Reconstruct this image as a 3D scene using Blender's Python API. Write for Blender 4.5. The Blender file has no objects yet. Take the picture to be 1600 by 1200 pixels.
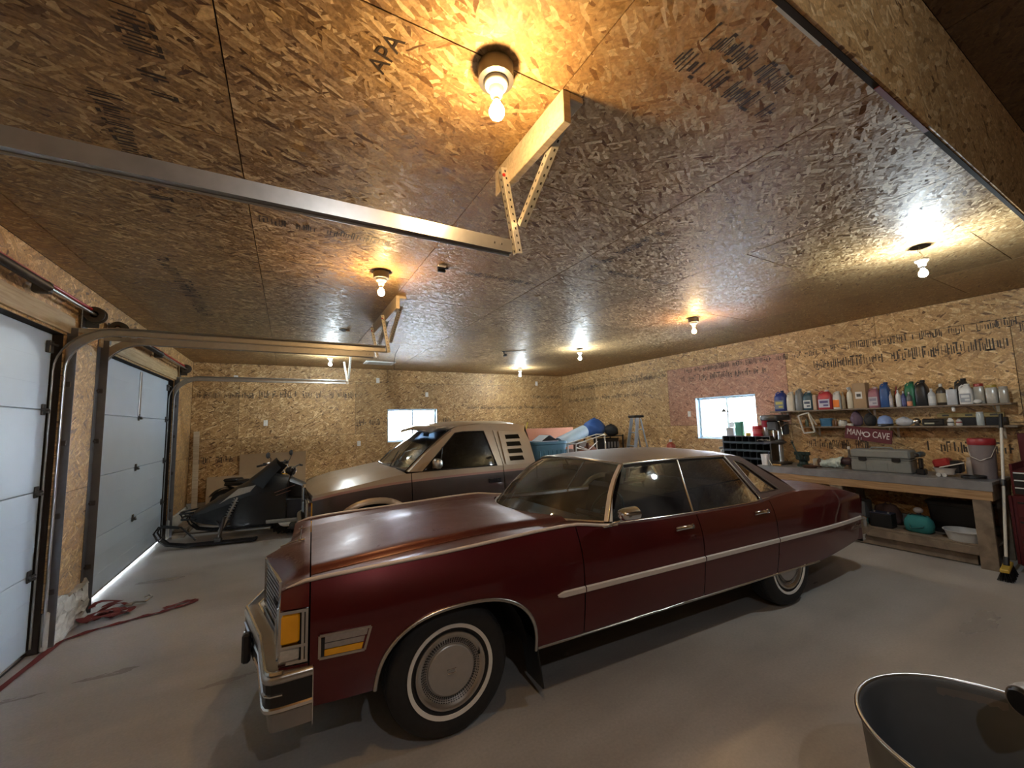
import bpy, math, random
from mathutils import Vector, Matrix
random.seed(7)
R = math.radians
sc = bpy.context.scene
COL = sc.collection

# ------------------------------------------------------------------ camera
CAM_H = 1.7139
cam_d = bpy.data.cameras.new('camera')
cam = bpy.data.objects.new('camera', cam_d)
COL.objects.link(cam)
cam_d.sensor_width = 36.0
cam_d.lens = 625.3584 / 1600 * 36.0
cam_d.clip_start = 0.02
_a, _b, _c = 0.5102, 0.0972, -0.0282        # yaw, pitch, roll
_f = Vector((math.sin(_a), math.cos(_a), 0)); _r = Vector((math.cos(_a), -math.sin(_a), 0)); _u = Vector((0, 0, 1))
fwd = _f * math.cos(_b) + _u * math.sin(_b)
up2 = _u * math.cos(_b) - _f * math.sin(_b)
right = _r * math.cos(_c) + up2 * math.sin(_c)
up3 = up2 * math.cos(_c) - _r * math.sin(_c)
cam.matrix_world = Matrix(((right.x, up3.x, -fwd.x, 0), (right.y, up3.y, -fwd.y, 0), (right.z, up3.z, -fwd.z, CAM_H), (0, 0, 0, 1)))
sc.camera = cam

# ------------------------------------------------------------------ daylight, exposure
SKY_STRENGTH = 14.0
WARM_BULB, COOL_BULB = 95.0, 215.0
sc.view_settings.view_transform = 'Standard'
sc.view_settings.look = 'None'
sc.view_settings.gamma = 1
sc.view_settings.use_curve_mapping = False
sc.view_settings.exposure = 2.65
world = bpy.data.worlds.new('overcast_sky'); sc.world = world
world.use_nodes = True
bgn = world.node_tree.nodes['Background']
bgn.inputs[0].default_value = (0.80, 0.91, 1.0, 1)
bgn.inputs[1].default_value = SKY_STRENGTH
try:
    sc.cycles.max_bounces = 8; sc.cycles.diffuse_bounces = 4; sc.cycles.transparent_max_bounces = 24
    sc.cycles.use_denoising = True; sc.cycles.sample_clamp_indirect = 6.0
except Exception:
    pass

# ------------------------------------------------------------------ mesh builder
class MB:
    def __init__(s): s.v = []; s.f = []; s.m = []
    def add(s, vs, fs, mi=0):
        o = len(s.v); s.v.extend([tuple(p) for p in vs])
        for f in fs: s.f.append(tuple(i + o for i in f)); s.m.append(mi)
        return s
    def box(s, c, d, ch=0.0, rot=None, mi=0):
        """box of size d at c, edges chamfered by ch"""
        hx, hy, hz = d[0] / 2, d[1] / 2, d[2] / 2
        c = Vector(c); vs = []
        if ch <= 0:
            P = [(x, y, z) for x in (-hx, hx) for y in (-hy, hy) for z in (-hz, hz)]
            F = [(0, 1, 3, 2), (4, 6, 7, 5), (0, 4, 5, 1), (2, 3, 7, 6), (0, 2, 6, 4), (1, 5, 7, 3)]
        else:
            ch = min(ch, hx * .9, hy * .9, hz * .9)
            P = []; idx = {}
            for sx in (-1, 1):
                for sy in (-1, 1):
                    for sz in (-1, 1):
                        for a in range(3):
                            p = [sx * (hx - ch), sy * (hy - ch), sz * (hz - ch)]
                            p[a] = (sx * hx, sy * hy, sz * hz)[a]
                            idx[(sx, sy, sz, a)] = len(P); P.append(tuple(p))
            F = []
            for a in range(3):
                b, d2 = (a + 1) % 3, (a + 2) % 3
                for sg in (-1, 1):
                    def k(sb, sd, ax, a=a, b=b, d2=d2, sg=sg):
                        t = [0, 0, 0]; t[a] = sg; t[b] = sb; t[d2] = sd
                        return idx[(t[0], t[1], t[2], ax)]
                    q = [k(-1, -1, a), k(1, -1, a), k(1, 1, a), k(-1, 1, a)]
                    F.append(tuple(q if sg > 0 else q[::-1]))
                for sb in (-1, 1):      # edges along axis a
                    for sd in (-1, 1):
                        def e(sa, ax, a=a, b=b, d2=d2, sb=sb, sd=sd):
                            t = [0, 0, 0]; t[a] = sa; t[b] = sb; t[d2] = sd
                            return idx[(t[0], t[1], t[2], ax)]
                        q = [e(-1, b), e(1, b), e(1, d2), e(-1, d2)]
                        F.append(tuple(q if sb * sd < 0 else q[::-1]))
            for sx in (-1, 1):
                for sy in (-1, 1):
                    for sz in (-1, 1):
                        q = [idx[(sx, sy, sz, a)] for a in range(3)]
                        F.append(tuple(q if sx * sy * sz > 0 else q[::-1]))
        for p in P:
            p = Vector(p)
            if rot is not None: p = rot @ p
            vs.append(p + c)
        return s.add(vs, F, mi)
    def b2(s, lo, hi, ch=0.0, mi=0):
        return s.box([(lo[i] + hi[i]) / 2 for i in range(3)], [abs(hi[i] - lo[i]) for i in range(3)], ch, None, mi)
    def bar(s, a, b, w, h, up=(0, 0, 1), ch=0.0, mi=0):
        """rectangular bar from a to b: w across, h along up"""
        a = Vector(a); b = Vector(b); z = (b - a); L = z.length; z.normalize()
        u = Vector(up); x = u.cross(z)
        if x.length < 1e-5: x = Vector((1, 0, 0)).cross(z)
        x.normalize(); y = z.cross(x)
        rot = Matrix((x, y, z)).transposed()
        return s.box((a + b) / 2, (w, h, L), ch, rot, mi)
    def tube(s, pts, r, n=8, caps=True, closed=False, mi=0):
        pts = [Vector(p) for p in pts]; N = len(pts)
        rs = r if isinstance(r, (list, tuple)) else [r] * N
        o = len(s.v); pu = None
        for i, p in enumerate(pts):
            if closed: t = pts[(i + 1) % N] - pts[i - 1]
            else: t = pts[min(i + 1, N - 1)] - pts[max(i - 1, 0)]
            if t.length < 1e-9: t = Vector((0, 0, 1))
            t.normalize()
            if pu is None:
                pu = t.orthogonal().normalized()
            else:
                pu = pu - t * pu.dot(t)
                if pu.length < 1e-6: pu = t.orthogonal()
                pu.normalize()
            pv = t.cross(pu)
            for k in range(n):
                a = 2 * math.pi * k / n
                s.v.append(tuple(p + (pu * math.cos(a) + pv * math.sin(a)) * rs[i]))
        rng = N if closed else N - 1
        for i in range(rng):
            j = (i + 1) % N
            for k in range(n):
                s.f.append((o + i * n + k, o + i * n + (k + 1) % n, o + j * n + (k + 1) % n, o + j * n + k)); s.m.append(mi)
        if caps and not closed:
            s.f.append(tuple(o + k for k in range(n))[::-1]); s.m.append(mi)
            s.f.append(tuple(o + (N - 1) * n + k for k in range(n))); s.m.append(mi)
        return s
    def lathe(s, prof, c=(0, 0, 0), axis='z', n=24, mi=0, sx=1.0, sy=1.0, cap=False):
        """prof: (radius, height) list"""
        o = len(s.v); c = Vector(c)
        for (r, h) in prof:
            for k in range(n):
                a = 2 * math.pi * k / n
                x, y = r * math.cos(a) * sx, r * math.sin(a) * sy
                p = {'z': (x, y, h), 'y': (x, h, y), 'x': (h, x, y)}[axis]
                s.v.append(tuple(Vector(p) + c))
        for i in range(len(prof) - 1):
            for k in range(n):
                s.f.append((o + i * n + k, o + i * n + (k + 1) % n, o + (i + 1) * n + (k + 1) % n, o + (i + 1) * n + k)); s.m.append(mi)
        if cap and prof[0][0] > 1e-6: s.f.append(tuple(o + k for k in range(n))[::-1]); s.m.append(mi)
        if cap and prof[-1][0] > 1e-6: s.f.append(tuple(o + (len(prof) - 1) * n + k for k in range(n))); s.m.append(mi)
        return s
    def grid(s, rows, mi=0, flip=False, mf=None):
        o = len(s.v); nr = len(rows); nc = len(rows[0])
        for r in rows: s.v.extend([tuple(p) for p in r])
        for i in range(nr - 1):
            for j in range(nc - 1):
                q = (o + i * nc + j, o + i * nc + j + 1, o + (i + 1) * nc + j + 1, o + (i + 1) * nc + j)
                s.f.append(q[::-1] if flip else q); s.m.append(mf(i, j) if mf else mi)
        return s
    def prism(s, poly, lo, hi, axis='y', mi=0):
        """2-D outline extruded along axis between lo and hi; outline in the two other axes in xyz order"""
        n = len(poly); vs = []
        for h in (lo, hi):
            for (a, b) in poly:
                vs.append({'y': (a, h, b), 'x': (h, a, b), 'z': (a, b, h)}[axis])
        F = [tuple(range(n))[::-1], tuple(range(n, 2 * n))] + [(i, (i + 1) % n, n + (i + 1) % n, n + i) for i in range(n)]
        return s.add(vs, F, mi)
    def sphere(s, c, r, n=16, m=10, sz=1.0, mi=0, sx=1., sy=1.):
        return s.lathe([(r * math.sin(math.pi * i / m) if 0 < i < m else 0.0, -r * sz * math.cos(math.pi * i / m)) for i in range(m + 1)], c, 'z', n, mi, sx, sy)
    def xf(s, M, start=0):
        for i in range(start, len(s.v)): s.v[i] = tuple(M @ Vector(s.v[i]))
        return s
    def build(s, name, mats, parent=None, smooth=None, loc=None, fixn=False):
        me = bpy.data.meshes.new(name)
        me.from_pydata(s.v, [], s.f)
        if not isinstance(mats, (list, tuple)): mats = [mats]
        for m in mats: me.materials.append(m)
        if len(mats) > 1: me.polygons.foreach_set('material_index', s.m)
        if smooth:
            me.polygons.foreach_set('use_smooth', [True] * len(s.f))
            me.update()
            me.set_sharp_from_angle(angle=R(smooth))
        me.update()
        o = bpy.data.objects.new(name, me); COL.objects.link(o)
        if parent is not None: o.parent = parent
        if loc is not None: o.location = loc
        return o

def thing(name, label, cat, loc=(0, 0, 0), rz=0.0, group=None):
    o = bpy.data.objects.new(name, None); COL.objects.link(o)
    o.empty_display_size = .1
    o.location = loc; o.rotation_euler = (0, 0, rz); o['label'] = label; o['category'] = cat
    if group: o['group'] = group
    return o
def tag(o, label, cat, group=None):
    o['label'] = label; o['category'] = cat
    if group: o['group'] = group
    return o
def struct(name, mb=None, mats=None, parent=None, **kw):
    if mb is None:
        o = bpy.data.objects.new(name, None); COL.objects.link(o)
    else: o = mb.build(name, mats, parent, **kw)
    if parent is None: o['kind'] = 'structure'
    return o
def copy_thing(root, loc, rz=None, label=None):
    r = root.copy(); COL.objects.link(r); r.location = loc
    if rz is not None: r.rotation_euler = (0, 0, rz)
    if label: r['label'] = label
    for ch in root.children:
        c = ch.copy(); COL.objects.link(c); c.parent = r
        for g in ch.children:
            d = g.copy(); COL.objects.link(d); d.parent = c
    return r
def interp(keys, x):
    if x <= keys[0][0]: return keys[0][1]
    for (a, va), (b, vb) in zip(keys, keys[1:]):
        if x <= b:
            t = (x - a) / (b - a)
            return va + (vb - va) * t
    return keys[-1][1]
def sm(keys, x):
    """smooth (monotone-ish cubic) interpolation"""
    n = len(keys)
    if x <= keys[0][0]: return keys[0][1]
    if x >= keys[-1][0]: return keys[-1][1]
    for i in range(n - 1):
        if x <= keys[i + 1][0]:
            x0, y0 = keys[i]; x1, y1 = keys[i + 1]; h = x1 - x0
            d = (y1 - y0) / h
            dm = (y0 - keys[i - 1][1]) / (x0 - keys[i - 1][0]) if i > 0 else d
            dp = (keys[i + 2][1] - y1) / (keys[i + 2][0] - x1) if i + 2 < n else d
            m0 = 0 if dm * d <= 0 else 2 * dm * d / (dm + d)
            m1 = 0 if dp * d <= 0 else 2 * dp * d / (dp + d)
            t = (x - x0) / h
            return (2 * t**3 - 3 * t**2 + 1) * y0 + (t**3 - 2 * t**2 + t) * h * m0 + (-2 * t**3 + 3 * t**2) * y1 + (t**3 - t**2) * h * m1
def lin(a, b, n): return [a + (b - a) * i / (n - 1) for i in range(n)]

# ------------------------------------------------------------------ materials
def _nt(name):
    m = bpy.data.materials.new(name); m.use_nodes = True
    nt = m.node_tree; b = nt.nodes['Principled BSDF']
    return m, nt, b
def node(nt, t, **kw):
    n = nt.nodes.new(t)
    for k, v in kw.items(): setattr(n, k, v)
    return n
def mat(name, col, rough=.5, metal=0.0, var=.12, scale=14.0, bump=0.0, coat=0.0, spec=.5, stretch=None, dust=None, dirt=0.0):
    m, nt, b = _nt(name)
    L = nt.links
    tc = node(nt, 'ShaderNodeTexCoord'); src = tc.outputs['Object']
    if stretch:
        mp = node(nt, 'ShaderNodeMapping'); mp.inputs['Scale'].default_value = stretch
        L.new(src, mp.inputs[0]); src = mp.outputs[0]
    nz = node(nt, 'ShaderNodeTexNoise'); nz.inputs['Scale'].default_value = scale; nz.inputs['Detail'].default_value = 5
    L.new(src, nz.inputs['Vector'])
    mx = node(nt, 'ShaderNodeMix', data_type='RGBA')
    mx.inputs['A'].default_value = tuple(c * (1 - var) for c in col[:3]) + (1,)
    mx.inputs['B'].default_value = tuple(min(1, c * (1 + var)) for c in col[:3]) + (1,)
    L.new(nz.outputs[0], mx.inputs['Factor'])
    out = mx.outputs['Result']
    rsrc = None
    if dust:
        dcol, amt, drough = dust       # dust that has settled on surfaces facing up
        ge = node(nt, 'ShaderNodeNewGeometry'); sx = node(nt, 'ShaderNodeSeparateXYZ')
        L.new(ge.outputs['Normal'], sx.inputs[0])
        mr = node(nt, 'ShaderNodeMapRange'); mr.inputs[1].default_value = .55; mr.inputs[2].default_value = .97; mr.inputs[4].default_value = amt
        L.new(sx.outputs[2], mr.inputs[0])
        n2 = node(nt, 'ShaderNodeTexNoise'); n2.inputs['Scale'].default_value = 5; n2.inputs['Detail'].default_value = 8; n2.inputs['Roughness'].default_value = .7
        L.new(tc.outputs['Object'], n2.inputs['Vector'])
        ml = node(nt, 'ShaderNodeMath', operation='MULTIPLY'); L.new(mr.outputs[0], ml.inputs[0])
        m3 = node(nt, 'ShaderNodeMapRange'); m3.inputs[1].default_value = .3; m3.inputs[2].default_value = .65; m3.inputs[3].default_value = .6
        L.new(n2.outputs[0], m3.inputs[0]); L.new(m3.outputs[0], ml.inputs[1])
        m2 = node(nt, 'ShaderNodeMix', data_type='RGBA'); m2.inputs['B'].default_value = dcol + (1,)
        L.new(ml.outputs[0], m2.inputs['Factor']); L.new(out, m2.inputs['A']); out = m2.outputs['Result']
        mr2 = node(nt, 'ShaderNodeMapRange'); mr2.inputs[3].default_value = rough; mr2.inputs[4].default_value = drough
        L.new(ml.outputs[0], mr2.inputs[0]); rsrc = mr2.outputs[0]
        if coat:
            mr3 = node(nt, 'ShaderNodeMapRange'); mr3.inputs[3].default_value = .04; mr3.inputs[4].default_value = .6
            L.new(ml.outputs[0], mr3.inputs[0]); L.new(mr3.outputs[0], b.inputs['Coat Roughness'])
            cwt = node(nt, 'ShaderNodeMapRange'); cwt.inputs[2].default_value = .55; cwt.inputs[3].default_value = coat; cwt.inputs[4].default_value = coat * .3; L.new(ml.outputs[0], cwt.inputs[0]); L.new(cwt.outputs[0], b.inputs['Coat Weight'])
    L.new(out, b.inputs['Base Color'])
    b.inputs['Roughness'].default_value = rough
    if rsrc: L.new(rsrc, b.inputs['Roughness'])
    b.inputs['Metallic'].default_value = metal
    b.inputs['Specular IOR Level'].default_value = spec
    b.inputs['Coat Weight'].default_value = coat
    if not dust: b.inputs['Coat Roughness'].default_value = .05
    if bump:
        bp = node(nt, 'ShaderNodeBump'); bp.inputs['Strength'].default_value = bump; bp.inputs['Distance'].default_value = .01
        L.new(nz.outputs[0], bp.inputs['Height']); L.new(bp.outputs[0], b.inputs['Normal'])
    return m
def glass(name, tint=(.8, .85, .85), dustc=(.35, .33, .28), dust=.08, ior=1.45, rough=.02):
    m = bpy.data.materials.new(name); m.use_nodes = True; nt = m.node_tree; L = nt.links
    for n in list(nt.nodes): nt.nodes.remove(n)
    out = node(nt, 'ShaderNodeOutputMaterial'); tr = node(nt, 'ShaderNodeBsdfTransparent'); gl = node(nt, 'ShaderNodeBsdfGlossy'); df = node(nt, 'ShaderNodeBsdfDiffuse')
    tr.inputs[0].default_value = tint + (1,); gl.inputs['Roughness'].default_value = rough; df.inputs[0].default_value = dustc + (1,)
    fr = node(nt, 'ShaderNodeFresnel'); fr.inputs[0].default_value = ior
    a = node(nt, 'ShaderNodeMixShader'); b = node(nt, 'ShaderNodeMixShader')
    nz = node(nt, 'ShaderNodeTexNoise'); nz.inputs['Scale'].default_value = 4; nz.inputs['Detail'].default_value = 6
    tc = node(nt, 'ShaderNodeTexCoord'); L.new(tc.outputs['Object'], nz.inputs['Vector'])
    mr = node(nt, 'ShaderNodeMapRange'); mr.inputs[1].default_value = .35; mr.inputs[2].default_value = .7; mr.inputs[3].default_value = dust * .4; mr.inputs[4].default_value = dust * 1.7
    L.new(nz.outputs[0], mr.inputs[0])
    L.new(mr.outputs[0], a.inputs[0]); L.new(tr.outputs[0], a.inputs[1]); L.new(df.outputs[0], a.inputs[2])
    L.new(fr.outputs[0], b.inputs[0]); L.new(a.outputs[0], b.inputs[1]); L.new(gl.outputs[0], b.inputs[2])
    L.new(b.outputs[0], out.inputs[0])
    return m
def emit(name, col, strength):
    m, nt, b = _nt(name)
    b.inputs['Base Color'].default_value = (.9, .9, .85, 1)
    b.inputs['Emission Color'].default_value = col + (1,); b.inputs['Emission Strength'].default_value = strength
    return m
def osb(name, axes, dark=(.15, .075, .03), mid=(.50, .295, .118), pale=(.74, .54, .28), rough=.42, bumpd=.005, ln=.10, wd=.021, spec=.5, tintvar=.12, tilt=.27):
    """oriented strand board: three layers of long flakes laid at different angles"""
    m, nt, b = _nt(name); L = nt.links
    ge = node(nt, 'ShaderNodeNewGeometry'); sp = node(nt, 'ShaderNodeSeparateXYZ'); L.new(ge.outputs['Position'], sp.inputs[0])
    cb = node(nt, 'ShaderNodeCombineXYZ')
    L.new(sp.outputs[axes[0]], cb.inputs[0]); L.new(sp.outputs[axes[1]], cb.inputs[1])
    oi = node(nt, 'ShaderNodeObjectInfo')
    mz = node(nt, 'ShaderNodeMath', operation='MULTIPLY'); mz.inputs[1].default_value = 37.0
    L.new(oi.outputs['Random'], mz.inputs[0]); L.new(mz.outputs[0], cb.inputs[2])
    nz = node(nt, 'ShaderNodeTexNoise'); nz.inputs['Scale'].default_value = 9; nz.inputs['Detail'].default_value = 3
    L.new(cb.outputs[0], nz.inputs['Vector'])
    sb = node(nt, 'ShaderNodeVectorMath', operation='SUBTRACT'); sb.inputs[1].default_value = (.5, .5, .5); L.new(nz.outputs['Color'], sb.inputs[0])
    scl = node(nt, 'ShaderNodeVectorMath', operation='SCALE'); scl.inputs['Scale'].default_value = .018; L.new(sb.outputs[0], scl.inputs[0])
    ad = node(nt, 'ShaderNodeVectorMath', operation='ADD'); L.new(cb.outputs[0], ad.inputs[0]); L.new(scl.outputs[0], ad.inputs[1])
    val = None
    for i, ang in enumerate((8, 74, -40, 28)):
        mp = node(nt, 'ShaderNodeMapping', vector_type='TEXTURE'); mp.inputs['Rotation'].default_value = (0, 0, R(ang)); mp.inputs['Scale'].default_value = (ln * (1, .85, .9, .7)[i], wd, 1)
        mp.inputs['Location'].default_value = (i * 3.3, i * 1.7, 0)
        L.new(ad.outputs[0], mp.inputs[0])
        vo = node(nt, 'ShaderNodeTexVoronoi', voronoi_dimensions='3D'); vo.inputs['Scale'].default_value = 1.0
        L.new(mp.outputs[0], vo.inputs['Vector'])
        if val is None: val = vo.outputs['Color']
        else:
            sc2 = node(nt, 'ShaderNodeSeparateColor'); L.new(vo.outputs['Color'], sc2.inputs[0])
            gt = node(nt, 'ShaderNodeMath', operation='GREATER_THAN'); gt.inputs[1].default_value = .58; L.new(sc2.outputs[1], gt.inputs[0])
            mx = node(nt, 'ShaderNodeMix', data_type='RGBA'); L.new(gt.outputs[0], mx.inputs['Factor']); L.new(val, mx.inputs['A']); L.new(vo.outputs['Color'], mx.inputs['B'])
            val = mx.outputs['Result']
    # every flake lies at its own slight tilt
    tv = node(nt, 'ShaderNodeVectorMath', operation='SUBTRACT'); tv.inputs[1].default_value = (.5, .5, .5); L.new(val, tv.inputs[0])
    ts = node(nt, 'ShaderNodeVectorMath', operation='SCALE'); ts.inputs['Scale'].default_value = tilt; L.new(tv.outputs[0], ts.inputs[0])
    ta_ = node(nt, 'ShaderNodeVectorMath', operation='ADD'); L.new(ge.outputs['Normal'], ta_.inputs[0]); L.new(ts.outputs[0], ta_.inputs[1])
    tn = node(nt, 'ShaderNodeVectorMath', operation='NORMALIZE'); L.new(ta_.outputs[0], tn.inputs[0])
    s3 = node(nt, 'ShaderNodeSeparateColor'); L.new(val, s3.inputs[0]); val = s3.outputs[0]
    cr = node(nt, 'ShaderNodeValToRGB'); e = cr.color_ramp.elements
    e[0].position = 0; e[0].color = dark + (1,); e[1].position = 1; e[1].color = pale + (1,)
    x = e.new(.10); x.color = tuple(d * .35 + q * .65 for d, q in zip(dark, mid)) + (1,); x = e.new(.82); x.color = tuple(d * .3 + q * .7 for d, q in zip(pale, mid)) + (1,)
    x = e.new(.55); x.color = mid + (1,)
    L.new(val, cr.inputs[0])
    gr = node(nt, 'ShaderNodeTexNoise'); gr.inputs['Scale'].default_value = 70; gr.inputs['Detail'].default_value = 2; L.new(ad.outputs[0], gr.inputs['Vector'])
    big = node(nt, 'ShaderNodeTexNoise'); big.inputs['Scale'].default_value = .9; big.inputs['Detail'].default_value = 3; L.new(cb.outputs[0], big.inputs['Vector'])
    hs = node(nt, 'ShaderNodeHueSaturation')
    v1 = node(nt, 'ShaderNodeMapRange'); v1.inputs[3].default_value = 1 - tintvar; v1.inputs[4].default_value = 1 + tintvar; L.new(oi.outputs['Random'], v1.inputs[0])
    v2 = node(nt, 'ShaderNodeMapRange'); v2.inputs[1].default_value = .3; v2.inputs[2].default_value = .7; v2.inputs[3].default_value = .78; v2.inputs[4].default_value = 1.22; L.new(gr.outputs[0], v2.inputs[0])
    v3 = node(nt, 'ShaderNodeMapRange'); v3.inputs[1].default_value = .3; v3.inputs[2].default_value = .7; v3.inputs[3].default_value = .85; v3.inputs[4].default_value = 1.15; L.new(big.outputs[0], v3.inputs[0])
    m1 = node(nt, 'ShaderNodeMath', operation='MULTIPLY'); L.new(v1.outputs[0], m1.inputs[0]); L.new(v2.outputs[0], m1.inputs[1])
    m2 = node(nt, 'ShaderNodeMath', operation='MULTIPLY'); L.new(m1.outputs[0], m2.inputs[0]); L.new(v3.outputs[0], m2.inputs[1])
    L.new(m2.outputs[0], hs.inputs['Value']); L.new(cr.outputs[0], hs.inputs['Color'])
    L.new(hs.outputs[0], b.inputs['Base Color'])
    rr = node(nt, 'ShaderNodeMapRange'); rr.inputs[3].default_value = rough - .1; rr.inputs[4].default_value = rough + .14; L.new(val, rr.inputs[0]); L.new(rr.outputs[0], b.inputs['Roughness'])
    b.inputs['Specular IOR Level'].default_value = spec
    bp = node(nt, 'ShaderNodeBump'); bp.inputs['Strength'].default_value = .55; bp.inputs['Distance'].default_value = bumpd
    ah = node(nt, 'ShaderNodeMath', operation='MULTIPLY_ADD'); ah.inputs[1].default_value = .35; L.new(gr.outputs[0], ah.inputs[0]); L.new(val, ah.inputs[2])
    L.new(ah.outputs[0], bp.inputs['Height']); L.new(tn.outputs[0], bp.inputs['Normal']); L.new(bp.outputs[0], b.inputs['Normal'])
    return m
def concrete(name):
    m, nt, b = _nt(name); L = nt.links
    ge = node(nt, 'ShaderNodeNewGeometry')
    n1 = node(nt, 'ShaderNodeTexNoise'); n1.inputs['Scale'].default_value = .55; n1.inputs['Detail'].default_value = 9; n1.inputs['Roughness'].default_value = .62
    n2 = node(nt, 'ShaderNodeTexNoise'); n2.inputs['Scale'].default_value = 60; n2.inputs['Detail'].default_value = 4
    mp = node(nt, 'ShaderNodeMapping'); mp.inputs['Rotation'].default_value = (0, 0, R(15)); mp.inputs['Scale'].default_value = (.6, 2.2, 1)
    n3 = node(nt, 'ShaderNodeTexNoise'); n3.inputs['Scale'].default_value = 1.1; n3.inputs['Detail'].default_value = 7
    L.new(ge.outputs['Position'], n1.inputs['Vector']); L.new(ge.outputs['Position'], n2.inputs['Vector']); L.new(ge.outputs['Position'], mp.inputs[0]); L.new(mp.outputs[0], n3.inputs['Vector'])
    cr = node(nt, 'ShaderNodeValToRGB'); e = cr.color_ramp.elements
    e[0].position = .3; e[0].color = (.255, .235, .22, 1); e[1].position = .72; e[1].color = (.53, .51, .485, 1)
    x = e.new(.5); x.color = (.395, .372, .347, 1)
    ad = node(nt, 'ShaderNodeMix', data_type='FLOAT'); ad.inputs['Factor'].default_value = .45; L.new(n1.outputs[0], ad.inputs['A']); L.new(n3.outputs[0], ad.inputs['B'])
    L.new(ad.outputs['Result'], cr.inputs[0])
    hs = node(nt, 'ShaderNodeHueSaturation'); v2 = node(nt, 'ShaderNodeMapRange'); v2.inputs[3].default_value = .8; v2.inputs[4].default_value = 1.2
    L.new(n2.outputs[0], v2.inputs[0]); L.new(v2.outputs[0], hs.inputs['Value']); L.new(cr.outputs[0], hs.inputs['Color']); L.new(hs.outputs[0], b.inputs['Base Color'])
    rr = node(nt, 'ShaderNodeMapRange'); rr.inputs[1].default_value = .3; rr.inputs[2].default_value = .7; rr.inputs[3].default_value = .26; rr.inputs[4].default_value = .5
    L.new(n3.outputs[0], rr.inputs[0]); L.new(rr.outputs[0], b.inputs['Roughness'])
    bp = node(nt, 'ShaderNodeBump'); bp.inputs['Strength'].default_value = .15; bp.inputs['Distance'].default_value = .004; L.new(n2.outputs[0], bp.inputs['Height']); L.new(bp.outputs[0], b.inputs['Normal'])
    return m
def wood(name, col, dark, rough=.6, sc_=(2, 30, 30), knots=True):
    m, nt, b = _nt(name); L = nt.links
    tc = node(nt, 'ShaderNodeTexCoord'); mp = node(nt, 'ShaderNodeMapping'); mp.inputs['Scale'].default_value = sc_; L.new(tc.outputs['Object'], mp.inputs[0])
    n1 = node(nt, 'ShaderNodeTexNoise'); n1.inputs['Scale'].default_value = 1.6; n1.inputs['Detail'].default_value = 6; n1.inputs['Distortion'].default_value = .6; L.new(mp.outputs[0], n1.inputs['Vector'])
    cr = node(nt, 'ShaderNodeValToRGB'); e = cr.color_ramp.elements
    e[0].position = .32; e[0].color = dark + (1,); e[1].position = .66; e[1].color = col + (1,)
    L.new(n1.outputs[0], cr.inputs[0]); L.new(cr.outputs[0], b.inputs['Base Color'])
    b.inputs['Roughness'].default_value = rough
    bp = node(nt, 'ShaderNodeBump'); bp.inputs['Strength'].default_value = .2; bp.inputs['Distance'].default_value = .003; L.new(n1.outputs[0], bp.inputs['Height']); L.new(bp.outputs[0], b.inputs['Normal'])
    return m

OSB_C = osb('osb_ceiling', (0, 1), dark=(.14, .07, .03), mid=(.35, .215, .092), pale=(.58, .42, .22), rough=.52, ln=.085, wd=.017, bumpd=.008, spec=.24)
OSB_B = osb('osb_back_wall', (0, 2), rough=.5)
OSB_S = osb('osb_side_wall', (1, 2), rough=.5)
OSB_P = osb('osb_pink_sheet', (1, 2), dark=(.20, .085, .05), mid=(.43, .21, .125), pale=(.58, .36, .23), rough=.5)
OSB_SHADE = osb('osb_bay_shade', (0, 1), dark=(.06, .03, .015), mid=(.15, .09, .045), pale=(.24, .16, .09), rough=.55)  # darkened copy of the OSB: the near bay's dimness is put into its colour
M = {}
M['concrete'] = concrete('concrete_floor')
M['curb'] = mat('rough_concrete', (.5, .49, .45), .9, var=.45, scale=9, bump=.8)
M['gap'] = mat('dark_backing', (.02, .014, .01), .9)
M['ink'] = mat('stamp_ink', (.045, .03, .02), .6, var=.5, scale=40)
M['white'] = mat('white_plastic', (.78, .78, .76), .4)
M['door'] = mat('white_door_panel', (.52, .62, .72), .35, var=.06, scale=3, bump=.05)
M['steel'] = mat('galvanised_steel', (.46, .46, .45), .30, .8, var=.2, scale=18)
M['darksteel'] = mat('dark_steel', (.10, .095, .09), .45, .7, var=.25)
M['tracksteel'] = mat('track_steel', (.46, .43, .385), .42, .5, var=.15, scale=18)
M['bracket'] = mat('zinc_angle', (.62, .58, .50), .4, .6, var=.12)
M['lumber'] = wood('pine_lumber', (.60, .50, .36), (.44, .35, .24), .6)
M['oldwood'] = wood('worn_lumber', (.27, .21, .15), (.15, .11, .075), .75, (5, 5, 5))
M['benchwood'] = wood('bench_rail_pine', (.48, .31, .16), (.28, .16, .07), .6, (30, 2, 30))
M['jamb'] = mat('jamb_steel', (.17, .175, .19), .45, .45, var=.2)
M['trimwood'] = wood('header_pine', (.52, .40, .22), (.36, .25, .12), .6, (30, 2, 30))
M['chrome'] = mat('chrome', (.72, .72, .72), .13, 1.0, var=.05)
M['dullchrome'] = mat('brushed_chrome', (.55, .53, .50), .28, 1.0, var=.1, scale=40)
M['black'] = mat('black_plastic', (.012, .012, .013), .4)
M['rubber'] = mat('tyre_rubber', (.018, .018, .019), .72, var=.3, scale=30, bump=.05)
M['darkred'] = mat('dark_red_edge', (.16, .008, .008), .6)
M['red'] = mat('red_plastic', (.42, .018, .018), .35)
M['frame'] = mat('window_vinyl', (.78, .84, .90), .4)
M['pane'] = glass('window_glass', (.97, .98, 1.0), dust=.04)
M['ground'] = mat('pale_ground', (.55, .56, .56), .9)
M['porcelain'] = mat('porcelain', (.75, .72, .66), .3)
M['cardboard'] = mat('cardboard', (.40, .27, .15), .8, var=.06)
WB = emit('warm_bulb', (1.0, .64, .28), WARM_BULB)
CB = emit('daylight_bulb', (.80, .93, 1.0), COOL_BULB)
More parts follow.
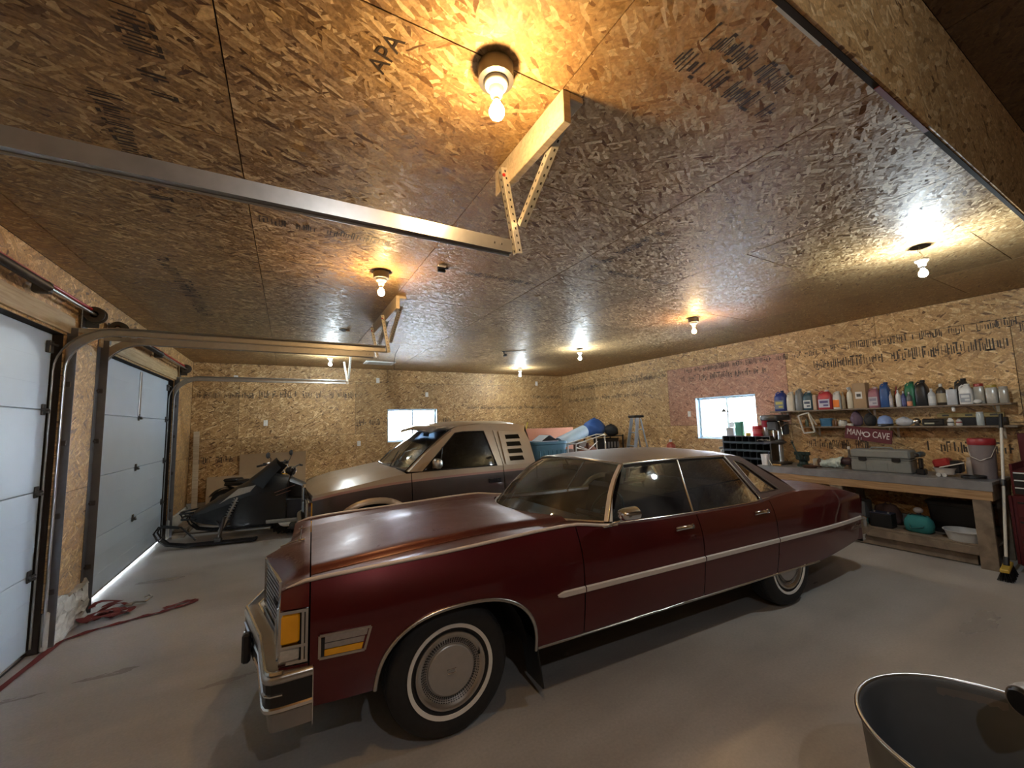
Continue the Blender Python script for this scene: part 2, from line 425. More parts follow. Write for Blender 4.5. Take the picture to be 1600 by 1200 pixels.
NB = emit('near_bay_bulb', (.90, .95, 1.0), COOL_BULB * 1.1)
M['silver'] = mat('grille_silver', (.40, .41, .43), .4, .55)
# ------------------------------------------------------------------ the room
XL, XR, YB, YN, ZC, YH, ZH = -1.68, 7.355, 9.984, -2.6, 3.102, .58, 3.86
XD = -1.755                                    # face of the overhead doors
M['foam'] = mat('flaking_foam', (.50, .50, .46), .9, var=.6, scale=11, bump=.6)
fl = MB(); fl.b2((XL - .25, YN - .2, -.12), (XR + .2, YB + .2, 0))
struct('floor', fl, M['concrete'])
g = MB(); g.b2((-60, -60, -.3), (60, 60, -.14)); struct('ground', g, M['ground'])
G = .0055
def rect_minus(mb, ax, lo, hi, t0, t1, holes):
    """slab piece lo..hi (2-D) between t0,t1 on axis ax, minus rectangular holes"""
    (u0, v0), (u1, v1) = lo, hi
    hs = [h for h in holes if h[0] < u1 and h[2] > u0 and h[1] < v1 and h[3] > v0]
    rects = [(u0, v0, u1, v1)]
    for h in hs:
        nr = []
        for (a, b, c, d) in rects:
            x0, y0, x1, y1 = max(a, h[0]), max(b, h[1]), min(c, h[2]), min(d, h[3])
            if x0 >= x1 or y0 >= y1: nr.append((a, b, c, d)); continue
            if a < x0: nr.append((a, b, x0, d))
            if x1 < c: nr.append((x1, b, c, d))
            if b < y0: nr.append((x0, b, x1, y0))
            if y1 < d: nr.append((x0, y1, x1, d))
        rects = nr
    for (a, b, c, d) in rects:
        if c - a < .004 or d - b < .004: continue
        if ax == 'x': mb.b2((t0, a, b), (t1, c, d))
        elif ax == 'y': mb.b2((a, t0, b), (c, t1, d))
        else: mb.b2((a, b, t0), (c, d, t1))
    return mb
def cover(parent, ax, t0, t1, rows, material, holes=(), special=None):
    """sheets laid on a plane; rows: (v0, v1, [u cuts]); each sheet its own part"""
    for (v0, v1, cuts) in rows:
        for a, b in zip(cuts, cuts[1:]):
            mb = rect_minus(MB(), ax, (a + G / 2, v0 + G / 2), (b - G / 2, v1 - G / 2), t0, t1, holes)
            if mb.v:
                mm = material
                if special: mm = special((a + b) / 2, (v0 + v1) / 2) or material
                mb.build('panel', mm, parent)
# ceiling: strips of sheets running along y
cb = MB(); cb.b2((XL - .2, YH + .012, ZC + .012), (XR + .15, YB + .15, ZC + .2))
ceil = struct('ceiling', cb, M['gap'])
cutx = [XL] + [-1.465 + 1.22 * i for i in range(0, 8)] + [XR]
offs = [1.5, 2.2, 1.25, 4.28, 2.97, 1.9, 3.3, 1.4, 2.4]
for i, (a, b) in enumerate(zip(cutx, cutx[1:])):
    o = offs[i % len(offs)]
    while o > YH + .02: o -= 2.44
    cuts = [YH]; o += 2.44
    while o < YB - .05: cuts.append(o); o += 2.44
    cuts.append(YB)
    for c, d in zip(cuts, cuts[1:]):
        MB().b2((a + G / 2, c + G / 2, ZC), (b - G / 2, d - G / 2, ZC + .011)).build('panel', OSB_C, ceil)
# raised ceiling over the near bay, with its sheeted drop
hb = MB(); hb.b2((XL - .2, YN - .2, ZH + .012), (XR + .15, YH + .2, ZH + .2))
hi_c = struct('ceiling_raised', hb, M['gap']); 
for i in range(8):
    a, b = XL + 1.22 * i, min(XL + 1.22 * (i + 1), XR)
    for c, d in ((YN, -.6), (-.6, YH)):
        MB().b2((a + G / 2, c + G / 2, ZH), (b - G / 2, d - G / 2, ZH + .011)).build('panel', OSB_SHADE, hi_c)
tb = MB(); tb.b2((XL - .2, YH + .012, ZC + .012), (XR + .15, YH + .1, ZH + .1))
drop = struct('trim_1', tb, M['gap']); drop['label'] = 'sheeted drop between the two ceiling heights'
cover(drop, 'y', YH, YH + .011, [(ZC - .012, ZH, [XL, .2, 2.64, 5.08, XR])], OSB_B)
MB().b2((XL, YH + .012, ZC - .012), (XR, YH + .032, ZC - .001)).build('edge_strip', M['gap'], drop)
MB().b2((2.15, YH + .011, ZC - .016), (2.72, YH + .03, ZC - .0125)).build('red_strip', M['darkred'], drop)
MB().b2((1.42, YH + .033, ZC - .006), (1.72, YH + .045, ZC - .001)).build('staple_strip', M['bracket'], drop)

WIN_R = (4.165, 1.29, 5.39, 2.12)              # right wall window: y0, z0, y1, z1
WIN_B = (2.10, 1.33, 3.35, 2.135)              # back wall window: x0, z0, x1, z1
# right wall
wb = rect_minus(MB(), 'x', (YN - .2, -.1), (YB + .2, ZH + .2), XR + .012, XR + .16, [WIN_R])
wr = struct('wall_right', wb, M['gap'])
Zs = [.34, 1.5585, 2.7785, ZC]
rowsR = [(0.34, 1.5585, [YN, -1.3, 1.17, 3.61, 6.05, 8.49, YB]), (1.5585, 2.7785, [YN, -1.27, 1.17, 3.61, 6.05, 8.49, YB]), (2.7785, ZC, [YN, -.05, 2.39, 4.83, 7.27, YB]),
         (ZC, ZH, [YN, -.6, YH])]
cover(wr, 'x', XR, XR + .011, rowsR, OSB_S, [WIN_R], lambda u, v: OSB_P if (3.7 < u < 6 and 1.6 < v < 2.7) else None)
struct('baseboard_right', MB().b2((XR - .02, YN, 0), (XR + .011, YB, .335)), M['curb'])
# back wall
wbk = rect_minus(MB(), 'y', (XL - .25, -.1), (XR + .2, ZC + .2), YB + .012, YB + .16, [WIN_B])
wk = struct('wall_back', wbk, M['gap'])
rowsB = [(.34, 1.5585, [XL, -.84, 1.61, 4.05, 6.49, XR]), (1.5585, 2.7785, [XL, -.9, 1.37, 3.81, 6.25, XR]), (2.7785, ZC, [XL, .4, 2.1, 4.54, 6.98, XR])]
cover(wk, 'y', YB, YB + .011, rowsB, OSB_B, [WIN_B])
struct('baseboard_back', MB().b2((XL, YB - .02, 0), (XR - .02, YB + .011, .335)), M['curb'])
# near wall, behind the photographer
wn = rect_minus(MB(), 'y', (XL - .25, -.1), (XR + .2, ZH + .2), YN - .16, YN - .012, [])
wn = struct('wall_near', wn, M['gap'])
cover(wn, 'y', YN - .011, YN, [(0, 1.22, [XL, .76, 3.2, 5.64, XR]), (1.22, 2.44, [XL, -.46, 1.98, 4.42, XR]), (2.44, ZH, [XL, .76, 3.2, 5.64, XR])], OSB_SHADE)
# left wall with two overhead doors
D1 = (1.75, 4.78); D2 = (5.55, 8.54); DH = 2.57
holesL = [(D1[0], -.1, D1[1], DH), (D2[0], -.1, D2[1], DH)]
wl_ = rect_minus(MB(), 'x', (YN - .2, -.1), (YB + .2, ZH + .2), XL - .16, XL - .012, holesL)
wl = struct('wall_left', wl_, M['gap'])
cover(wl, 'x', XL - .011, XL, [(.30, 1.22, [YN, -.7, D1[0], D1[1], D2[0], D2[1], YB]), (1.22, 2.57, [YN, -.7, D1[0], D1[1], D2[0], D2[1], YB]), (2.57, ZC, [YN, .9, 3.34, 5.78, 8.22, YB]), (ZC, ZH, [YN, -.6, YH])], OSB_S, holesL)
bbl = struct('baseboard_left')
for (a, b) in ((YN, D1[0]), (D1[1], D2[0]), (D2[1], YB)):
    MB().b2((XL - .012, a + .002, 0), (XL + .03, b - .002, .30), .012).build('curb', M['curb'], bbl)
rnd = random.Random(4); cr_ = [[(XL + .034 + rnd.uniform(0, .03), 4.80 + .73 * i / 13, .002 + (.33 + rnd.uniform(-.03, .05)) * j / 9 * 1.0) for i in range(14)] for j in range(10)]
for r_ in cr_: r_[0] = (XL, r_[0][1], r_[0][2]); r_[-1] = (XL, r_[-1][1], r_[-1][2])
cr_.append([(XL, p[1], p[2]) for p in cr_[-1]]); MB().grid(cr_).build('flaking_foam', M['foam'], bbl)
for k, D in enumerate((D1, D2)):
    struct('trim_%d' % (k + 2), MB().b2((XL, D[0] - .1, DH + .02), (XL + .02, D[1] + .1, DH + .17), .003), M['trimwood'])

def bars(name, parent, origin, u, v, length, h, seed, density=1.0, gapfrac=.12):
    """illegible mill stamp: rows of short ink bars laid flat on a sheet"""
    rnd = random.Random(seed); mb = MB(); o = Vector(origin); u = Vector(u).normalized(); v = Vector(v).normalized(); n = u.cross(v)
    x = 0
    while x < length:
        if rnd.random() < gapfrac * .6: x += h * rnd.uniform(.3, .7); continue
        w = h * rnd.uniform(.035, .10); top = h * rnd.uniform(.55, 1); bot = h * rnd.uniform(0, .25)
        a = o + u * x + v * bot; b_ = o + u * (x + w) + v * top
        P = [a, a + u * w, b_, b_ - u * w]
        Q = [p + n * .0008 for p in P]
        mb.add(Q, [(0, 1, 2, 3)])
        if rnd.random() < .45:
            zz = rnd.choice([0, .45, .85]) * h; c = o + u * x + v * zz
            w2 = h * rnd.uniform(.12, .28)
            mb.add([p + n * .0009 for p in (c, c + u * w2, c + u * w2 + v * h * .13, c + v * h * .13)], [(0, 1, 2, 3)])
        x += h * rnd.uniform(.10, .24)
    return mb.build(name, M['ink'], parent)
BU, BV = (1, 0, 0), (0, 0, 1)
yb = YB - .0008
for k, (x, z, l, h) in enumerate([(-1.6, 2.38, .95, .12), (-.55, 2.4, 1.95, .15), (-1.55, 1.08, 1.9, .13), (1.4, 1.76, .62, .14), (3.5, 1.76, .25, .14), (4.2, 2.12, 2.9, .08), (6.2, 2.42, 1.1, .1)]):
    bars('printed_stamp', wk, (x, yb, z), BU, BV, l, h, 10 + k)
xr = XR - .0008
for k, (y, z, l, h) in enumerate([(9.6, 2.62, 3.2, .10), (9.7, 2.28, 3.0, .1), (5.7, 2.47, 1.75, .13), (5.6, 2.66, 2.6, .1), (3.2, 2.42, 2.0, .16), (2.95, 2.67, 2.4, .12), (2.0, 1.17, .9, .16), (3.4, 1.18, .8, .14), (1.1, 2.6, 1.2, .12), (6.9, 2.64, .8, .12)]):
    bars('printed_stamp', wr, (xr, y, z), (0, -1, 0), BV, l, h, 30 + k)
zc = ZC - .0008
for k, (x, y, u, v, l, h) in enumerate([(1.28, .95, (1, 0, 0), (0, -1, 0), .62, .10), (1.30, .83, (1, 0, 0), (0, -1, 0), .50, .09), (-.55, 1.62, (0, 1, 0), (1, 0, 0), .42, .12), (-.2, 3.05, (1, 0, 0), (0, -1, 0), .85, .11), (-.95, 4.0, (0, 1, 0), (1, 0, 0), 1.9, .14), (-.75, 2.1, (0, 1, 0), (1, 0, 0), 1.1, .12), (1.35, 3.35, (1, 0, 0), (0, -1, 0), .8, .1), (2.6, 2.75, (1, 0, 0), (0, -1, 0), .8, .08), (2.35, 1.95, (0, 1, 0), (1, 0, 0), .9, .1)]):
    bars('printed_stamp', ceil, (x, y, zc), u, v, l, h, 60 + k, 1.6)
def text(name, s, size, matrix, mt, parent=None, extrude=.0006, align='CENTER', shear=0, sx=1.0):
    c = bpy.data.curves.new(name, 'FONT'); c.body = s; c.size = size; c.extrude = extrude; c.align_x = align; c.align_y = 'CENTER'; c.shear = shear; c.resolution_u = 3
    c.materials.append(mt)
    o = bpy.data.objects.new(name, c); COL.objects.link(o)
    if parent: o.parent = parent
    bpy.context.view_layer.update()
    me = bpy.data.meshes.new_from_object(o.evaluated_get(bpy.context.evaluated_depsgraph_get())); me.name = name
    bpy.data.objects.remove(o); bpy.data.curves.remove(c)
    q = bpy.data.objects.new(name, me); COL.objects.link(q)
    if parent: q.parent = parent
    q.matrix_local = matrix @ Matrix.Diagonal((sx, 1, 1, 1))
    return q
def frame3(o, x, y):
    x = Vector(x).normalized(); y = Vector(y).normalized(); z = x.cross(y)
    m = Matrix((x, y, z)).transposed().to_4x4(); m.translation = Vector(o); return m
# the three legible letters of a grade stamp overhead
text('grade_stamp', 'APA', .10, frame3((.29, 1.41, ZC - .0012), (.25, -1, 0), (-1, -.25, 0)), M['ink'], ceil)

# windows (wall thickness .16; vinyl frame at the outer face, foil-faced reveal)
M['reveal'] = mat('pale_blue_reveal', (.45, .62, .80), .35, var=.45, scale=16)
def window(name, ax, hole, t0, t1, mull, bits):
    (u0, v0, u1, v1) = hole
    def bx(mb, a, b, c, d, s0, s1):
        if ax == 'x': mb.b2((s0, a, b), (s1, c, d), .004)
        else: mb.b2((a, s0, b), (c, s1, d), .004)
    fr = MB(); w = .045
    bx(fr, u0 + .012, v0 + .012, u0 + w, v1 - .012, t1 - .06, t1); bx(fr, u1 - w, v0 + .012, u1 - .012, v1 - .012, t1 - .06, t1)
    bx(fr, u0 + w, v0 + .012, u1 - w, v0 + w, t1 - .06, t1); bx(fr, u0 + w, v1 - w, u1 - w, v1 - .012, t1 - .06, t1)
    o = struct(name, fr, M['frame'])
    rv = MB()
    bx(rv, u0, v0, u0 + .012, v1, t0, t1); bx(rv, u1 - .012, v0, u1, v1, t0, t1); bx(rv, u0 + .012, v0, u1 - .012, v0 + .012, t0, t1); bx(rv, u0 + .012, v1 - .012, u1 - .012, v1, t0, t1)
    rv.build('reveal', M['reveal'], o)
    mu = MB(); bx(mu, mull - .02, v0 + w, mull + .02, v1 - w, t1 - .055, t1 - .005); mu.build('mullion', M['frame'], o)
    for a, c in ((u0 + w, mull - .02), (mull + .02, u1 - w)):
        p = MB(); bx(p, a, v0 + w, c, v1 - w, t1 - .034, t1 - .028); p.build('pane', M['pane'], o)
    return o
window('window_1', 'x', WIN_R, XR - .004, XR + .155, 4.78, None)
window('window_2', 'y', WIN_B, YB - .004, YB + .155, 2.74, None)

# overhead doors
def door(name, D, stile):
    o = struct(name)
    zz = [.03, .62, 1.27, 1.93, DH]
    MB().b2((XD - .056, D[0] - .02, .05), (XD - .046, D[1] + .02, DH + .03)).build('outer_skin', M['door'], o)
    for a, b in zip(zz, zz[1:]):
        p = MB(); p.b2((XD - .045, D[0] + .004, a + .0025), (XD, D[1] - .004, b - .0025), .004)
        pn = p.build('panel', M['door'], o)
        lines = MB()
        for t in (.33, .66):
            zl = a + (b - a) * t; lines.b2((XD, D[0] + .01, zl - .004), (XD + .0015, D[1] - .01, zl + .004))
        lines.build('groove', M['door'], pn)
    st = MB(); st.b2((XD, stile - .035, 1.95), (XD + .012, stile + .035, DH - .03), .003); st.build('stile', M['steel'], o)
    for z in zz[1:-1]:
        for y in (D[0] + .07, stile, D[1] - .07):
            h = MB(); h.box((XD + .008, y, z), (.012, .05, .09), .003); h.tube([(XD + .024, y - .035, z), (XD + .024, y + .035, z)], .011, 8); h.box((XD + .03, y, z - .02), (.03, .03, .02), .004)
            h.build('hinge', M['darksteel'], o)
    for y in (D[0] + .07, D[1] - .07):
        h = MB(); h.box((XD + .015, y, DH - .12), (.03, .06, .1), .004); h.tube([(XD + .04, y - .06, DH - .1), (XD + .04, y + .05, DH - .1)], .01, 8); h.build('top_bracket', M['darksteel'], o)
    g0 = .012 if name == 'door_2' else .0
    sl = MB(); sl.b2((XD - .03, D[0], g0), (XD + .004, D[1], .028), .006); sl.build('bottom_seal', M['black'], o)
    rt = MB(); rt.b2((XD, D[0] + .01, .03), (XD + .012, D[1] - .01, .045), .002); rt.build('retainer', M['chrome'], o)
    return o
door('door_1', D1, 3.2)
door('door_2', D2, 7.12)
# ------------------------------------------------------------------ overhead-door hardware
def sweep(mb, path, prof, y):
    n = len(prof); o = len(mb.v); N = len(path)
    for i, (x, z) in enumerate(path):
        a = path[max(i - 1, 0)]; b = path[min(i + 1, N - 1)]
        tx, tz = b[0] - a[0], b[1] - a[1]; l = math.hypot(tx, tz); nx, nz = -tz / l, tx / l
        for (u, v) in prof: mb.v.append((x + nx * u, y + v, z + nz * u))
    for i in range(N - 1):
        for k in range(n):
            mb.f.append((o + i * n + k, o + i * n + (k + 1) % n, o + (i + 1) * n + (k + 1) % n, o + (i + 1) * n + k)); mb.m.append(0)
    mb.f.append(tuple(o + k for k in range(n))[::-1]); mb.f.append(tuple(o + (N - 1) * n + k for k in range(n))); mb.m += [0, 0]
def cprof(sg):
    w, d, t = .034, .038, .003
    P = [(-w, 0), (w, 0), (w, d), (w - t, d), (w - t, t), (-w + t, t), (-w + t, d), (-w, d)]
    return [(a, b * sg) for a, b in P]
def angle(mb, hb, a, b, d1, d2, w=.034, t=.003, pitch=.038):
    """perforated angle iron from a to b with flanges along d1 and d2; hb collects the punched holes"""
    a, b, d1, d2 = Vector(a), Vector(b), Vector(d1), Vector(d2)
    z = (b - a).normalized(); d1 = (d1 - z * z.dot(d1)).normalized(); d2 = (d2 - z * z.dot(d2) - d1 * d1.dot(d2)).normalized()
    mb.bar(a + d1 * w / 2, b + d1 * w / 2, w, t, d2); mb.bar(a + d2 * w / 2, b + d2 * w / 2, w, t, d1)
    if hb is None: return
    L = (b - a).length; k = pitch / 2
    while k < L:
        for (p, q) in ((d1, d2), (d2, d1)):
            c = a + z * k + p * w * .55
            hb.bar(c - q * (t / 2 + .0007), c + q * (t / 2 + .0007), .008, .012, z)
        k += pitch
def track(label, yt, sg, zh=2.62, xe=.985, x0=-1.70):
    t = thing('door_track', label, 'door track', (x0, yt, 0))
    r = .36; P = [(0, .05), (0, zh - r)]
    P += [(r - r * math.cos(R(q)), zh - r + r * math.sin(R(q))) for q in range(9, 90, 9)]
    P += [(r, zh), (xe - x0, zh)]
    mb = MB(); sweep(mb, P, cprof(sg), 0); mb.build('rail', M['tracksteel'] if yt > 4 else M['steel'], t, smooth=40)
    lp = MB()
    for w_ in (-.034, .034):
        Q = []
        for i, (x, z) in enumerate(P):
            a = P[max(i - 1, 0)]; b = P[min(i + 1, len(P) - 1)]; tx, tz = b[0] - a[0], b[1] - a[1]; l = math.hypot(tx, tz); Q.append((x - tz / l * w_, .036 * sg, z + tx / l * w_))
        lp.tube(Q, .008, 6)
        lp.build('rolled_lip', M['steel'], t, smooth=60); lp = MB()
    ja = MB(); s2 = -sg
    ja.b2((.021, min(0, s2 * .085), .33), (.024, max(0, s2 * .085), zh + .02)); ja.b2((-.05, s2 * .008 - .002, .02), (.085, s2 * .008 + .002, zh + .02))
    ja.build('jamb_angle', M['jamb'], t)
    for z in (.45, 1.05, 1.65, 2.15):
        bk = MB(); bk.box((.03, s2 * .012, z), (.07, .02, .045), .004); bk.tube([(.03, s2 * .02, z), (.03, s2 * .045, z)], .009, 8); bk.build('track_bracket', M['darksteel'], t)
    fb = MB(); fb.box((r * .5, s2 * .01, zh + .005), (r, .006, .04)); fb.build('flag_bracket', M['steel'], t)
    for xx in (xe - x0 - .10, xe - x0 - .06):
        MB().box((xx, -sg * .001, zh), (.008, .004, .008)).build('bolt', M['darksteel'], t)
    return t
track('long galvanised door track crossing the ceiling nearest the camera', D1[0] - .03, 1)
track('curved door track at the far side of the nearer white door', D1[1] + .03, -1)
track('curved door track at the near side of the farther white door', D2[0] - .03, 1, 2.68)
track('short-looking door track below the back wall lamp', D2[1] + .03, -1)

def hanger(label, x, y0, y1, posts, braces, zt=2.62, board=True):
    h = thing('track_hanger', label, 'hanger', (x, (y0 + y1) / 2, ZC))
    cy = (y0 + y1) / 2
    if board:
        MB().b2((-.06, y0 - cy, -.145), (-.02, y1 - cy, -.0005), .003).build('board', M['lumber'], h)
        MB().b2((-.0195, y0 - cy, -.03), (.05, y0 - cy + .10, -.0005), .003).build('cleat', M['lumber'], h)
    for (yy, zb) in posts:
        mb, hb = MB(), MB(); angle(mb, hb, (-.098, yy - cy, -.07), (-.020, yy - cy, zb - ZC), (1, 0, 0), (0, 1, 0))
        p = mb.build('hanger_post', M['bracket'], h); hb.build('punched_holes', M['gap'], p)
        MB().box((-.085, yy - cy - .004, -.11), (.016, .010, .016), .003).build('bolt', M['red'], p)
    for (ya, za, yb_, zb) in braces:
        mb, hb = MB(), MB(); angle(mb, hb, (-.012, ya - cy, za - ZC), (-.012, yb_ - cy, zb - ZC), (1, 0, 0), (0, 0, 1))
        p = mb.build('brace', M['bracket'], h); hb.build('punched_holes', M['gap'], p)
    return h
hanger('perforated hanger bolted to a short board, beside the nearest warm lamp', 1.03, 1.23, 1.86, [(1.715, 2.585)], [(1.26, 3.06, 1.69, 2.72)])
hanger('double perforated hanger on a board, below the second warm lamp', 1.03, 4.2, 5.56, [(4.80, 2.585), (5.49, 2.64)], [(4.25, 3.0, 4.76, 2.70), (4.9, 3.0, 5.42, 2.8)])
hanger('farthest track hanger, in front of the back wall lamp', 1.03, 8.2, 8.7, [(8.57, 2.585)], [(8.25, 3.08, 8.53, 2.68)], board=False)

def shaft(label, y0, y1, s0, s1, ends):
    t = thing('torsion_spring_shaft', label, 'spring shaft', (-1.565, (y0 + y1) / 2, 2.805)); cy = (y0 + y1) / 2
    MB().tube([(0, y0 - cy, 0), (0, y1 - cy, 0)], .014, 10).build('shaft', M['steel'], t, smooth=40)
    sp = MB(); pr = []
    n = int((s1 - s0) / .012)
    for i in range(n): pr += [(.026, s0 - cy + i * .012), (.031, s0 - cy + i * .012 + .006)]
    sp.lathe(pr, (0, 0, 0), 'y', 12); sp.build('spring', M['darksteel'], t, smooth=60)
    MB().tube([(-.02, y0 - cy + .05, .045), (-.02, y1 - cy - .08, .045)], .012, 8).build('red_cable_guard', M['red'], t, smooth=40)
    for y in ends:
        MB().lathe([(.03, -.035), (.072, -.03), (.072, -.024), (.06, -.02), (.052, .015), (.056, .022), (.075, .026), (.075, .034), (.02, .036)], (0, y - cy, 0), 'y', 20).build('cable_drum', M['darksteel'], t, smooth=35)
        b = MB(); b.box((-.04, y - cy + .06, -.03), (.1, .006, .16)); b.box((-.085, y - cy + .06, -.05), (.006, .1, .22)); b.build('bearing_plate', M['darksteel'], t)
    c = MB(); c.box((-.04, (s0 + s1) / 2 + (s1 - s0) / 2 - cy + .02, 0), (.10, .05, .09), .01); c.build('centre_bracket', M['darksteel'], t)
shaft('red-topped spring shaft above the nearer white door', 1.55, 5.02, 2.3, 4.15, (1.6, 4.98))
shaft('red-topped spring shaft above the farther white door', 5.52, 8.8, 6.35, 7.2, (5.56, 8.72))

# ------------------------------------------------------------------ ceiling lamps
def lamp(label, x, y, warm, drop=0.0, box_col='darksteel', bulb=None):
    t = thing('ceiling_lamp', label, 'lamp', (x, y, ZC), 0)
    b = MB(); b.lathe([(.0, -.001), (.062, -.001), (.070, -.006), (.069, -.066 if drop == 0 else -.007), (.05, -.069 if drop == 0 else -.009), (0, -.069 if drop == 0 else -.009)], (0, 0, 0), 'z', 8 if drop else 20)
    b.build('junction_box', M['black'] if drop else M[box_col], t, smooth=30)
    z0 = (-.068 if drop == 0 else -.036) - drop
    h = MB(); h.lathe([(.02, z0 + .002), (.046, z0), (.046, z0 - .012), (.042, z0 - .022), (.03, z0 - .03), (.024, z0 - .055), (.022, z0 - .06), (0, z0 - .06)], (0, 0, 0), 'z', 24)
    h.build('lamp_holder', M['porcelain'], t, smooth=35)
    c = MB(); c.lathe([(.013, z0 - .058), (.0145, z0 - .064), (.013, z0 - .07), (.0145, z0 - .076), (.013, z0 - .082)], (0, 0, 0), 'z', 12); c.build('bulb_cap', M['dullchrome'], t, smooth=60)
    bb = MB(); zc_ = z0 - .125
    bb.lathe([(0.0, zc_ - .031), (.012, zc_ - .0287), (.0225, zc_ - .0215), (.0295, zc_ - .009), (.030, zc_ + .004), (.0255, zc_ + .018), (.018, zc_ + .030), (.0135, zc_ + .043)], (0, 0, 0), 'z', 14)
    bb.build('bulb', bulb or (WB if warm else CB), t, smooth=60)
    if drop:
        w = MB()
        for s in (-1, 1): w.tube([(s * .012, 0, -.004), (s * .022, .01, -.02 - drop * .3), (s * .008, -.008, -.03 - drop * .6), (s * .014, 0, z0 + .006)], .002, 6)
        w.build('wires', M['bracket'], t)
        pc = MB(); pc.tube([(.035, 0, z0 - .02), (.037, 0, z0 - .075)], .0016, 5); pc.tube([(.044, 0, z0 - .02), (.045, .004, z0 - .09)], .0016, 5); pc.build('pull_chain', M['dullchrome'], t)
    return t
lamp('warm lamp on a round grey box, nearest the camera', .675, 1.265, True)
lamp('warm lamp above the double track hanger', .70, 3.60, True)
lamp('warm lamp over the burgundy roof, in front of the right wall', 4.90, 3.53, True)
lamp('daylight lamp, second from the back wall over the right bay', 4.87, 6.0, False, .03)
lamp('daylight lamp nearest the far right corner', 5.11, 8.70, False, .03)
lamp('daylight lamp hanging over the snowmobile, seen under the tracks', .67, 8.25, False, .02)
lamp('daylight lamp hanging by its wires over the workbench side', 4.63, 1.15, False, .075)
nl = lamp('daylight lamp on the raised ceiling behind the photographer', .5, -1.3, False, .03, bulb=NB); nl.location.z = ZH
# loose bits overhead
def onceil(px): pass
t = thing('empty_ceiling_box', 'small dark empty electrical box on the ceiling near the double hanger', 'box', (.66, 6.05, ZC))
MB().lathe([(0, -.0005), (.062, -.0005), (.062, -.008), (.045, -.008), (.045, -.002), (0, -.002)], (0, 0, 0), 'z', 8).build('box_rim', M['black'], t)
MB().box((.05, -.03, -.012), (.05, .03, .02), .004).build('dangling_tab', M['cardboard'], t)
t = thing('ceiling_socket', 'black ceiling socket with a white plate, past the end of the nearest track', 'socket', (1.16, 3.27, ZC))
b = MB(); b.box((0, 0, -.008), (.10, .03, .015), .004); b.box((.0, .03, -.02), (.07, .025, .03), .004); b.build('socket_body', M['black'], t)
MB().box((-.02, -.05, -.009), (.07, .03, .014), .003).build('plate', M['porcelain'], t)
t = thing('ceiling_vent', 'flat white vent panel on the ceiling by the back wall', 'vent', (1.70, 8.9, ZC))
b = MB(); b.box((0, 0, -.012), (.62, .40, .022), .006); f_ = b.build('vent_frame', M['white'], t)
for k in range(5):
    MB().box((0, -.14 + .07 * k, -.026), (.5, .035, .004), .001).build('louvre', M['steel'], t)
cd = MB(); cd.tube([(1.66, 6.9, ZC - .002), (1.64, 6.93, ZC - .04), (1.58, 6.9, ZC - .16), (1.55, 6.86, ZC - .3), (1.56, 6.9, ZC - .42)], .004, 6)
tag(cd.build('hanging_cord', M['black'], smooth=60), 'thin black cord dangling from the ceiling behind the double hanger', 'cord')
t = thing('ceiling_camera', 'small black camera with a wire on the ceiling before the back wall', 'camera', (3.62, 6.75, ZC))
b = MB(); b.lathe([(0.035, -.0005), (.035, -.012), (.015, -.016), (.012, -.05)], (0, 0, 0), 'z', 12); b.box((.01, -.02, -.08), (.04, .09, .045), .008); b.build('camera_body', M['black'], t)
MB().tube([(0, 0, -.006), (.2, -.1, -.006), (.36, -.22, -.006)], .004, 6).build('lead', M['black'], t)
# outlets on the back wall
def outlet(label, x, z):
    t = thing('wall_outlet', label, 'outlet', (x, YB, z))
    MB().box((0, -.004, 0), (.075, .008, .118), .003).build('plate', M['white'], t)
    for s in (-1, 1):
        b = MB(); b.box((0, -.0095, s * .027), (.034, .003, .03), .001); o = b.build('receptacle', M['porcelain'], t)
outlet('white outlet high on the back wall left of the far lamp', -.97, 2.80)
outlet('white outlet in the middle of the back wall, above the handlebars', -.42, 1.86)
outlet('white outlet low on the back wall, left of the window', 1.45, 1.34)
outlet('white outlet above the left end of the back window', 1.87, 2.83)
outlet('white outlet just above the right part of the back window', 3.08, 2.50)
outlet('white outlet high on the back wall near the right corner', 6.42, 2.86)
t = thing('wall_outlet', 'small white outlet on the pinkish sheet left of the right window', 'outlet', (XR, 5.55, 1.80))
MB().box((-.004, 0, 0), (.008, .075, .118), .003).build('plate', M['porcelain'], t)
for s in (-1, 1): MB().box((-.0095, 0, s * .027), (.003, .034, .03), .001).build('receptacle', M['white'], t)
# ------------------------------------------------------------------ the burgundy sedan (x rearwards from the front axle, y to its far side)
M['paint'] = mat('burgundy_paint', (.11, .005, .008), .34, .6, var=.05, scale=3, coat=.9, dust=((.15, .075, .058), .62, .5))
M['vinyl'] = mat('brown_vinyl', (.105, .060, .045), .55, var=.15, scale=60, bump=.12, dust=((.20, .155, .115), .75, .6))
M['under'] = mat('underbody_black', (.008, .008, .009), .9)
M['trim'] = mat('vinyl_bead', (.70, .62, .56), .38, .1, var=.06)
M['whitewall'] = mat('whitewall', (.80, .78, .74), .6)
M['hub'] = mat('wheel_cover_metal', (.46, .45, .44), .36, .6, var=.1, scale=25)
M['amber'] = mat('amber_lens', (.85, .40, .01), .18, coat=.6)
M['clear'] = mat('clear_lens', (.48, .46, .42), .2, coat=.6, var=.25, scale=60)
M['grey_lens'] = mat('grey_lens', (.30, .27, .26), .2, coat=.6, var=.2, scale=50)
M['tail'] = mat('tail_lens', (.30, .008, .008), .15, coat=.6)
M['seat'] = mat('burgundy_cloth', (.050, .016, .015), .8, var=.25, scale=40)
M['dash'] = mat('dash_vinyl', (.055, .026, .022), .55)
M['apron'] = mat('painted_apron', (.30, .285, .27), .45, .4)
CARGLASS = glass('car_glass', (.44, .49, .50), dust=.10, dustc=(.30, .32, .34), ior=1.2)
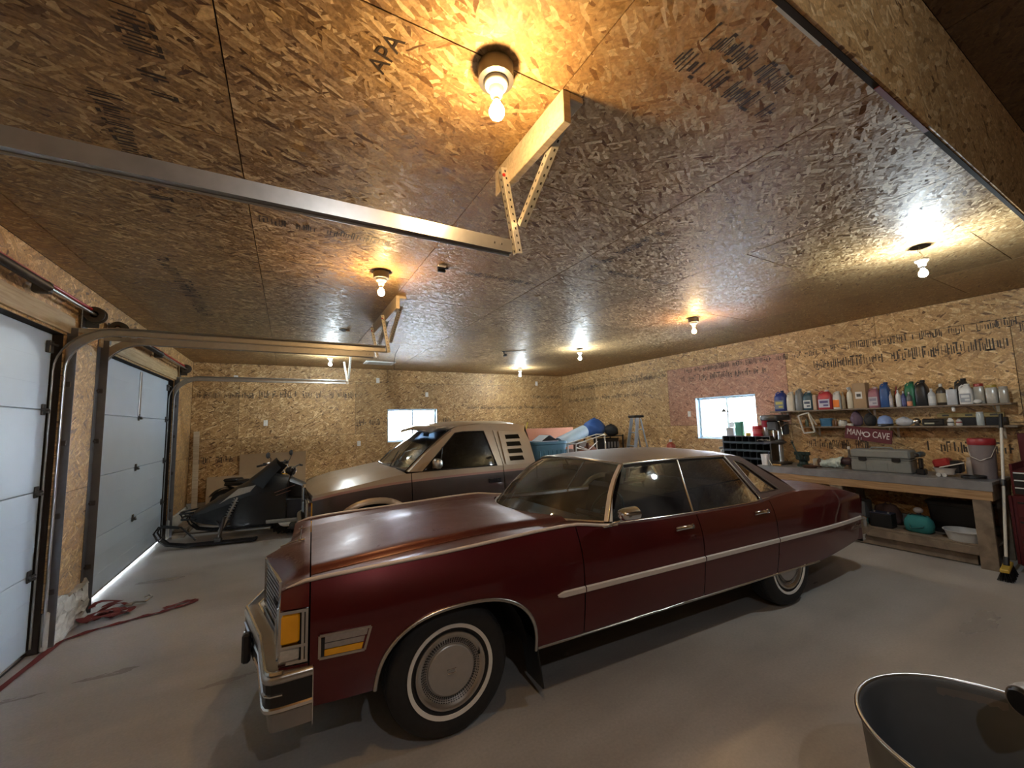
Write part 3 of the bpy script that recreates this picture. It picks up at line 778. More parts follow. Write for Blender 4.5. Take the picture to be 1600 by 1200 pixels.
WINDSHIELD = glass('dusty_windscreen', (.55, .60, .57), dust=.13, dustc=(.36, .36, .32), ior=1.36)
CAR_O = (0.8507, 3.2099, 0.0)
car = thing('car', 'large burgundy four-door sedan with a brown vinyl roof, nearest the camera', 'car', CAR_O, R(-2.7305))
PROF = [(.26, .945), (.36, .968), (.50, .990), (.62, 1.0), (.72, 1.0), (.80, .994), (.87, .978), (.93, .955), (.98, .932), (1.03, .907)]
ZT = [(-.83, .93), (-.69, .962), (0, .985), (.875, 1.015), (1.2, .975), (2.0, .95), (2.85, .945), (3.05, .962), (3.5, .985), (4.0, .955), (4.4, .895), (4.62, .835)]
def wid(x, z):
    w = sm(PROF, z)
    if x < -.3: w -= .045 * ((-.3 - x) / .52) ** 2
    if x > 3.6: w -= .06 * ((x - 3.6) / 1.02) ** 2
    return w
def zt(x): return sm(ZT, x)
ARC = (.082, .472, .345, .365, 2.5)             # wheel opening: centre x, half width, base z, height, exponent
def zb(x):
    c, h, b, t, e = ARC
    if abs(x - c) < h: return b + t * max(0, 1 - (abs(x - c) / h) ** e) ** (1 / e)
    if x <= c - h: return .385
    if x < 3.72: return .325 - .02 * (x - .55) / 3.1
    return .305 + .075 * min(1, (x - 3.72) / .75)
def side(mb, xs, s, n=13, z0=None, z1=None):
    rows = []
    for x in xs:
        a = zb(x) if z0 is None else z0; b = zt(x) if z1 is None else z1
        rows.append([(x, s * wid(x, a + (b - a) * i / (n - 1)), a + (b - a) * i / (n - 1)) for i in range(n)])
    return mb.grid(rows, flip=(s > 0))
def xbase(y): return .84 + .37 * (abs(y) / .86) ** 2.2
ZR = [(-.70, .968), (-.2, 1.035), (.3, 1.06), (.6, 1.055), (.86, 1.012), (1.3, 1.0)]
ZP = [(-.70, .948), (0, 1.0), (.5, 1.022), (.9, 1.018), (1.3, 1.0)]
def ztop(x, ay):
    zr, zp, ze = sm(ZR, x), sm(ZP, x), zt(x)
    if ay <= .60: return zr + (zp - zr) * (ay / .60) ** 1.15
    if ay <= .665:
        t = (ay - .60) / .065; return zp - .034 * t * t * (3 - 2 * t)
    yc = wid(x, ze); t = min(1, (ay - .665) / (yc - .665))
    z0 = zp - .034
    return z0 + (ze - z0) * t ** 1.3
def cos_cols(a, b, n): return [a + (b - a) * (1 - math.cos(math.pi * i / (n - 1))) / 2 for i in range(n)]
archx = cos_cols(ARC[0] - ARC[1], ARC[0] + ARC[1], 33)
fx = lin(-.69, ARC[0] - ARC[1] - .002, 8) + archx + lin(ARC[0] + ARC[1] + .002, .911, 9)
YF = [.668, .70, .75, .80, .85, .88, .91, 1.0]
for s in (-1, 1):
    mb = MB(); side(mb, fx, s, 15)
    rows = []
    for yy in YF:
        r = []
        for i in range(28):
            t = i / 27; e = xbase(min(yy, .94)) - .012
            x = -.69 + (e + .69) * t
            y = yy if yy < 1 else wid(x, zt(x))
            r.append((x, s * y, ztop(x, y)))
        rows.append(r)
    mb.grid(rows, flip=(s < 0))
    mb.build('fender', M['paint'], car, smooth=32)
    nb = MB()                                      # nose cap above and below the corner lamp
    side(nb, lin(-.82, -.697, 5), s, 6, .85, None); nb.build('nose_side', M['paint'], car, smooth=35)
    nb = MB(); side(nb, lin(-.82, -.697, 5), s, 6, .40, .60); nb.build('nose_valance', M['paint'], car, smooth=35)
    for nm, a, b in (('front_door', .918, 2.060), ('rear_door', 2.067, 3.018)):
        d = MB(); side(d, lin(a, b, 24), s, 15); dd = d.build(nm, M['paint'], car, smooth=40)
        hx = b - .17; hz = .875; y = s * (wid(hx, hz) + .012)
        h = MB(); h.tube([(hx - .10, y, hz), (hx - .03, y + s * .014, hz + .004), (hx + .04, y + s * .014, hz + .004), (hx + .075, y, hz)], [.009, .011, .011, .009], 8); h.lathe([(.018, -.006), (.021, 0), (.014, .02), (0, .022)], (hx + .075, y, hz), 'y', 12)
        h.box((hx, y - s * .006, hz), (.20, .014, .03), .005)
        if nm == 'front_door': h.lathe([(.016, -.02), (.016, .006), (.012, .008), (0, .008)], (hx + .07, y - s * .002, hz - .075), 'y', 12)
        h.build('door_handle', M['chrome'], dd, smooth=40)
    q = MB(); side(q, lin(3.025, 3.70, 12) + lin(3.715, 4.62, 16), s, 15); q.build('quarter_panel', M['paint'], car, smooth=40)
    # sills between crest and glass
    sl = MB(); rows = []
    for x in lin(1.22, 3.62, 30): rows.append([(x, s * wid(x, zt(x)), zt(x)), (x, s * .89, zt(x) + .004), (x, s * .84, zt(x) - .02)])
    sl.grid(rows, flip=(s > 0)); sl.build('sill', M['paint'], car, smooth=40)
# hood
rows = []
for yy in [-.662, -.645, -.63, -.615, -.60, -.55, -.45, -.3, -.15, -.05, 0, .05, .15, .3, .45, .55, .60, .615, .63, .645, .662]:
    e = xbase(yy) - .014
    rows.append([(-.69 + (e + .69) * i / 31, yy, ztop(-.69 + (e + .69) * i / 31, abs(yy))) for i in range(32)])
MB().grid(rows).build('hood', M['paint'], car, smooth=35)
# nose
def xfr(y): y = abs(y); return -.962 + .122 * min(1, y / .5) + (.02 * max(0, y - .5) / .4)
def zfr(y): return sm([(0, .896), (.5, .862), (.62, .87), (.9, .932)], abs(y))
rows = []
ys = [-.93, -.9, -.85, -.78, -.7, -.64, -.6, -.5, -.4, -.25, -.1, 0, .1, .25, .4, .5, .6, .64, .7, .78, .85, .9, .93]
for yy in ys:
    r = []
    for i in range(9):
        t = i / 8; x = -.697 + (xfr(yy) + .697) * t; z0 = ztop(-.697, min(abs(yy), .915))
        r.append((x, yy * (1 - .012 * t), z0 + (zfr(yy) - z0) * t ** 1.7))
    r.append((xfr(yy) + .012, yy * .988, zfr(yy) - .02))
    rows.append(r)
MB().grid(rows, flip=True).build('nose_panel', M['paint'], car, smooth=40)
for s in (-1, 1):
    # grille half
    gb = MB(); P0 = Vector((-.955, 0, 0)); P1 = Vector((-.842, s * .5, 0))
    for z in (.612, .866 if True else 0): gb.bar(P0 + Vector((0, 0, z + (.012 if z > .7 else 0))), P1 + Vector((0, 0, z - (.012 if z > .7 else 0))), .022, .016)
    gb.bar(P1 + Vector((0, 0, .604)), P1 + Vector((0, 0, .862)), .02, .03, (0, 1, 0)); gb.bar(P0 + Vector((0, 0, .604)), P0 + Vector((0, 0, .885)), .02, .03, (0, 1, 0))
    gf = gb.build('grille_frame', M['chrome'], car)
    for k in range(9):
        z = .632 + .025 * k
        MB().bar(P0 + Vector((.006, 0, z + .003 * k / 9)), P1 + Vector((.006, 0, z)), .016, .013).build('bar', M['silver'], gf)
    bk = MB(); bk.bar(P0 + Vector((.03, 0, .74)), P1 + Vector((.03, 0, .735)), .012, .25); bk.build('grille_backing', M['black'], gf)
    # headlamps
    hb_ = MB(); hb_.b2((-.835, s * .52, .605), (-.80, s * .915, .86), .008); hb2 = hb_.build('headlamp_bezel', M['chrome'], car)
    for y in (.62, .81):
        l = MB(); l.box((-.838, s * y, .735), (.012, .165, .11), .01); l.build('headlamp', M['clear'], hb2)
    # corner lamp
    w0 = s * .938
    lb = MB()
    xa, xb_, za, zc2 = -.822, -.699, .602, .848
    for (z) in (za + .008, .682, zc2 - .008): lb.bar((xa, w0, z), (xb_, w0 + s * .012, z), .03, .014)
    for (x) in (xa + .006, xb_ - .006, -.722): lb.bar((x, w0 + s * (.012 * (x - xa) / .12), za), (x, w0 + s * (.012 * (x - xa) / .12), zc2), .012, .03, (0, 1, 0))
    lo = lb.build('corner_lamp', M['chrome'], car)
    MB().box(((xa - .735) / 2 + .0, w0, .762), (.085, .035, .135), .008).build('amber_lens', M['amber'], lo)
    MB().box(((xa - .735) / 2 + .0, w0, .645), (.085, .035, .055), .006).build('clear_lens', M['clear'], lo)
    MB().b2((xa + .02, w0 - s * .03, za), (xb_, w0 - s * .018, zc2)).build('lamp_backing', M['black'], lo)
    # side marker: slanted chrome frame, two grey bars over an amber one
    mk = MB(); y = s * (wid(-.55, .66) + .004)
    def tz(x, top): return (.716 if top else .614) - .02 * (x + .648) / .23
    A = [(-.648, .614), (-.443, .604), (-.413, .708), (-.648, .716)]
    for (p, q) in zip(A, A[1:] + A[:1]): mk.bar((p[0], y, p[1]), (q[0], y, q[1]), .012, .009, (0, 1, 0))
    mo = mk.build('side_marker', M['dullchrome'], car)
    def strip(t0, t1, i0, i1, nm, mt):
        def pt(u, t):
            a = (A[0][0] + (A[1][0] - A[0][0]) * u, A[0][1] + (A[1][1] - A[0][1]) * u); b = (A[3][0] + (A[2][0] - A[3][0]) * u, A[3][1] + (A[2][1] - A[3][1]) * u)
            return (a[0] + (b[0] - a[0]) * t, y - s * .001, a[1] + (b[1] - a[1]) * t)
        m = MB(); P = [pt(i0, t0), pt(i1, t0), pt(i1, t1), pt(i0, t1)]
        Q = [(p[0], p[1] + s * .006, p[2]) for p in P]
        m.add(P + Q, [(0, 1, 2, 3), (4, 5, 6, 7), (0, 1, 5, 4), (1, 2, 6, 5), (2, 3, 7, 6), (3, 0, 4, 7)]); m.build(nm, mt, mo)
    strip(.08, .36, .10, .92, 'amber_lens', M['amber']); strip(.40, .64, .10, .92, 'lower_bar', M['grey_lens']); strip(.68, .95, .10, .95, 'upper_bar', M['grey_lens'])
    MB().b2((-.645, y - s * .03, .62), (-.445, y - s * .004, .70)).build('marker_backing', M['black'], mo)
# bumpers
def ribbon(mb, poly, prof, flip=False):
    P = [Vector((a, b)) for a, b in poly]; N = len(P); rows = []
    for i, p in enumerate(P):
        d0 = (P[i] - P[i - 1]).normalized() if i else (P[1] - P[0]).normalized()
        d1 = (P[i + 1] - P[i]).normalized() if i < N - 1 else d0
        n0 = Vector((d0.y, -d0.x)); n1 = Vector((d1.y, -d1.x)); n = (n0 + n1); n.normalize(); n = n / max(.4, n.dot(n0))
        rows.append([(p.x + n.x * o, p.y + n.y * o, z) for o, z in prof])
    return mb.grid(rows, flip=flip)
half = [(-.675, -.995), (-.80, -1.0), (-.85, -.995), (-.875, -.975), (-.888, -.94), (-.92, -.72), (-.946, -.53), (-.962, -.47), (-1.06, -.06), (-1.075, 0)]
bp = half + [(x, -y) for x, y in half[-2::-1]]
bp = [(x, y) for x, y in bp]
# outward is to the left of travel here, so offsets below are negated
def off(prof): return [(-o, z) for o, z in prof]
b = MB()
ribbon(b, bp, off([(-.13, .586), (-.085, .598), (-.075, .596), (-.06, .588), (-.02, .588), (-.004, .580), (0, .570), (0, .553), (-.006, .547)]))
fb_ = b.build('front_bumper', M['dullchrome'], car, smooth=50)
b = MB(); ribbon(b, bp, off([(-.006, .547), (-.008, .50), (-.008, .455), (-.006, .448)])); b.build('rubber_band', M['black'], fb_, smooth=30)
b = MB(); ribbon(b, bp[1:-1], off([(-.01, .507), (0.0, .503), (0, .497), (-.01, .493)])); b.build('bright_line', M['chrome'], fb_)
b = MB(); ribbon(b, bp, off([(-.006, .448), (0, .442), (0, .428), (-.012, .418), (-.03, .416)])); b.build('lower_lip', M['chrome'], fb_, smooth=40)
for oo in (-.012, -.078):
    b = MB(); ribbon(b, bp[1:-1], off([(oo - .009, .590), (oo - .006, .601), (oo + .004, .601), (oo + .007, .588)])); b.build('bright_ridge', M['chrome'], fb_, smooth=40)
b = MB(); ribbon(b, bp, off([(-.02, .418), (-.03, .33), (-.05, .322)])); b.build('apron', M['apron'], fb_, smooth=30)
for s in (-1, 1):
    b = MB(); b.b2((-.676, s * .90, .33), (-.672, s * .993, .585)); b.build('end_cap', M['chrome'], fb_)
    b = MB(); b.b2((-1.00, s * .27, .38), (-1.045, s * .33, .545), .012); b.build('bumper_guard', M['black'], fb_)
half = [(4.53, .965), (4.62, .965), (4.72, .945), (4.77, .88), (4.80, .4), (4.81, 0)]
rp = half + [(x, -y) for x, y in half[-2::-1]]
b = MB(); ribbon(b, rp, off([(-.10, .60), (-.02, .60), (0, .585), (0, .44), (-.02, .42), (-.03, .36)])); rb_ = b.build('rear_bumper', M['chrome'], car, smooth=40)
for s in (-1, 1): MB().b2((4.526, s * .90, .37), (4.53, s * .965, .59)).build('end_cap', M['chrome'], rb_)
# bright mouldings
for s in (-1, 1):
    y = lambda x, z, e=.006: s * (wid(x, z) + e)
    t = MB(); xs = lin(-.80, xbase(.93) - .02, 26); t.tube([(x, s * (wid(x, zt(x)) + .001), zt(x) + .004) for x in xs], [.004] + [.011] * 25, 8); t.build('fender_bead', M['trim'], car, smooth=60)
    t = MB(); t.tube([(x, y(x, zb(x), .003), zb(x)) for x in archx[0:33]], .011, 8); t.build('arch_moulding', M['dullchrome'], car, smooth=60)
    for a, c in ((.70, .912), (.92, 2.058), (2.069, 3.016), (3.027, 4.56)):
        t = MB(); rows = []
        for x in lin(a, c, 10):
            z = .624 - .004 * (x - .7); tp = 1 if a > .8 or x > a + .04 else .25 + .75 * (x - a) / .04
            rows.append([(x, y(x, z - .021 * tp, .002), z - .021 * tp), (x, y(x, z - .014 * tp, .013), z - .014 * tp), (x, y(x, z + .014 * tp, .013), z + .014 * tp), (x, y(x, z + .021 * tp, .002), z + .021 * tp)])
        t.grid(rows, flip=(s > 0)); t.build('side_moulding', M['trim'], car, smooth=30)
    t = MB(); t.tube([(x, y(x, zb(x), .0), zb(x) + .006) for x in lin(.57, 3.70, 30)], .009, 6); t.build('rocker_moulding', M['dullchrome'], car, smooth=60)
# greenhouse
def yg(z): return .905 - (z - .95) * .63
def gp(x, z, s, e=0.0): return (x, s * (yg(z) + e), z)
def xtop(y): return 1.42 + .15 * (abs(y) / .62) ** 2
def ztp(y): return 1.405 - .045 * (abs(y) / .62) ** 2
ws = []
for i in range(25):
    u = -1 + 2 * i / 24; yb0 = .862 * u; yt0 = .632 * u
    B = Vector((xbase(yb0), yb0, .985)); T = Vector((xtop(yt0), yt0, ztp(yt0))); r = []
    for k in range(9):
        t = k / 8; p = B.lerp(T, t); bl = .035 * math.sin(math.pi * t); r.append((p.x - bl * .6, p.y, p.z + bl))
    ws.append(r)
w = MB().grid(ws).build('windshield', WINDSHIELD, car, smooth=60)
for nm, pts, rr in (('base_moulding', [(r[0][0] - .006, r[0][1], r[0][2] + .002) for r in ws], .011), ('header_moulding', [(r[-1][0], r[-1][1], r[-1][2] + .004) for r in ws], .013)):
    MB().tube(pts, rr, 8).build(nm, M['dullchrome'], w, smooth=60)
for s in (-1, 1):
    e = ws[0] if s < 0 else ws[-1]
    p = MB(); rows = []
    for k, q in enumerate(e):
        z = q[2]; g_ = gp(q[0] + .055 - .004 * k, z, s)
        rows.append([(q[0] - .008, q[1], q[2] + .004), (q[0] + .018, s * (abs(q[1]) + .022), z + .004), g_])
    p.grid(rows, flip=(s > 0)); pl = p.build('windshield_pillar', M['trim'], car, smooth=30)
    p = MB(); p.tube([r[1] for r in rows], .007, 6); p.build('pillar_bead', M['chrome'], pl, smooth=60)
    # side glass
    def pane(nm, b0, b1, t0, t1, zb0, zt0):
        rows = []
        for i in range(9):
            u = i / 8; rows.append([gp(b0 + (b1 - b0) * u + ((t0 + (t1 - t0) * u) - (b0 + (b1 - b0) * u)) * k / 6, zb0 + (zt0 - zb0) * k / 6, s, -.006) for k in range(7)])
        return MB().grid(rows, flip=(s > 0)).build(nm, CARGLASS, car, smooth=60)
    pane('front_window', 1.23, 2.075, 1.60, 2.215, .95, 1.352); pane('rear_window', 2.085, 2.955, 2.225, 2.835, .95, 1.35)
    for nm, pts, r, mt in (('window_post', [gp(2.08, .955, s), gp(2.15, 1.16, s), gp(2.22, 1.352, s)], .009, 'chrome'), ('belt_moulding', [(1.24, s * (yg(.958) + .012), .975)] + [(x, s * (yg(.955) + .008), zt(x) + .008) for x in lin(1.45, 2.9, 12)] + [gp(2.95, .962, s, .008), gp(2.967, .985, s, .006), gp(2.955, 1.02, s, .006)], .007, 'chrome'),
        ('rear_window_bead', [gp(2.955, 1.02, s, .006), gp(2.9, 1.18, s, .006), gp(2.84, 1.345, s, .006)], .010, 'dullchrome'), ('drip_rail', [gp(x, z, s, .006) for x, z in ((1.585, 1.362), (1.9, 1.366), (2.3, 1.364), (2.84, 1.352))], .010, 'chrome')):
        MB().tube(pts, r, 8).build(nm, M[mt], car, smooth=60)
    rows = []
    for (x, z) in ((1.60, 1.353), (2.0, 1.357), (2.5, 1.356), (2.84, 1.345)): rows.append([gp(x, z, s, .004), gp(x, z - .03, s, -.012)])
    MB().grid(rows).build('window_header', M['black'], car)
    # vinyl rear pillar with its slanted quarter window
    O_ = [(2.84, 1.356), (2.95, 1.352), (3.07, 1.335), (3.20, 1.245), (3.32, 1.155), (3.44, 1.07), (3.58, .978), (3.4, .972), (3.2, .968), (2.985, .965), (2.965, 1.0), (2.92, 1.12)]
    I_ = [(2.936, 1.302), (2.97, 1.300), (3.045, 1.272), (3.115, 1.205), (3.17, 1.15), (3.23, 1.09), (3.305, 1.018), (3.22, 1.016), (3.12, 1.014), (3.022, 1.014), (3.005, 1.06), (2.965, 1.19)]
    n = len(O_); p = MB(); p.grid([[gp(*O_[i % n], s, .002), gp(*I_[i % n], s, .002), gp(*I_[i % n], s, -.018)] for i in range(n + 1)], flip=(s < 0)); vp = p.build('rear_pillar', M['vinyl'], car, smooth=30)
    MB().tube([gp(*q, s, .004) for q in I_], .007, 6, closed=True).build('window_bead', M['dullchrome'], vp, smooth=60)
    MB().add([gp(*q, s, -.012) for q in I_], [tuple(range(n))]).build('quarter_window', CARGLASS, vp)
    MB().tube([(x, s * (yg(.965) + .004), z) for x, z in ((2.985, .962), (3.2, .966), (3.4, .97), (3.59, .976))], .006, 6).build('pillar_base_bead', M['dullchrome'], vp, smooth=60)
# roof
ZE = [(1.40, 1.356), (1.8, 1.372), (2.3, 1.370), (2.8, 1.356), (3.1, 1.332)]; ZM = [(1.40, 1.410), (1.8, 1.442), (2.2, 1.450), (2.7, 1.432), (3.1, 1.382)]
rows = []
for i in range(29):
    u = -1 + 2 * i / 28; y0 = .652 * u; r = []
    a = xtop(y0 * .95) - .004; e_ = 3.13 - .06 * u * u
    for k in range(22):
        x = a + (e_ - a) * k / 21
        z = sm(ZE, x) + (sm(ZM, x) - sm(ZE, x)) * (1 - abs(u) ** 2.3)
        r.append((x, y0, z))
    rows.append(r)
rf = MB().grid(rows)
rf.build('roof', M['vinyl'], car, smooth=40)
rows = []
for i in range(17):
    u = -1 + 2 * i / 16; T = Vector((3.13 - .06 * u * u, .64 * u, sm(ZE, 3.1) + (sm(ZM, 3.1) - sm(ZE, 3.1)) * (1 - abs(u) ** 2.3))); B = Vector((3.70 - .12 * u * u, .885 * u, .972))
    rows.append([tuple(T.lerp(B, k / 6) + Vector((.02, 0, .02)) * math.sin(math.pi * k / 6)) for k in range(7)])
MB().grid(rows, flip=False).build('rear_window_glass', CARGLASS, car, smooth=60)
# deck and tail
ZD = [(3.5, .985), (4.0, 1.0), (4.4, .965), (4.64, .90)]
rows = []
for i in range(25):
    u = -1 + 2 * i / 24; r = []
    x0 = 3.69 - .12 * u * u
    for k in range(14):
        x = x0 + (4.64 + .06 * (1 - u * u) - x0) * k / 13; yc = wid(min(x, 4.62), zt(min(x, 4.62)))
        z = zt(min(x, 4.62)) + (sm(ZD, x) - zt(min(x, 4.62))) * (1 - abs(u) ** 4)
        r.append((x, yc * u, z))
    rows.append(r)
MB().grid(rows).build('trunk_lid', M['paint'], car, smooth=35)
rows = []
for i in range(25):
    u = -1 + 2 * i / 24; yc = wid(4.62, .8)
    rows.append([(4.64 + .06 * (1 - u * u), yc * u, zt(4.62) + (sm(ZD, 4.64) - zt(4.62)) * (1 - abs(u) ** 4)), (4.66 + .06 * (1 - u * u), yc * u, .78), (4.65 + .05 * (1 - u * u), yc * u * .99, .62), (4.6, yc * u * .98, .42)])
MB().grid(rows).build('tail_panel', M['paint'], car, smooth=35)
for s in (-1, 1):
    MB().b2((4.66, s * .45, .66), (4.715, s * .88, .77), .01).build('tail_lamp', M['tail'], car)
    MB().tube([(4.628, s * .915, .835), (4.655, s * .905, .79), (4.655, s * .905, .62)], .012, 6).build('tail_edge', M['dullchrome'], car, smooth=60)
# underbody and wheel housings
u = MB(); u.b2((-.78, -.62, .27), (4.55, .62, .70), .03); u.b2((.60, -.915, .30), (2.60, .915, .62), .03); u.b2((3.75, -.85, .45), (4.55, .85, .72), .03); u.b2((-.66, -.88, .40), (-.44, .88, .80), .02)
u.b2((-.78, -.90, .45), (-.60, .90, .84)); u.b2((.60, -.90, .62), (1.15, .90, .90))
u.build('underbody', M['under'], car)
for s in (-1, 1):
    for cx, rr in ((.0, .47), (3.195, .43)):
        h = MB(); rows = []
        for k in range(17):
            a = math.pi * k / 16; rows.append([(cx + .03 + rr * math.cos(a), s * .62, .36 + (rr - .05) * math.sin(a)), (cx + .03 + rr * math.cos(a), s * .955, .36 + (rr - .05) * math.sin(a))])
        h.grid(rows); h.build('wheel_housing', M['under'], car, smooth=60)
    f_ = MB(); f_.box((.585, s * .85, .23), (.012, .21, .30), .003, Matrix.Rotation(R(-8), 3, 'Y')); f_.build('mud_flap', M['black'], car)
# wheels
def wheel(s, x):
    c = (x, s * .855, .352)
    t = MB(); rr = .352
    pr = [(.195, -.075), (.215, -.095), (.27, -.106), (.31, -.103), (.335, -.09), (.348, -.07), (rr, -.04), (rr, .04), (.348, .07), (.335, .09), (.31, .103), (.27, .106), (.215, .095), (.195, .075)]
    t.lathe(pr, (0, 0, 0), 'y', 56); o = t.build('wheel', M['rubber'], car, smooth=40); o.location = c
    gb = MB()
    for k in (-.05, -.025, 0, .025, .05): gb.lathe([(rr - .001, k - .004), (rr + .0015, k - .004), (rr + .0015, k + .004), (rr - .001, k + .004)], (0, 0, 0), 'y', 56)
    gb.build('tread_rib', M['rubber'], o)
    ww = MB(); ww.lathe([(.2245, s * .0985), (.2245, s * .1032), (.2455, s * .1065), (.2455, s * .1015)], (0, 0, 0), 'y', 64); ww.build('whitewall', M['whitewall'], o, smooth=30)
    hc = MB(); hc.lathe([(.203, s * .070), (.206, s * .094), (.200, s * .104), (.192, s * .105), (.180, s * .098), (.170, s * .092)], (0, 0, 0), 'y', 64); hc.build('trim_ring', M['dullchrome'], o, smooth=40)
    hd = MB(); hd.lathe([(.170, s * .092), (.150, s * .080), (.136, s * .082), (.1315, s * .094), (.127, s * .097), (.06, s * .101), (0, s * .102)], (0, 0, 0), 'y', 64); hd.build('hub_cap', M['hub'], o, smooth=30)
    vs = MB()
    for ring, (r0, y0) in enumerate(((.166, .0905), (.158, .0858), (.150, .0812), (.1425, .0818))):
        for k in range(72):
            a = 2 * math.pi * k / 72; ca, sa = math.cos(a), math.sin(a)
            vs.box((r0 * ca, s * (y0 + .0022), r0 * sa), (.0042, .0016, .0075), 0, Matrix(((ca, 0, -sa), (0, 1, 0), (sa, 0, ca))))
    so = vs.build('vent_slots', M['black'], o); so['kind'] = 'stuff'
    em = MB()
    for (x0, z0, dx, dz) in ((0, .010, .05, .006), (0, -.010, .05, .006), (-.022, 0, .006, .026), (.022, 0, .006, .026)): em.box((x0, s * .104, z0), (dx, .006, dz), .0015)
    em.build('hub_emblem', M['chrome'], o)
    vv = MB(); a = R(20); vv.tube([(.178 * math.cos(a), s * .09, .178 * math.sin(a)), (.17 * math.cos(a), s * .115, .17 * math.sin(a))], .006, 8); vv.build('valve', M['black'], o)
for s in (-1, 1):
    wheel(s, 0.02); wheel(s, 3.21)
# door mirror, hood ornament, script
m = MB(); y0 = -1.05
m.lathe([(0, -.075), (.022, -.073), (.038, -.055), (.045, -.02), (.046, .06), (.041, .066), (.039, .058), (0, .056)], (0, 0, 0), 'x', 20, 0, 1.35, 1.0)
m.xf(Matrix.Translation((1.27, y0, 1.065)))
m.bar((1.17, -.955, .985), (1.25, y0 + .01, 1.03), .03, .014, ch=.004); m.box((1.16, -.945, .978), (.08, .04, .012), .004)
m.build('door_mirror', M['chrome'], car, smooth=40)
m = MB(); m.box((-.755, 0, .975), (.05, .03, .012), .005); m.tube([(-.755, 0, .978), (-.755, 0, 1.0), (-.75, 0, 1.068)], [.006, .0045, .0035], 8); m.tube([(-.75 + .018 * math.cos(a), .018 * math.sin(a), 1.05) for a in lin(0, 5.8, 14)], .0025, 6); m.build('hood_ornament', M['chrome'], car, smooth=50)
m = MB(); m.bar((-.88, 0, .945), (-.775, 0, .972), .012, .006); m.build('nose_strip', M['chrome'], car)
text('script_badge', 'LeSabre', .075, frame3((4.42, -wid(4.42, .535) - .004, .535), (1, .03, .0), (0, 0, 1)), M['chrome'], car, .003, shear=.35, sx=.9)
text('grille_script', 'Buick', .055, frame3((-.875, -.395, .70), (-.113, .5, 0) if False else (.113, -.5, 0), (0, 0, 1)), M['black'], car, .002, shear=.3)
# interior
i_ = MB(); i_.b2((.98, -.80, .80), (1.36, .80, .945), .04); i_.b2((1.30, -.80, .55), (1.45, .80, .90), .04); i_.b2((1.40, -.66, .915), (1.46, -.2, .965), .02); i_.build('dashboard', M['dash'], car, smooth=40)
def seat(x, zc2, nm, restr):
    s_ = MB(); s_.b2((x - .50, -.74, .40), (x, .74, .60), .05); s_.box((x + .05, 0, .78), (.17, 1.48, .56), .06, Matrix.Rotation(R(14), 3, 'Y')); o = s_.build(nm, M['seat'], car, smooth=40)
    if restr:
        for y in (-.38, .38):
            h = MB(); h.box((x + .15, y, 1.10), (.10, .27, .15), .035, Matrix.Rotation(R(10), 3, 'Y')); h.tube([(x + .13, y, 1.0), (x + .14, y, 1.06)], .012, 6); h.build('headrest', M['seat'], o, smooth=40)
seat(2.22, 0, 'front_seat', True); seat(3.10, 0, 'rear_seat', False)
MB().b2((3.17, -.80, .93), (3.66, .80, .95), .005).build('parcel_shelf', M['seat'], car)
MB().b2((1.15, -.84, .33), (3.6, .84, .36)).build('cabin_floor', M['seat'], car)
rows = [[(x, y, sm(ZE, x) + (sm(ZM, x) - sm(ZE, x)) * (1 - abs(y / .652) ** 2.3) - .02) for y in lin(-.63, .63, 11)] for x in lin(1.6, 3.05, 8)]
MB().grid(rows).build('headliner', M['seat'], car, smooth=60)
for s in (-1, 1): MB().b2((1.2, s * .84, .36), (3.3, s * .87, .93)).build('door_card', M['seat'], car)
sw = MB(); Mx = Matrix.Translation((1.60, -.40, .93)) @ Matrix.Rotation(R(-62), 4, 'Y')
sw.tube([(.195 * math.cos(a), .195 * math.sin(a), 0) for a in lin(0, 2 * math.pi * 27 / 28, 28)], .012, 8, closed=True)
sw.box((0, 0, -.01), (.10, .16, .03), .01); sw.bar((0, -.19, 0), (0, .19, -.005), .03, .014)
sw.tube([(0, 0, -.01), (0, 0, -.24)], .03, 8); sw.xf(Mx); sw.build('steering_wheel', M['black'], car, smooth=50)
rm = MB(); rm.box((1.52, 0, 1.305), (.03, .24, .055), .012); rm.tube([(1.50, 0, 1.33), (1.47, 0, 1.39)], .008, 6); rm.build('rear_view_mirror', M['black'], car)
# body meshes are sheared down towards the far side; the wheels are left out
done = set()
def shear_down(o, off):
    if o.type == 'MESH' and o.data.name not in done:
        done.add(o.data.name)
        for v in o.data.vertices:
            y = v.co.y if o.name.split('.')[0] not in ('script_badge', 'grille_script') else -1
            v.co.z -= .028 * (y + 1)
    for ch in o.children:
        if not ch.name.startswith('wheel') or ch.name.startswith('wheel_housing'): shear_down(ch, off)
shear_down(car, 0)
# ------------------------------------------------------------------ the two-tone pickup (x rearwards, y to its far side, near flank at y = 0)
M['beige'] = mat('beige_paint', (.42, .33, .23), .3, .25, var=.04, scale=3, coat=.8, dust=((.42, .36, .28), .35, .4))
M['brown'] = mat('grey_brown_paint', (.075, .058, .05), .3, .35, var=.05, scale=3, coat=.9)
M['stripe'] = mat('rose_stripe', (.36, .20, .16), .35, .2, var=.03, coat=.6)
TINT = glass('tinted_glass', (.09, .10, .11), dust=.03)
CLEARG = glass('pickup_windscreen', (.75, .82, .88), dust=.05)
TRK = thing('pickup_truck', 'beige over brown extended-cab pickup parked behind the burgundy sedan', 'truck', (.16, 5.1, 0))
TW = 1.95
TARC = (.76, .45, .36, .44, 2.3); TARR = (4.32, .45, .36, .44, 2.3)
def tzt(x): return sm([(0.06, .93), (.12, .955), (.6, 1.035), (1.225, 1.115), (1.6, 1.12), (3.1, 1.12), (3.15, 1.12), (5.3, 1.12)], x)
def tzs(x): return sm([(.06, .885), (.4, .945), (1.2, 1.005), (2.2, 1.025), (5.3, 1.03)], x)
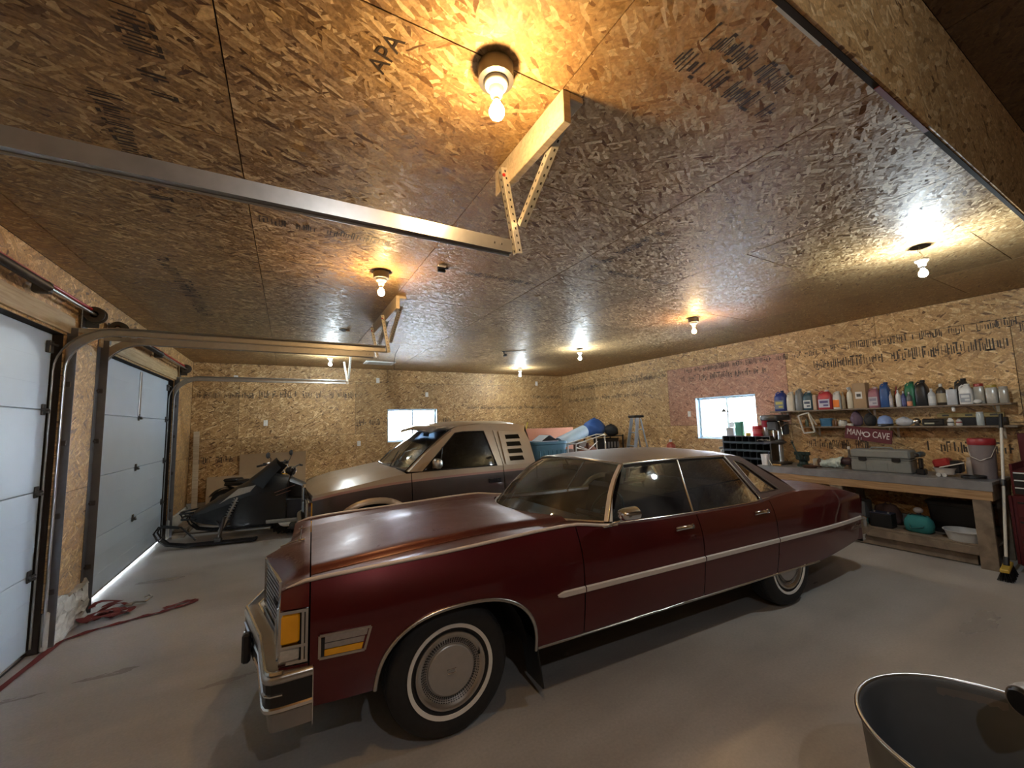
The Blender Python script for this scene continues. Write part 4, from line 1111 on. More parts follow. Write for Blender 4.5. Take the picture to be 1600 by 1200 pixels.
def tzb(x):
    for (c, h, b, t, e) in (TARC, TARR):
        if abs(x - c) < h: return b + t * max(0, 1 - (abs(x - c) / h) ** e) ** (1 / e)
    return .40
def ty(z, x):
    y = sm([(.38, .05), (.55, .012), (.78, 0), (.95, .012), (1.04, .03), (1.12, .045)], z)
    if x < .35: y += .10 * ((.35 - x) / .3) ** 2
    return y
def mir(y, s): return y if s > 0 else TW - y
def tside(xs, s, name, parent, upper=True):
    mb = MB(); rows = []
    for x in xs:
        zb_, zs_, z1 = tzb(x), tzs(x), tzt(x); zs_ = max(zs_, zb_ + .03)
        zz = [zb_ + (zs_ - zb_) * i / 9 for i in range(10)] + [zs_ + .028] + [zs_ + .028 + (z1 - zs_ - .028) * i / 3 for i in (1, 2, 3)]
        rows.append([(x, mir(ty(z, x), s), z) for z in zz])
    mb.grid(rows, flip=(s < 0), mf=lambda i, j: 0 if j < 9 else (1 if j < 10 else 2))
    return mb.build(name, [M['brown'], M['stripe'], M['beige']], parent, smooth=40)
ta = cos_cols(TARC[0] - TARC[1], TARC[0] + TARC[1], 25)
tr_ = cos_cols(TARR[0] - TARR[1], TARR[0] + TARR[1], 25)
for s in (1, -1):
    tside([.10, .2, .29] + ta + [1.215], s, 'front_fender', TRK)
    d = tside(lin(1.225, 2.53, 14), s, 'cab_door', TRK)
    h = MB(); h.box((2.38, mir(-.004, s), .93), (.20, .022, .06), .008); h.box((2.36, mir(-.014, s), .935), (.12, .016, .03), .006); h.build('door_handle', M['black'], d)
    tside(lin(2.54, 3.08, 6), s, 'cab_side', TRK)
    tside(lin(3.12, 3.86, 5) + tr_ + lin(4.78, 5.34, 4), s, 'box_side', TRK)
    for xs, nm in ((ta, 'arch_lip'), (tr_, 'rear_arch_lip')):
        mb = MB(); rows = []
        for x in xs:
            z = tzb(x); y = ty(z, x); cx = TARC[0] if x < 2 else TARR[0]
            dx, dz = (x - cx) / .45, (z - .36) / .44; l = math.hypot(dx, dz); dx, dz = dx / l, dz / l
            rows.append([(x - dx * .004, mir(y + .03, s), z - dz * .004), (x, mir(y - .022, s), z), (x + dx * .045, mir(y - .02, s), z + dz * .045), (x + dx * .07, mir(ty(z + .06, x) + .002, s), z + dz * .07)])
        mb.grid(rows, flip=(s < 0)); mb.build(nm, M['beige'], TRK, smooth=50)
# hood
rows = []
for i in range(23):
    u = -1 + 2 * i / 22; r = []
    for k in range(16):
        xb_ = 1.16 - .10 * (1 - u * u); x = .065 + (xb_ - .065) * k / 15 + .06 * (u * u) * (1 - k / 15)
        y0 = mir(ty(tzt(x), x), 1); y = TW / 2 + u * (TW / 2 - y0)
        z = tzt(x) + (.075 * (1 - abs(u) ** 2.6)) * min(1, .35 + k / 8) - (.045 * (1 - k / 2) if k < 2 else 0) * .6
        if abs(abs(u) - .62) < .06 : z += .006
        r.append((x, y, z))
    rows.append(r)
MB().grid(rows).build('hood', M['beige'], TRK, smooth=45)
# cowl, cab shell
def tg(z): return .045 + (z - 1.12) * .27
def gq(x, z, s, e=0.0): return (x, mir(tg(z) - e, s), z)
fw = []
for i in range(21):
    u = -1 + 2 * i / 20; B = Vector((1.17 - .12 * (1 - u * u), TW / 2 + u * (TW / 2 - .12), 1.135 + .03 * (1 - u * u))); T = Vector((1.80 - .10 * (1 - u * u), TW / 2 + u * (TW / 2 - .245), 1.635 + .045 * (1 - u * u)))
    fw.append([tuple(B.lerp(T, k / 6) + Vector((-.012, 0, .012)) * math.sin(math.pi * k / 6)) for k in range(7)])
w = MB().grid(fw).build('windshield', CLEARG, TRK, smooth=60)
MB().tube([r[0] for r in fw], .022, 6).build('wiper_cowl', M['black'], w, smooth=60)
for k, u in ((5, .3), (13, -.2)):
    p0, p1 = Vector(fw[k][0]), Vector(fw[k + 3][2]); MB().tube([p0 + Vector((-.02, 0, .02)), p1 + Vector((-.02, 0, .015))], .006, 5).build('wiper', M['black'], w)
for s in (1, -1):
    e = fw[0] if s > 0 else fw[-1]
    A = [(1.215, 1.12), (1.36, 1.235), (1.52, 1.365), (1.68, 1.495), (1.80, 1.60)]      # window front edge in x, z
    p = MB(); rows = []
    for k, q in enumerate(e):
        t = k / 6; x = 1.36 + (1.86 - 1.36) * t; z = 1.125 + (1.60 - 1.125) * t
        rows.append([(q[0] - .005, q[1], q[2] + .003), (q[0] + .02, mir(tg(q[2]) + .0, s), q[2]), gq(x, z, s)])
    p.grid(rows, flip=(s < 0)); p.build('windshield_pillar', M['beige'], TRK, smooth=35)
    MB().tube([r[0] for r in rows], .012, 6).build('pillar_gasket', M['black'], TRK, smooth=60)
    def poly(nm, pts, mt, ee=0.0, par=TRK):
        mb = MB(); P = [gq(x, z, s, ee) for x, z in pts]; Q = [gq(x, z, s, ee - .012) for x, z in pts]; n = len(P)
        mb.add(P + Q, [tuple(range(n)), tuple(range(n, 2 * n))[::-1]] + [(i, (i + 1) % n, n + (i + 1) % n, n + i) for i in range(n)]); return mb.build(nm, mt, par)
    poly('roof_rail', [(1.86, 1.60), (1.98, 1.615), (2.30, 1.615), (2.56, 1.615), (2.98, 1.60), (3.0, 1.66), (2.9, 1.70), (2.3, 1.715), (1.9, 1.69), (1.80, 1.64)], M['beige'])
    poly('door_pillar', [(2.445, 1.12), (2.535, 1.12), (2.44, 1.615), (2.30, 1.615)], M['beige'])
    poly('cab_corner', [(2.545, 1.12), (3.085, 1.12), (3.04, 1.45), (2.98, 1.60), (2.45, 1.615)], M['beige'])
    fr_ = poly('louvre_frame', [(2.60, 1.15), (2.93, 1.15), (2.90, 1.575), (2.56, 1.59)], M['beige'], .014)
    for k in range(4):
        z0 = 1.175 + .103 * k; z1 = z0 + .062; xo = -.03 * (z0 - 1.15) / .43
        poly('louvre_slot', [(2.655 + xo, z0), (2.90 + xo * .8 - .01, z0), (2.88 + xo * .8 - .012, z1), (2.645 + xo, z1)], TINT, .024, fr_)
    poly('window_hinge_bar', [(2.575, 1.14), (2.605, 1.14), (2.555, 1.60), (2.525, 1.60)], M['beige'], .026)
    g_ = poly('side_window', [(1.36, 1.125), (2.445, 1.125), (2.30, 1.61), (1.98, 1.61), (1.86, 1.597)], TINT, -.006)
    P = [gq(x, z, s, .003) for x, z in ((1.36, 1.128), (2.44, 1.128), (2.297, 1.61), (1.98, 1.612), (1.86, 1.597))]
    MB().tube(P, .009, 6, closed=True).build('window_gasket', M['black'], g_)
    MB().tube([gq(1.60, 1.13, s, .004), gq(1.66, 1.42, s, .004)], .007, 6).build('vent_post', M['black'], g_)
    m = MB(); m.box((1.52, mir(-.09, s), 1.225), (.10, .17, .12), .03); m.bar((1.50, mir(.02, s), 1.17), (1.52, mir(-.06, s), 1.19), .05, .03, ch=.006); m.build('door_mirror', M['dullchrome'], TRK, smooth=50)
# roof
rows = []
for i in range(21):
    u = -1 + 2 * i / 20; r = []
    for k in range(12):
        t = k / 11; x = 1.78 - .10 * (1 - u * u) + (3.06 - 1.78 + .1 * (1 - u * u)) * t - (.06 * u * u) * t
        z = sm([(0, 1.655), (.12, 1.695), (.4, 1.715), (.8, 1.705), (1, 1.655)], t) + .055 * (1 - abs(u) ** 2.4)
        y = TW / 2 + u * (TW / 2 - .205)
        r.append((x, y, z))
    rows.append(r)
MB().grid(rows).build('roof', M['beige'], TRK, smooth=45)
b = MB(); rows = []
for i in range(11):
    u = -1 + 2 * i / 10; rows.append([(3.03, TW / 2 + u * .74, 1.66), (3.08, TW / 2 + u * .86, 1.30), (3.09, TW / 2 + u * .92, 1.12), (3.09, TW / 2 + u * .93, .5)])
b.grid(rows); b.build('cab_back', M['beige'], TRK, smooth=40)
MB().b2((3.07, .35, 1.22), (3.10, TW - .35, 1.56), .01).build('rear_glass', TINT, TRK)
rows = []
for i in range(15):
    u = -1 + 2 * i / 14; y = TW / 2 + u * .79; f0 = 1.50 - .10 * (1 - u * u)
    rows.append([(f0 + .30, y, 1.672 + .045 * (1 - u * u)), (f0 + .12, y * .995, 1.662 + .05 * (1 - u * u)), (f0, y, 1.622 + .05 * (1 - u * u)), (f0 + .01, y, 1.605 + .05 * (1 - u * u)), (f0 + .14, y, 1.635 + .045 * (1 - u * u)), (f0 + .30, y, 1.655 + .04 * (1 - u * u))])
MB().grid(rows).build('sun_visor', M['brown'], TRK, smooth=50)
for y in (.24, TW / 2, TW - .24):
    MB().tube([(1.62, y, 1.655 + .02), (1.76, y, 1.665 + .02)], .008, 6).build('visor_bracket', M['bracket'], TRK)
# front end
g_ = MB(); g_.b2((.095, .10, .50), (.14, TW - .10, .90), .02); g_.build('grille', M['black'], TRK)
for k in range(4): MB().b2((.07, .46, .585 + .085 * k), (.096, TW - .46, .60 + .085 * k), .003).build('grille_bar', M['darksteel'], TRK)
MB().b2((.062, .70, .685), (.072, 1.25, .765), .003).build('grille_emblem', M['chrome'], TRK)
for s in (1, -1):
    for z0, z1 in ((.70, .868), (.535, .675)):
        bz = MB(); bz.b2((.05, mir(.10, s), z0 - .012), (.11, mir(.455, s), z1 + .012), .008); o = bz.build('headlamp_bezel', M['chrome'], TRK)
        l = MB(); l.b2((.035, mir(.115, s), z0), (.056, mir(.44, s), z1), .01); l.build('headlamp', M['clear'], o)
        a = MB(); a.add([(.058, mir(.112, s), z0), (.20, mir(.052, s), z0), (.20, mir(.052, s), z1), (.058, mir(.112, s), z1), (.05, mir(.135, s), z0), (.20, mir(.135, s), z0), (.20, mir(.135, s), z1), (.05, mir(.135, s), z1)], [(0, 1, 2, 3), (4, 7, 6, 5), (0, 4, 5, 1), (3, 2, 6, 7), (0, 3, 7, 4), (1, 5, 6, 2)]); a.build('amber_lens', M['amber'], o)
        MB().b2((.20, mir(.048, s), z0 - .01), (.222, mir(.10, s), z1 + .01), .004).build('lens_trim', M['chrome'], o)
b = MB(); P = [(.30, .0), (.10, .0), (.03, .03), (-.02, .20), (-.03, TW / 2), (-.02, TW - .2), (.03, TW - .03), (.10, TW), (.30, TW)]
ribbon(b, P[::-1], [(-.05, .50), (-.01, .495), (0, .47), (0, .36), (-.02, .33)]); b.build('front_bumper', M['dullchrome'], TRK, smooth=40)
MB().b2((5.33, .06, .50), (5.37, TW - .06, 1.12), .01).build('tailgate', M['brown'], TRK)
MB().b2((5.37, .05, .42), (5.50, TW - .05, .56), .02).build('rear_bumper', M['chrome'], TRK)
bx = MB(); bx.b2((3.12, .10, .66), (5.33, TW - .10, .68)); bx.b2((3.12, .06, .68), (3.15, TW - .06, 1.10)); bx.b2((3.15, .085, .68), (5.33, .11, 1.11)); bx.b2((3.15, TW - .11, .68), (5.33, TW - .085, 1.11)); bx.build('cargo_bed', M['brown'], TRK)
for s in (1, -1): MB().b2((3.12, mir(.035, s), 1.112), (5.34, mir(.12, s), 1.128), .005).build('bed_rail', M['black'], TRK)
u = MB(); u.b2((.15, .42, .30), (5.3, TW - .42, .62), .03); u.b2((1.24, .06, .36), (3.06, TW - .06, .60), .02); u.b2((.12, .16, .55), (1.2, .30, .88)); u.b2((.12, TW - .30, .55), (1.2, TW - .16, .88)); u.build('chassis', M['under'], TRK)
for s in (1, -1):
    for x in (TARC[0], TARR[0]):
        w = MB(); rr = .37; w.lathe([(.20, -.09), (.25, -.11), (.32, -.108), (.355, -.085), (rr, -.05), (rr, .05), (.355, .085), (.32, .108), (.25, .11), (.20, .09)], (0, 0, 0), 'y', 36); o = w.build('wheel', M['rubber'], TRK, smooth=40); o.location = (x, mir(.165, s), .37)
        h = MB(); h.lathe([(.205, -s * .085), (.195, -s * .10), (.16, -s * .085), (.09, -s * .075), (.06, -s * .10), (0, -s * .105)], (0, 0, 0), 'y', 32); h.build('wheel_rim', M['hub'], o, smooth=30)
# cabin
c = MB(); c.b2((1.12, .12, .85), (1.50, TW - .12, 1.12), .05); c.build('dashboard', M['dash'], TRK, smooth=40)
for y in (.55, TW - .55):
    c = MB(); c.b2((1.75, y - .30, .60), (2.25, y + .30, .82), .05); c.box((2.28, y, 1.08), (.15, .56, .62), .05, Matrix.Rotation(R(12), 3, 'Y')); c.box((2.40, y, 1.43), (.09, .27, .15), .03); c.build('seat', M['dash'], TRK, smooth=40)
c = MB(); Mx = Matrix.Translation((1.62, .50, 1.14)) @ Matrix.Rotation(R(-58), 4, 'Y')
c.tube([(.19 * math.cos(a), .19 * math.sin(a), 0) for a in lin(0, 2 * math.pi * 27 / 28, 28)], .012, 8, closed=True); c.bar((0, -.19, 0), (0, .19, 0), .03, .012); c.box((0, 0, -.01), (.1, .14, .03), .01); c.tube([(0, 0, 0), (0, 0, -.2)], .025, 8); c.xf(Mx); c.build('steering_wheel', M['black'], TRK, smooth=50)
c = MB(); c.box((1.70, TW / 2, 1.575), (.03, .22, .06), .01); c.build('rear_view_mirror', M['black'], TRK)
c = MB(); c.box((1.70, TW / 2, 1.41), (.004, .075, .075), .001, Matrix.Rotation(R(45), 3, 'X')); c.tube([(1.70, TW / 2, 1.46), (1.70, TW / 2, 1.55)], .002, 4); c.build('hanging_freshener', M['black'], TRK)
pm = mat('blue_white_papers', (.38, .58, .75), .6, var=.5, scale=30)
c = MB()
rnd = random.Random(3)
c.grid([[(1.18 + .26 * i / 7, .75 + .6 * j / 9, 1.125 + .10 * rnd.random() * math.sin(math.pi * i / 7) * math.sin(math.pi * j / 9)) for j in range(10)] for i in range(8)])
tag(c.build('paper_bundle', pm), 'crumpled blue and white papers on the pickup dashboard behind the windscreen', 'papers').location = (.16, 5.1, 0)
# ------------------------------------------------------------------ black snowmobile, nose to the doors
M['sled'] = mat('black_bodywork', (.009, .009, .010), .38, var=.2, scale=5, coat=.15)
M['shock'] = mat('grey_coil', (.42, .42, .43), .35, .6, var=.4, scale=40)
SL = thing('snowmobile', 'black snowmobile with grey shock, nose towards the farther white door', 'snowmobile', (.25, 7.95, 0), R(168))
# local x forwards, y to its left (away from camera), z up
def loft(name, secs, mt, parent, n=15, smooth=35):
    """secs: (x, half width, z bottom, z side, z top)"""
    rows = []
    for (x, w, z0, z1, z2) in secs:
        r = []
        for i in range(n):
            u = -1 + 2 * i / (n - 1)
            if abs(u) > .72: t = (1 - abs(u)) / .28; y = w * (1 - .05 * t); z = z0 + (z1 - z0) * t
            else: y = w * .95 * u / .72; z = z1 + (z2 - z1) * (1 - abs(u / .72) ** 1.9)
            r.append((x, math.copysign(abs(y), u), z))
        rows.append(r)
    mb = MB().grid(rows)
    o = len(mb.v); mb.f.append(tuple(range(n))); mb.m.append(0); mb.f.append(tuple((len(rows) - 1) * n + i for i in range(n))[::-1]); mb.m.append(0)
    return mb.build(name, mt, parent, smooth=smooth)
loft('tunnel', [(-1.25, .20, .28, .52, .55), (-.3, .22, .26, .55, .60), (.45, .24, .20, .55, .66)], M['sled'], SL)
loft('cowl', [(.20, .30, .26, .74, .93), (.45, .36, .22, .72, .98), (.75, .37, .22, .66, .92), (1.05, .33, .24, .54, .76), (1.35, .25, .28, .44, .58), (1.55, .14, .32, .40, .46), (1.60, .05, .36, .39, .41)], M['sled'], SL)
loft('seat', [(-1.15, .15, .55, .72, .76), (-.9, .19, .55, .76, .80), (-.4, .20, .55, .72, .75), (-.05, .17, .57, .74, .78), (.2, .13, .6, .84, .92)], M['black'], SL)
wsd = MB(); rows = []
for i in range(9):
    u = -1 + 2 * i / 8; rows.append([(.82 - .28 * u * u, .30 * u, .90 - .14 * u * u), (.62 - .2 * u * u, .27 * u, 1.06 - .12 * u * u), (.42 - .12 * u * u, .22 * u, 1.24 - .16 * abs(u))])
wsd.grid(rows); wsd.build('windshield', M['black'], SL, smooth=60)
for s in (-1, 1):
    pd = MB(); pd.prism([(.98, .66), (1.12, .58), (.86, .80), (.62, .84), (.70, .74)], s * .355 - .004, s * .355 + .004); pd.build('side_decal', M['clear'] if s < 0 else M['clear'], SL)
    st = MB(); st.bar((.35, s * .372, .70), (.06, s * .34, .80), .006, .025, (0, 1, 0)); st.bar((.33, s * .374, .655), (.12, s * .35, .72), .006, .015, (0, 1, 0)); st.build('side_stripe', M['stripe'], SL)
    rb = MB(); rb.b2((-1.1, s * .22, .23), (.45, s * .42, .25), .005); rb.b2((-1.1, s * .41, .25), (.45, s * .43, .29), .005); rb.build('running_board', M['steel'], SL)
    # ski, spindle, arms, coil-over
    y = s * .50
    sk = MB(); P = [(.55, .03), (.62, .022), (1.5, .022), (1.70, .06), (1.80, .15)]
    rows = [[(x, y - .065, z + .03), (x, y - .06, z), (x, y, z - .018), (x, y + .06, z), (x, y + .065, z + .03)] for x, z in P]
    sk.grid(rows); so = sk.build('ski', M['sled'], SL, smooth=40)
    lp = MB(); lp.tube([(1.80, y - .055, .16), (1.85, y - .05, .25), (1.80, y - .045, .34), (1.55, y - .03, .30), (1.35, y, .10)], .013, 8); lp.tube([(1.80, y + .055, .16), (1.85, y + .05, .25), (1.80, y + .045, .34), (1.55, y + .03, .30)], .013, 8); lp.tube([(1.82, y - .05, .30), (1.82, y + .05, .30)], .012, 8); lp.build('ski_loop', M['black'], so, smooth=60)
    sp = MB(); sp.tube([(1.06, y, .05), (1.0, s * .47, .40)], .022, 10); sp.box((1.06, y, .07), (.10, .05, .07), .01); sp.build('spindle', M['darksteel'], SL)
    ar = MB(); ar.tube([(1.04, s * .46, .22), (.92, s * .24, .32)], .014, 8); ar.tube([(1.04, s * .46, .24), (1.22, s * .22, .34)], .014, 8); ar.tube([(1.0, s * .46, .38), (.95, s * .26, .46)], .012, 8); ar.build('suspension_arm', M['darksteel'], SL)
    sh = MB(); a, b = Vector((1.06, s * .46, .18)), Vector((.88, s * .33, .66)); sh.tube([a, b], .016, 8); sh.tube([a, a.lerp(b, .35)], .028, 10); so2 = sh.build('shock_absorber', M['clear'], SL, smooth=60)
    co = MB(); cc = []
    dd = (b - a).normalized(); e1 = dd.orthogonal().normalized(); e2 = dd.cross(e1)
    for k in range(97):
        t = k / 96; q = a.lerp(b, .35 + .6 * t); an = 2 * math.pi * 8 * t; cc.append(q + (e1 * math.cos(an) + e2 * math.sin(an)) * .036)
    co.tube(cc, .006, 5); co.build('coil', M['shock'], so2, smooth=60)
bm = MB(); bm.tube([(1.45, -.26, .36), (1.66, -.20, .36), (1.72, 0, .37), (1.66, .20, .36), (1.45, .26, .36)], .014, 8); bm.tube([(1.5, -.22, .46), (1.70, -.16, .44), (1.75, 0, .44), (1.70, .16, .44), (1.5, .22, .46)], .014, 8); bm.tube([(1.74, -.06, .44), (1.71, -.06, .37)], .01, 6); bm.tube([(1.74, .06, .44), (1.71, .06, .37)], .01, 6); bm.build('front_bumper', M['black'], SL, smooth=60)
hb_ = MB(); hb_.tube([(.22, 0, .88), (.14, 0, 1.06)], .02, 8); hb_.tube([(.10, -.36, 1.06), (.12, -.22, 1.08), (.15, 0, 1.06), (.12, .22, 1.08), (.10, .36, 1.06)], .013, 8); ho = hb_.build('handlebar', M['black'], SL, smooth=60)
for s in (-1, 1): MB().tube([(.097, s * .38, 1.058), (.112, s * .26, 1.078)], .019, 8).build('grip', M['black'], ho, smooth=60)
tkr = []
n = 40
def trk(t):                                     # rubber track loop in x, z
    L1, r_ = 1.5, .13; per = 2 * L1 + 2 * math.pi * r_; d = t * per
    if d < L1: return (-1.2 + d, .035)
    d -= L1
    if d < math.pi * r_: a = d / r_; return (.3 + r_ * math.sin(a), .035 + r_ - r_ * math.cos(a))
    d -= math.pi * r_
    if d < L1: return (.3 - d, .035 + 2 * r_)
    d -= L1; a = d / r_; return (-1.2 - r_ * math.sin(a), .035 + r_ + r_ * math.cos(a))
rows = [[(x, -.19, z), (x, .19, z)] for x, z in [trk(i / 60) for i in range(61)]]
to = MB().grid(rows).build('track_belt', M['rubber'], SL)
lg = MB()
for i in range(60):
    x, z = trk(i / 60); cx = min(.3, max(-1.2, x)); dx, dz = x - cx, z - .165; l = math.hypot(dx, dz) or 1
    lg.box((x + dx / l * .012, 0, z + dz / l * .012), (.02, .36, .03), 0)
lo = lg.build('track_lugs', M['rubber'], to); lo['kind'] = 'stuff'
for s in (-1, 1):
    b = MB()
    for x in (-1.1, -.7, -.3, .1): b.lathe([(.0, -.02), (.07, -.02), (.07, .02), (0, .02)], (x, s * .15, .12), 'y', 14)
    b.bar((-1.2, s * .12, .07), (.2, s * .12, .07), .025, .03); b.build('slide_rail', M['darksteel'], SL)
# ------------------------------------------------------------------ motorcycle between the snowmobile and the pickup
MC = thing('motorcycle', 'dark motorcycle with chrome fork and round mirrors between snowmobile and pickup', 'motorcycle', (-.41, 9.11, 0), R(-30))
# local x forwards
def mwheel(x, r, wd, nm):
    w = MB(); w.lathe([(r - .085, -wd * .6), (r - .03, -wd), (r - .005, -wd * .5), (r, 0), (r - .005, wd * .5), (r - .03, wd), (r - .085, wd * .6)], (0, 0, 0), 'y', 36); o = w.build(nm, M['rubber'], MC, smooth=50); o.location = (x, 0, r)
    rm_ = MB(); rm_.lathe([(r - .085, -wd * .6), (r - .10, -.02), (r - .10, .02), (r - .085, wd * .6)], (0, 0, 0), 'y', 36); rm_.lathe([(0, -.06), (.045, -.055), (.045, .055), (0, .06)], (0, 0, 0), 'y', 16); rm_.build('rim', M['chrome'], o, smooth=40)
    sp = MB()
    for k in range(18):
        a = 2 * math.pi * k / 18; sp.tube([(.04 * math.cos(a), .04 * (-1) ** k, .04 * math.sin(a)), ((r - .1) * math.cos(a + .2), 0, (r - .1) * math.sin(a + .2))], .0022, 4)
    so = sp.build('spokes', M['chrome'], o); so['kind'] = 'stuff'
mwheel(.72, .31, .05, 'front_wheel'); mwheel(-.68, .31, .06, 'rear_wheel')
for s in (-1, 1):
    f_ = MB(); f_.tube([(.72, s * .09, .31), (.60, s * .09, .62)], .030, 10); f_.tube([(.60, s * .09, .62), (.43, s * .09, 1.04)], .019, 10); f_.build('fork_leg', M['chrome'], MC, smooth=60)
    mr = MB(); mr.tube([(.34, s * .30, 1.10), (.36, s * .33, 1.19), (.35, s * .36, 1.22)], .006, 6); mr.lathe([(0, -.012), (.05, -.012), (.058, 0), (.052, .006), (0, .007)], (.335, s * .37, 1.25), 'x', 20); mo = mr.build('mirror', M['black'], MC, smooth=50)
    MB().lathe([(0, 0), (.05, 0)], (.3215, s * .37, 1.25), 'x', 20).build('mirror_glass', M['chrome'], mo)
    gr = MB(); gr.tube([(.24, s * .34, 1.08), (.16, s * .42, 1.06)], .018, 8); gr.box((.25, s * .33, 1.09), (.06, .05, .05), .012); gr.tube([(.30, s * .33, 1.10), (.26, s * .43, 1.08)], .006, 6); gr.build('grip', M['black'], MC, smooth=50)
    ts = MB(); ts.tube([(.52, s * .08, .88), (.52, s * .17, .88)], .008, 6); ts.lathe([(0, -.03), (.026, -.02), (.03, .01), (0, .03)], (.52, s * .19, .88), 'x', 14); ts.build('turn_signal', M['amber'], MC, smooth=50)
hb_ = MB(); hb_.tube([(.22, -.36, 1.08), (.34, -.22, 1.12), (.40, -.08, 1.06), (.40, .08, 1.06), (.34, .22, 1.12), (.22, .36, 1.08)], .012, 8); hb_.build('handlebar', M['chrome'], MC, smooth=60)
hl = MB(); hl.lathe([(0, -.10), (.06, -.08), (.085, -.01), (.09, .03), (.08, .035), (0, .045)], (.56, 0, .93), 'x', 24); hl.build('headlamp', M['black'], MC, smooth=40)
hl = MB(); hl.lathe([(.088, .028), (.094, .034), (.088, .042), (.08, .037)], (.56, 0, .93), 'x', 24); hl.build('headlamp_ring', M['chrome'], MC, smooth=40)
for s in (-1, 1):
    q = MB(); q.lathe([(0, -.03), (.042, -.03), (.045, .02), (.04, .024), (0, .02)], (.42, s * .055, 1.09), 'z', 18); q.build('gauge', M['black'], MC, smooth=40)
tk = MB(); tk.sphere((.14, 0, .80), .16, 18, 12, .78, 0, 1.75, .82); tk.build('fuel_tank', M['sled'], MC, smooth=60)
sx = MB(); sx.box((-.35, 0, .74), (.62, .26, .11), .045); sx.box((-.55, 0, .79), (.26, .24, .06), .025); sx.build('seat', M['black'], MC, smooth=50)
fr = MB(); fr.tube([(.43, 0, .96), (.30, 0, .62), (.22, 0, .28), (-.25, 0, .28), (-.35, 0, .55), (-.72, 0, .70)], .018, 8); fr.tube([(.42, 0, .90), (-.1, 0, .72), (-.7, 0, .70)], .016, 8); fr.tube([(-.25, .08, .32), (-.68, .08, .31)], .02, 8); fr.tube([(-.25, -.08, .32), (-.68, -.08, .31)], .02, 8); fr.build('motorcycle_frame', M['black'], MC, smooth=60)
en = MB(); en.b2((-.22, -.14, .30), (.18, .14, .48), .03)
for k in range(6): en.box((.05, 0, .50 + .025 * k), (.24, .24, .012), .002)
en.build('engine', M['darksteel'], MC)
ex = MB(); ex.tube([(.16, -.12, .52), (.26, -.15, .40), (.15, -.17, .25), (-.3, -.17, .25), (-.85, -.17, .33)], [.02, .022, .025, .035, .045], 10); ex.build('exhaust_pipe', M['chrome'], MC, smooth=60)
for x, nm in ((.72, 'front_mudguard'), (-.68, 'rear_mudguard')):
    m = MB(); rows = [[(x + .335 * math.cos(a), -.07, .31 + .335 * math.sin(a)), (x + .345 * math.cos(a), 0, .31 + .345 * math.sin(a)), (x + .335 * math.cos(a), .07, .31 + .335 * math.sin(a))] for a in lin(R(25) if x > 0 else R(10), R(150), 12)]
    m.grid(rows); m.build(nm, M['sled'], MC, smooth=60)
st = MB(); st.tube([(-.05, .10, .28), (-.08, .26, .012)], .012, 8); st.build('side_stand', M['darksteel'], MC)
# ------------------------------------------------------------------ against the back wall
def leaning(nm, label, cat, x, w, h, t, mt, foot=.16, z0=0.0, back=0.0):
    o = MB(); a = math.asin(foot / h)
    o.box((0, -.5 * h * math.sin(a) - t, .5 * h * math.cos(a) + z0), (w, t, h), 0, Matrix.Rotation(-a, 3, 'X'))
    b = tag(o.build(nm, mt), label, cat); b.location = (x, YB - .035 - back, .012); return b
leaning('cardboard_sheet', 'lower plain cardboard sheet leaning on the back wall behind the snowmobile', 'cardboard', -.86, 1.0, .82, .01, M['cardboard'], .12, 0, .09)
leaning('cardboard_sheet', 'taller plain cardboard sheet leaning on the back wall behind the handlebars', 'cardboard', -.25, 1.2, 1.22, .01, M['cardboard'], .06)
o = MB(); o.bar((0, -.22, .02), (-.05, -.03, 1.72), .09, .02, (0, 1, .1), .002)
b = tag(o.build('plank', M['lumber']), 'narrow board standing in the far left corner', 'board'); b.location = (-1.52, YB - .02, .0)
for k, (y, z, ln_, lab) in enumerate(((9.1, .045, 1.2, 'lower of two short boards lying in the far left corner'), (9.15, .12, 1.0, 'upper of two short boards lying in the far left corner'))):
    o = MB(); o.box((0, 0, 0), (.16, ln_, .06), .004); b = tag(o.build('short_board', M['oldwood']), lab, 'board'); b.location = (-1.52, y, z - .012)
# red tow strap on the floor
M['strap'] = mat('dark_red_webbing', (.16, .022, .02), .85, var=.3, scale=50)
def strapmesh(pts, w, h=.004):
    rows = []
    for i, p in enumerate(pts):
        p = Vector(p); a = Vector(pts[max(i - 1, 0)]); b = Vector(pts[min(i + 1, len(pts) - 1)]); t = (b - a); t.normalize(); n = Vector((-t.y, t.x, 0)).normalized()
        tw = .5 * math.sin(i * 1.3) * .6
        rows.append([p - n * w / 2 + Vector((0, 0, max(0, -tw) * w * .6)), p + Vector((0, 0, h)), p + n * w / 2 + Vector((0, 0, max(0, tw) * w * .6))])
    return rows
sp = MB(); main = [(-1.71, 3.9, .004), (-1.66, 4.5, .004), (-1.62, 4.95, .004), (-1.45, 5.06, .005), (-1.3, 5.10, .006), (-1.15, 5.16, .005), (-1.03, 5.17, .008), (-.95, 5.22, .006), (-.86, 5.25, .006), (-.78, 5.31, .006), (-.80, 5.36, .007), (-.90, 5.33, .010), (-1.02, 5.24, .012)]
pp = []
for a, b_ in zip(main, main[1:]):
    for k in range(4): pp.append(tuple(Vector(a).lerp(Vector(b_), k / 4)))
pp.append(main[-1])
sp.grid(strapmesh(pp, .05))
rnd = random.Random(5)
for k in range(7):
    c = Vector((-1.46 + rnd.uniform(-.06, .10), 5.28 + rnd.uniform(-.14, .14), .012 + .016 * k)); a0 = rnd.uniform(0, 6)
    loop = [c + Vector((.10 * math.cos(a0 + t), .07 * math.sin(a0 + t), .012 * math.sin(2 * t))) for t in lin(0, 5.2, 12)]
    sp.grid(strapmesh(loop, .05))
tag(sp.build('tow_strap', M['strap'], smooth=50), 'dark red webbing strap strewn on the floor by the door post', 'strap')
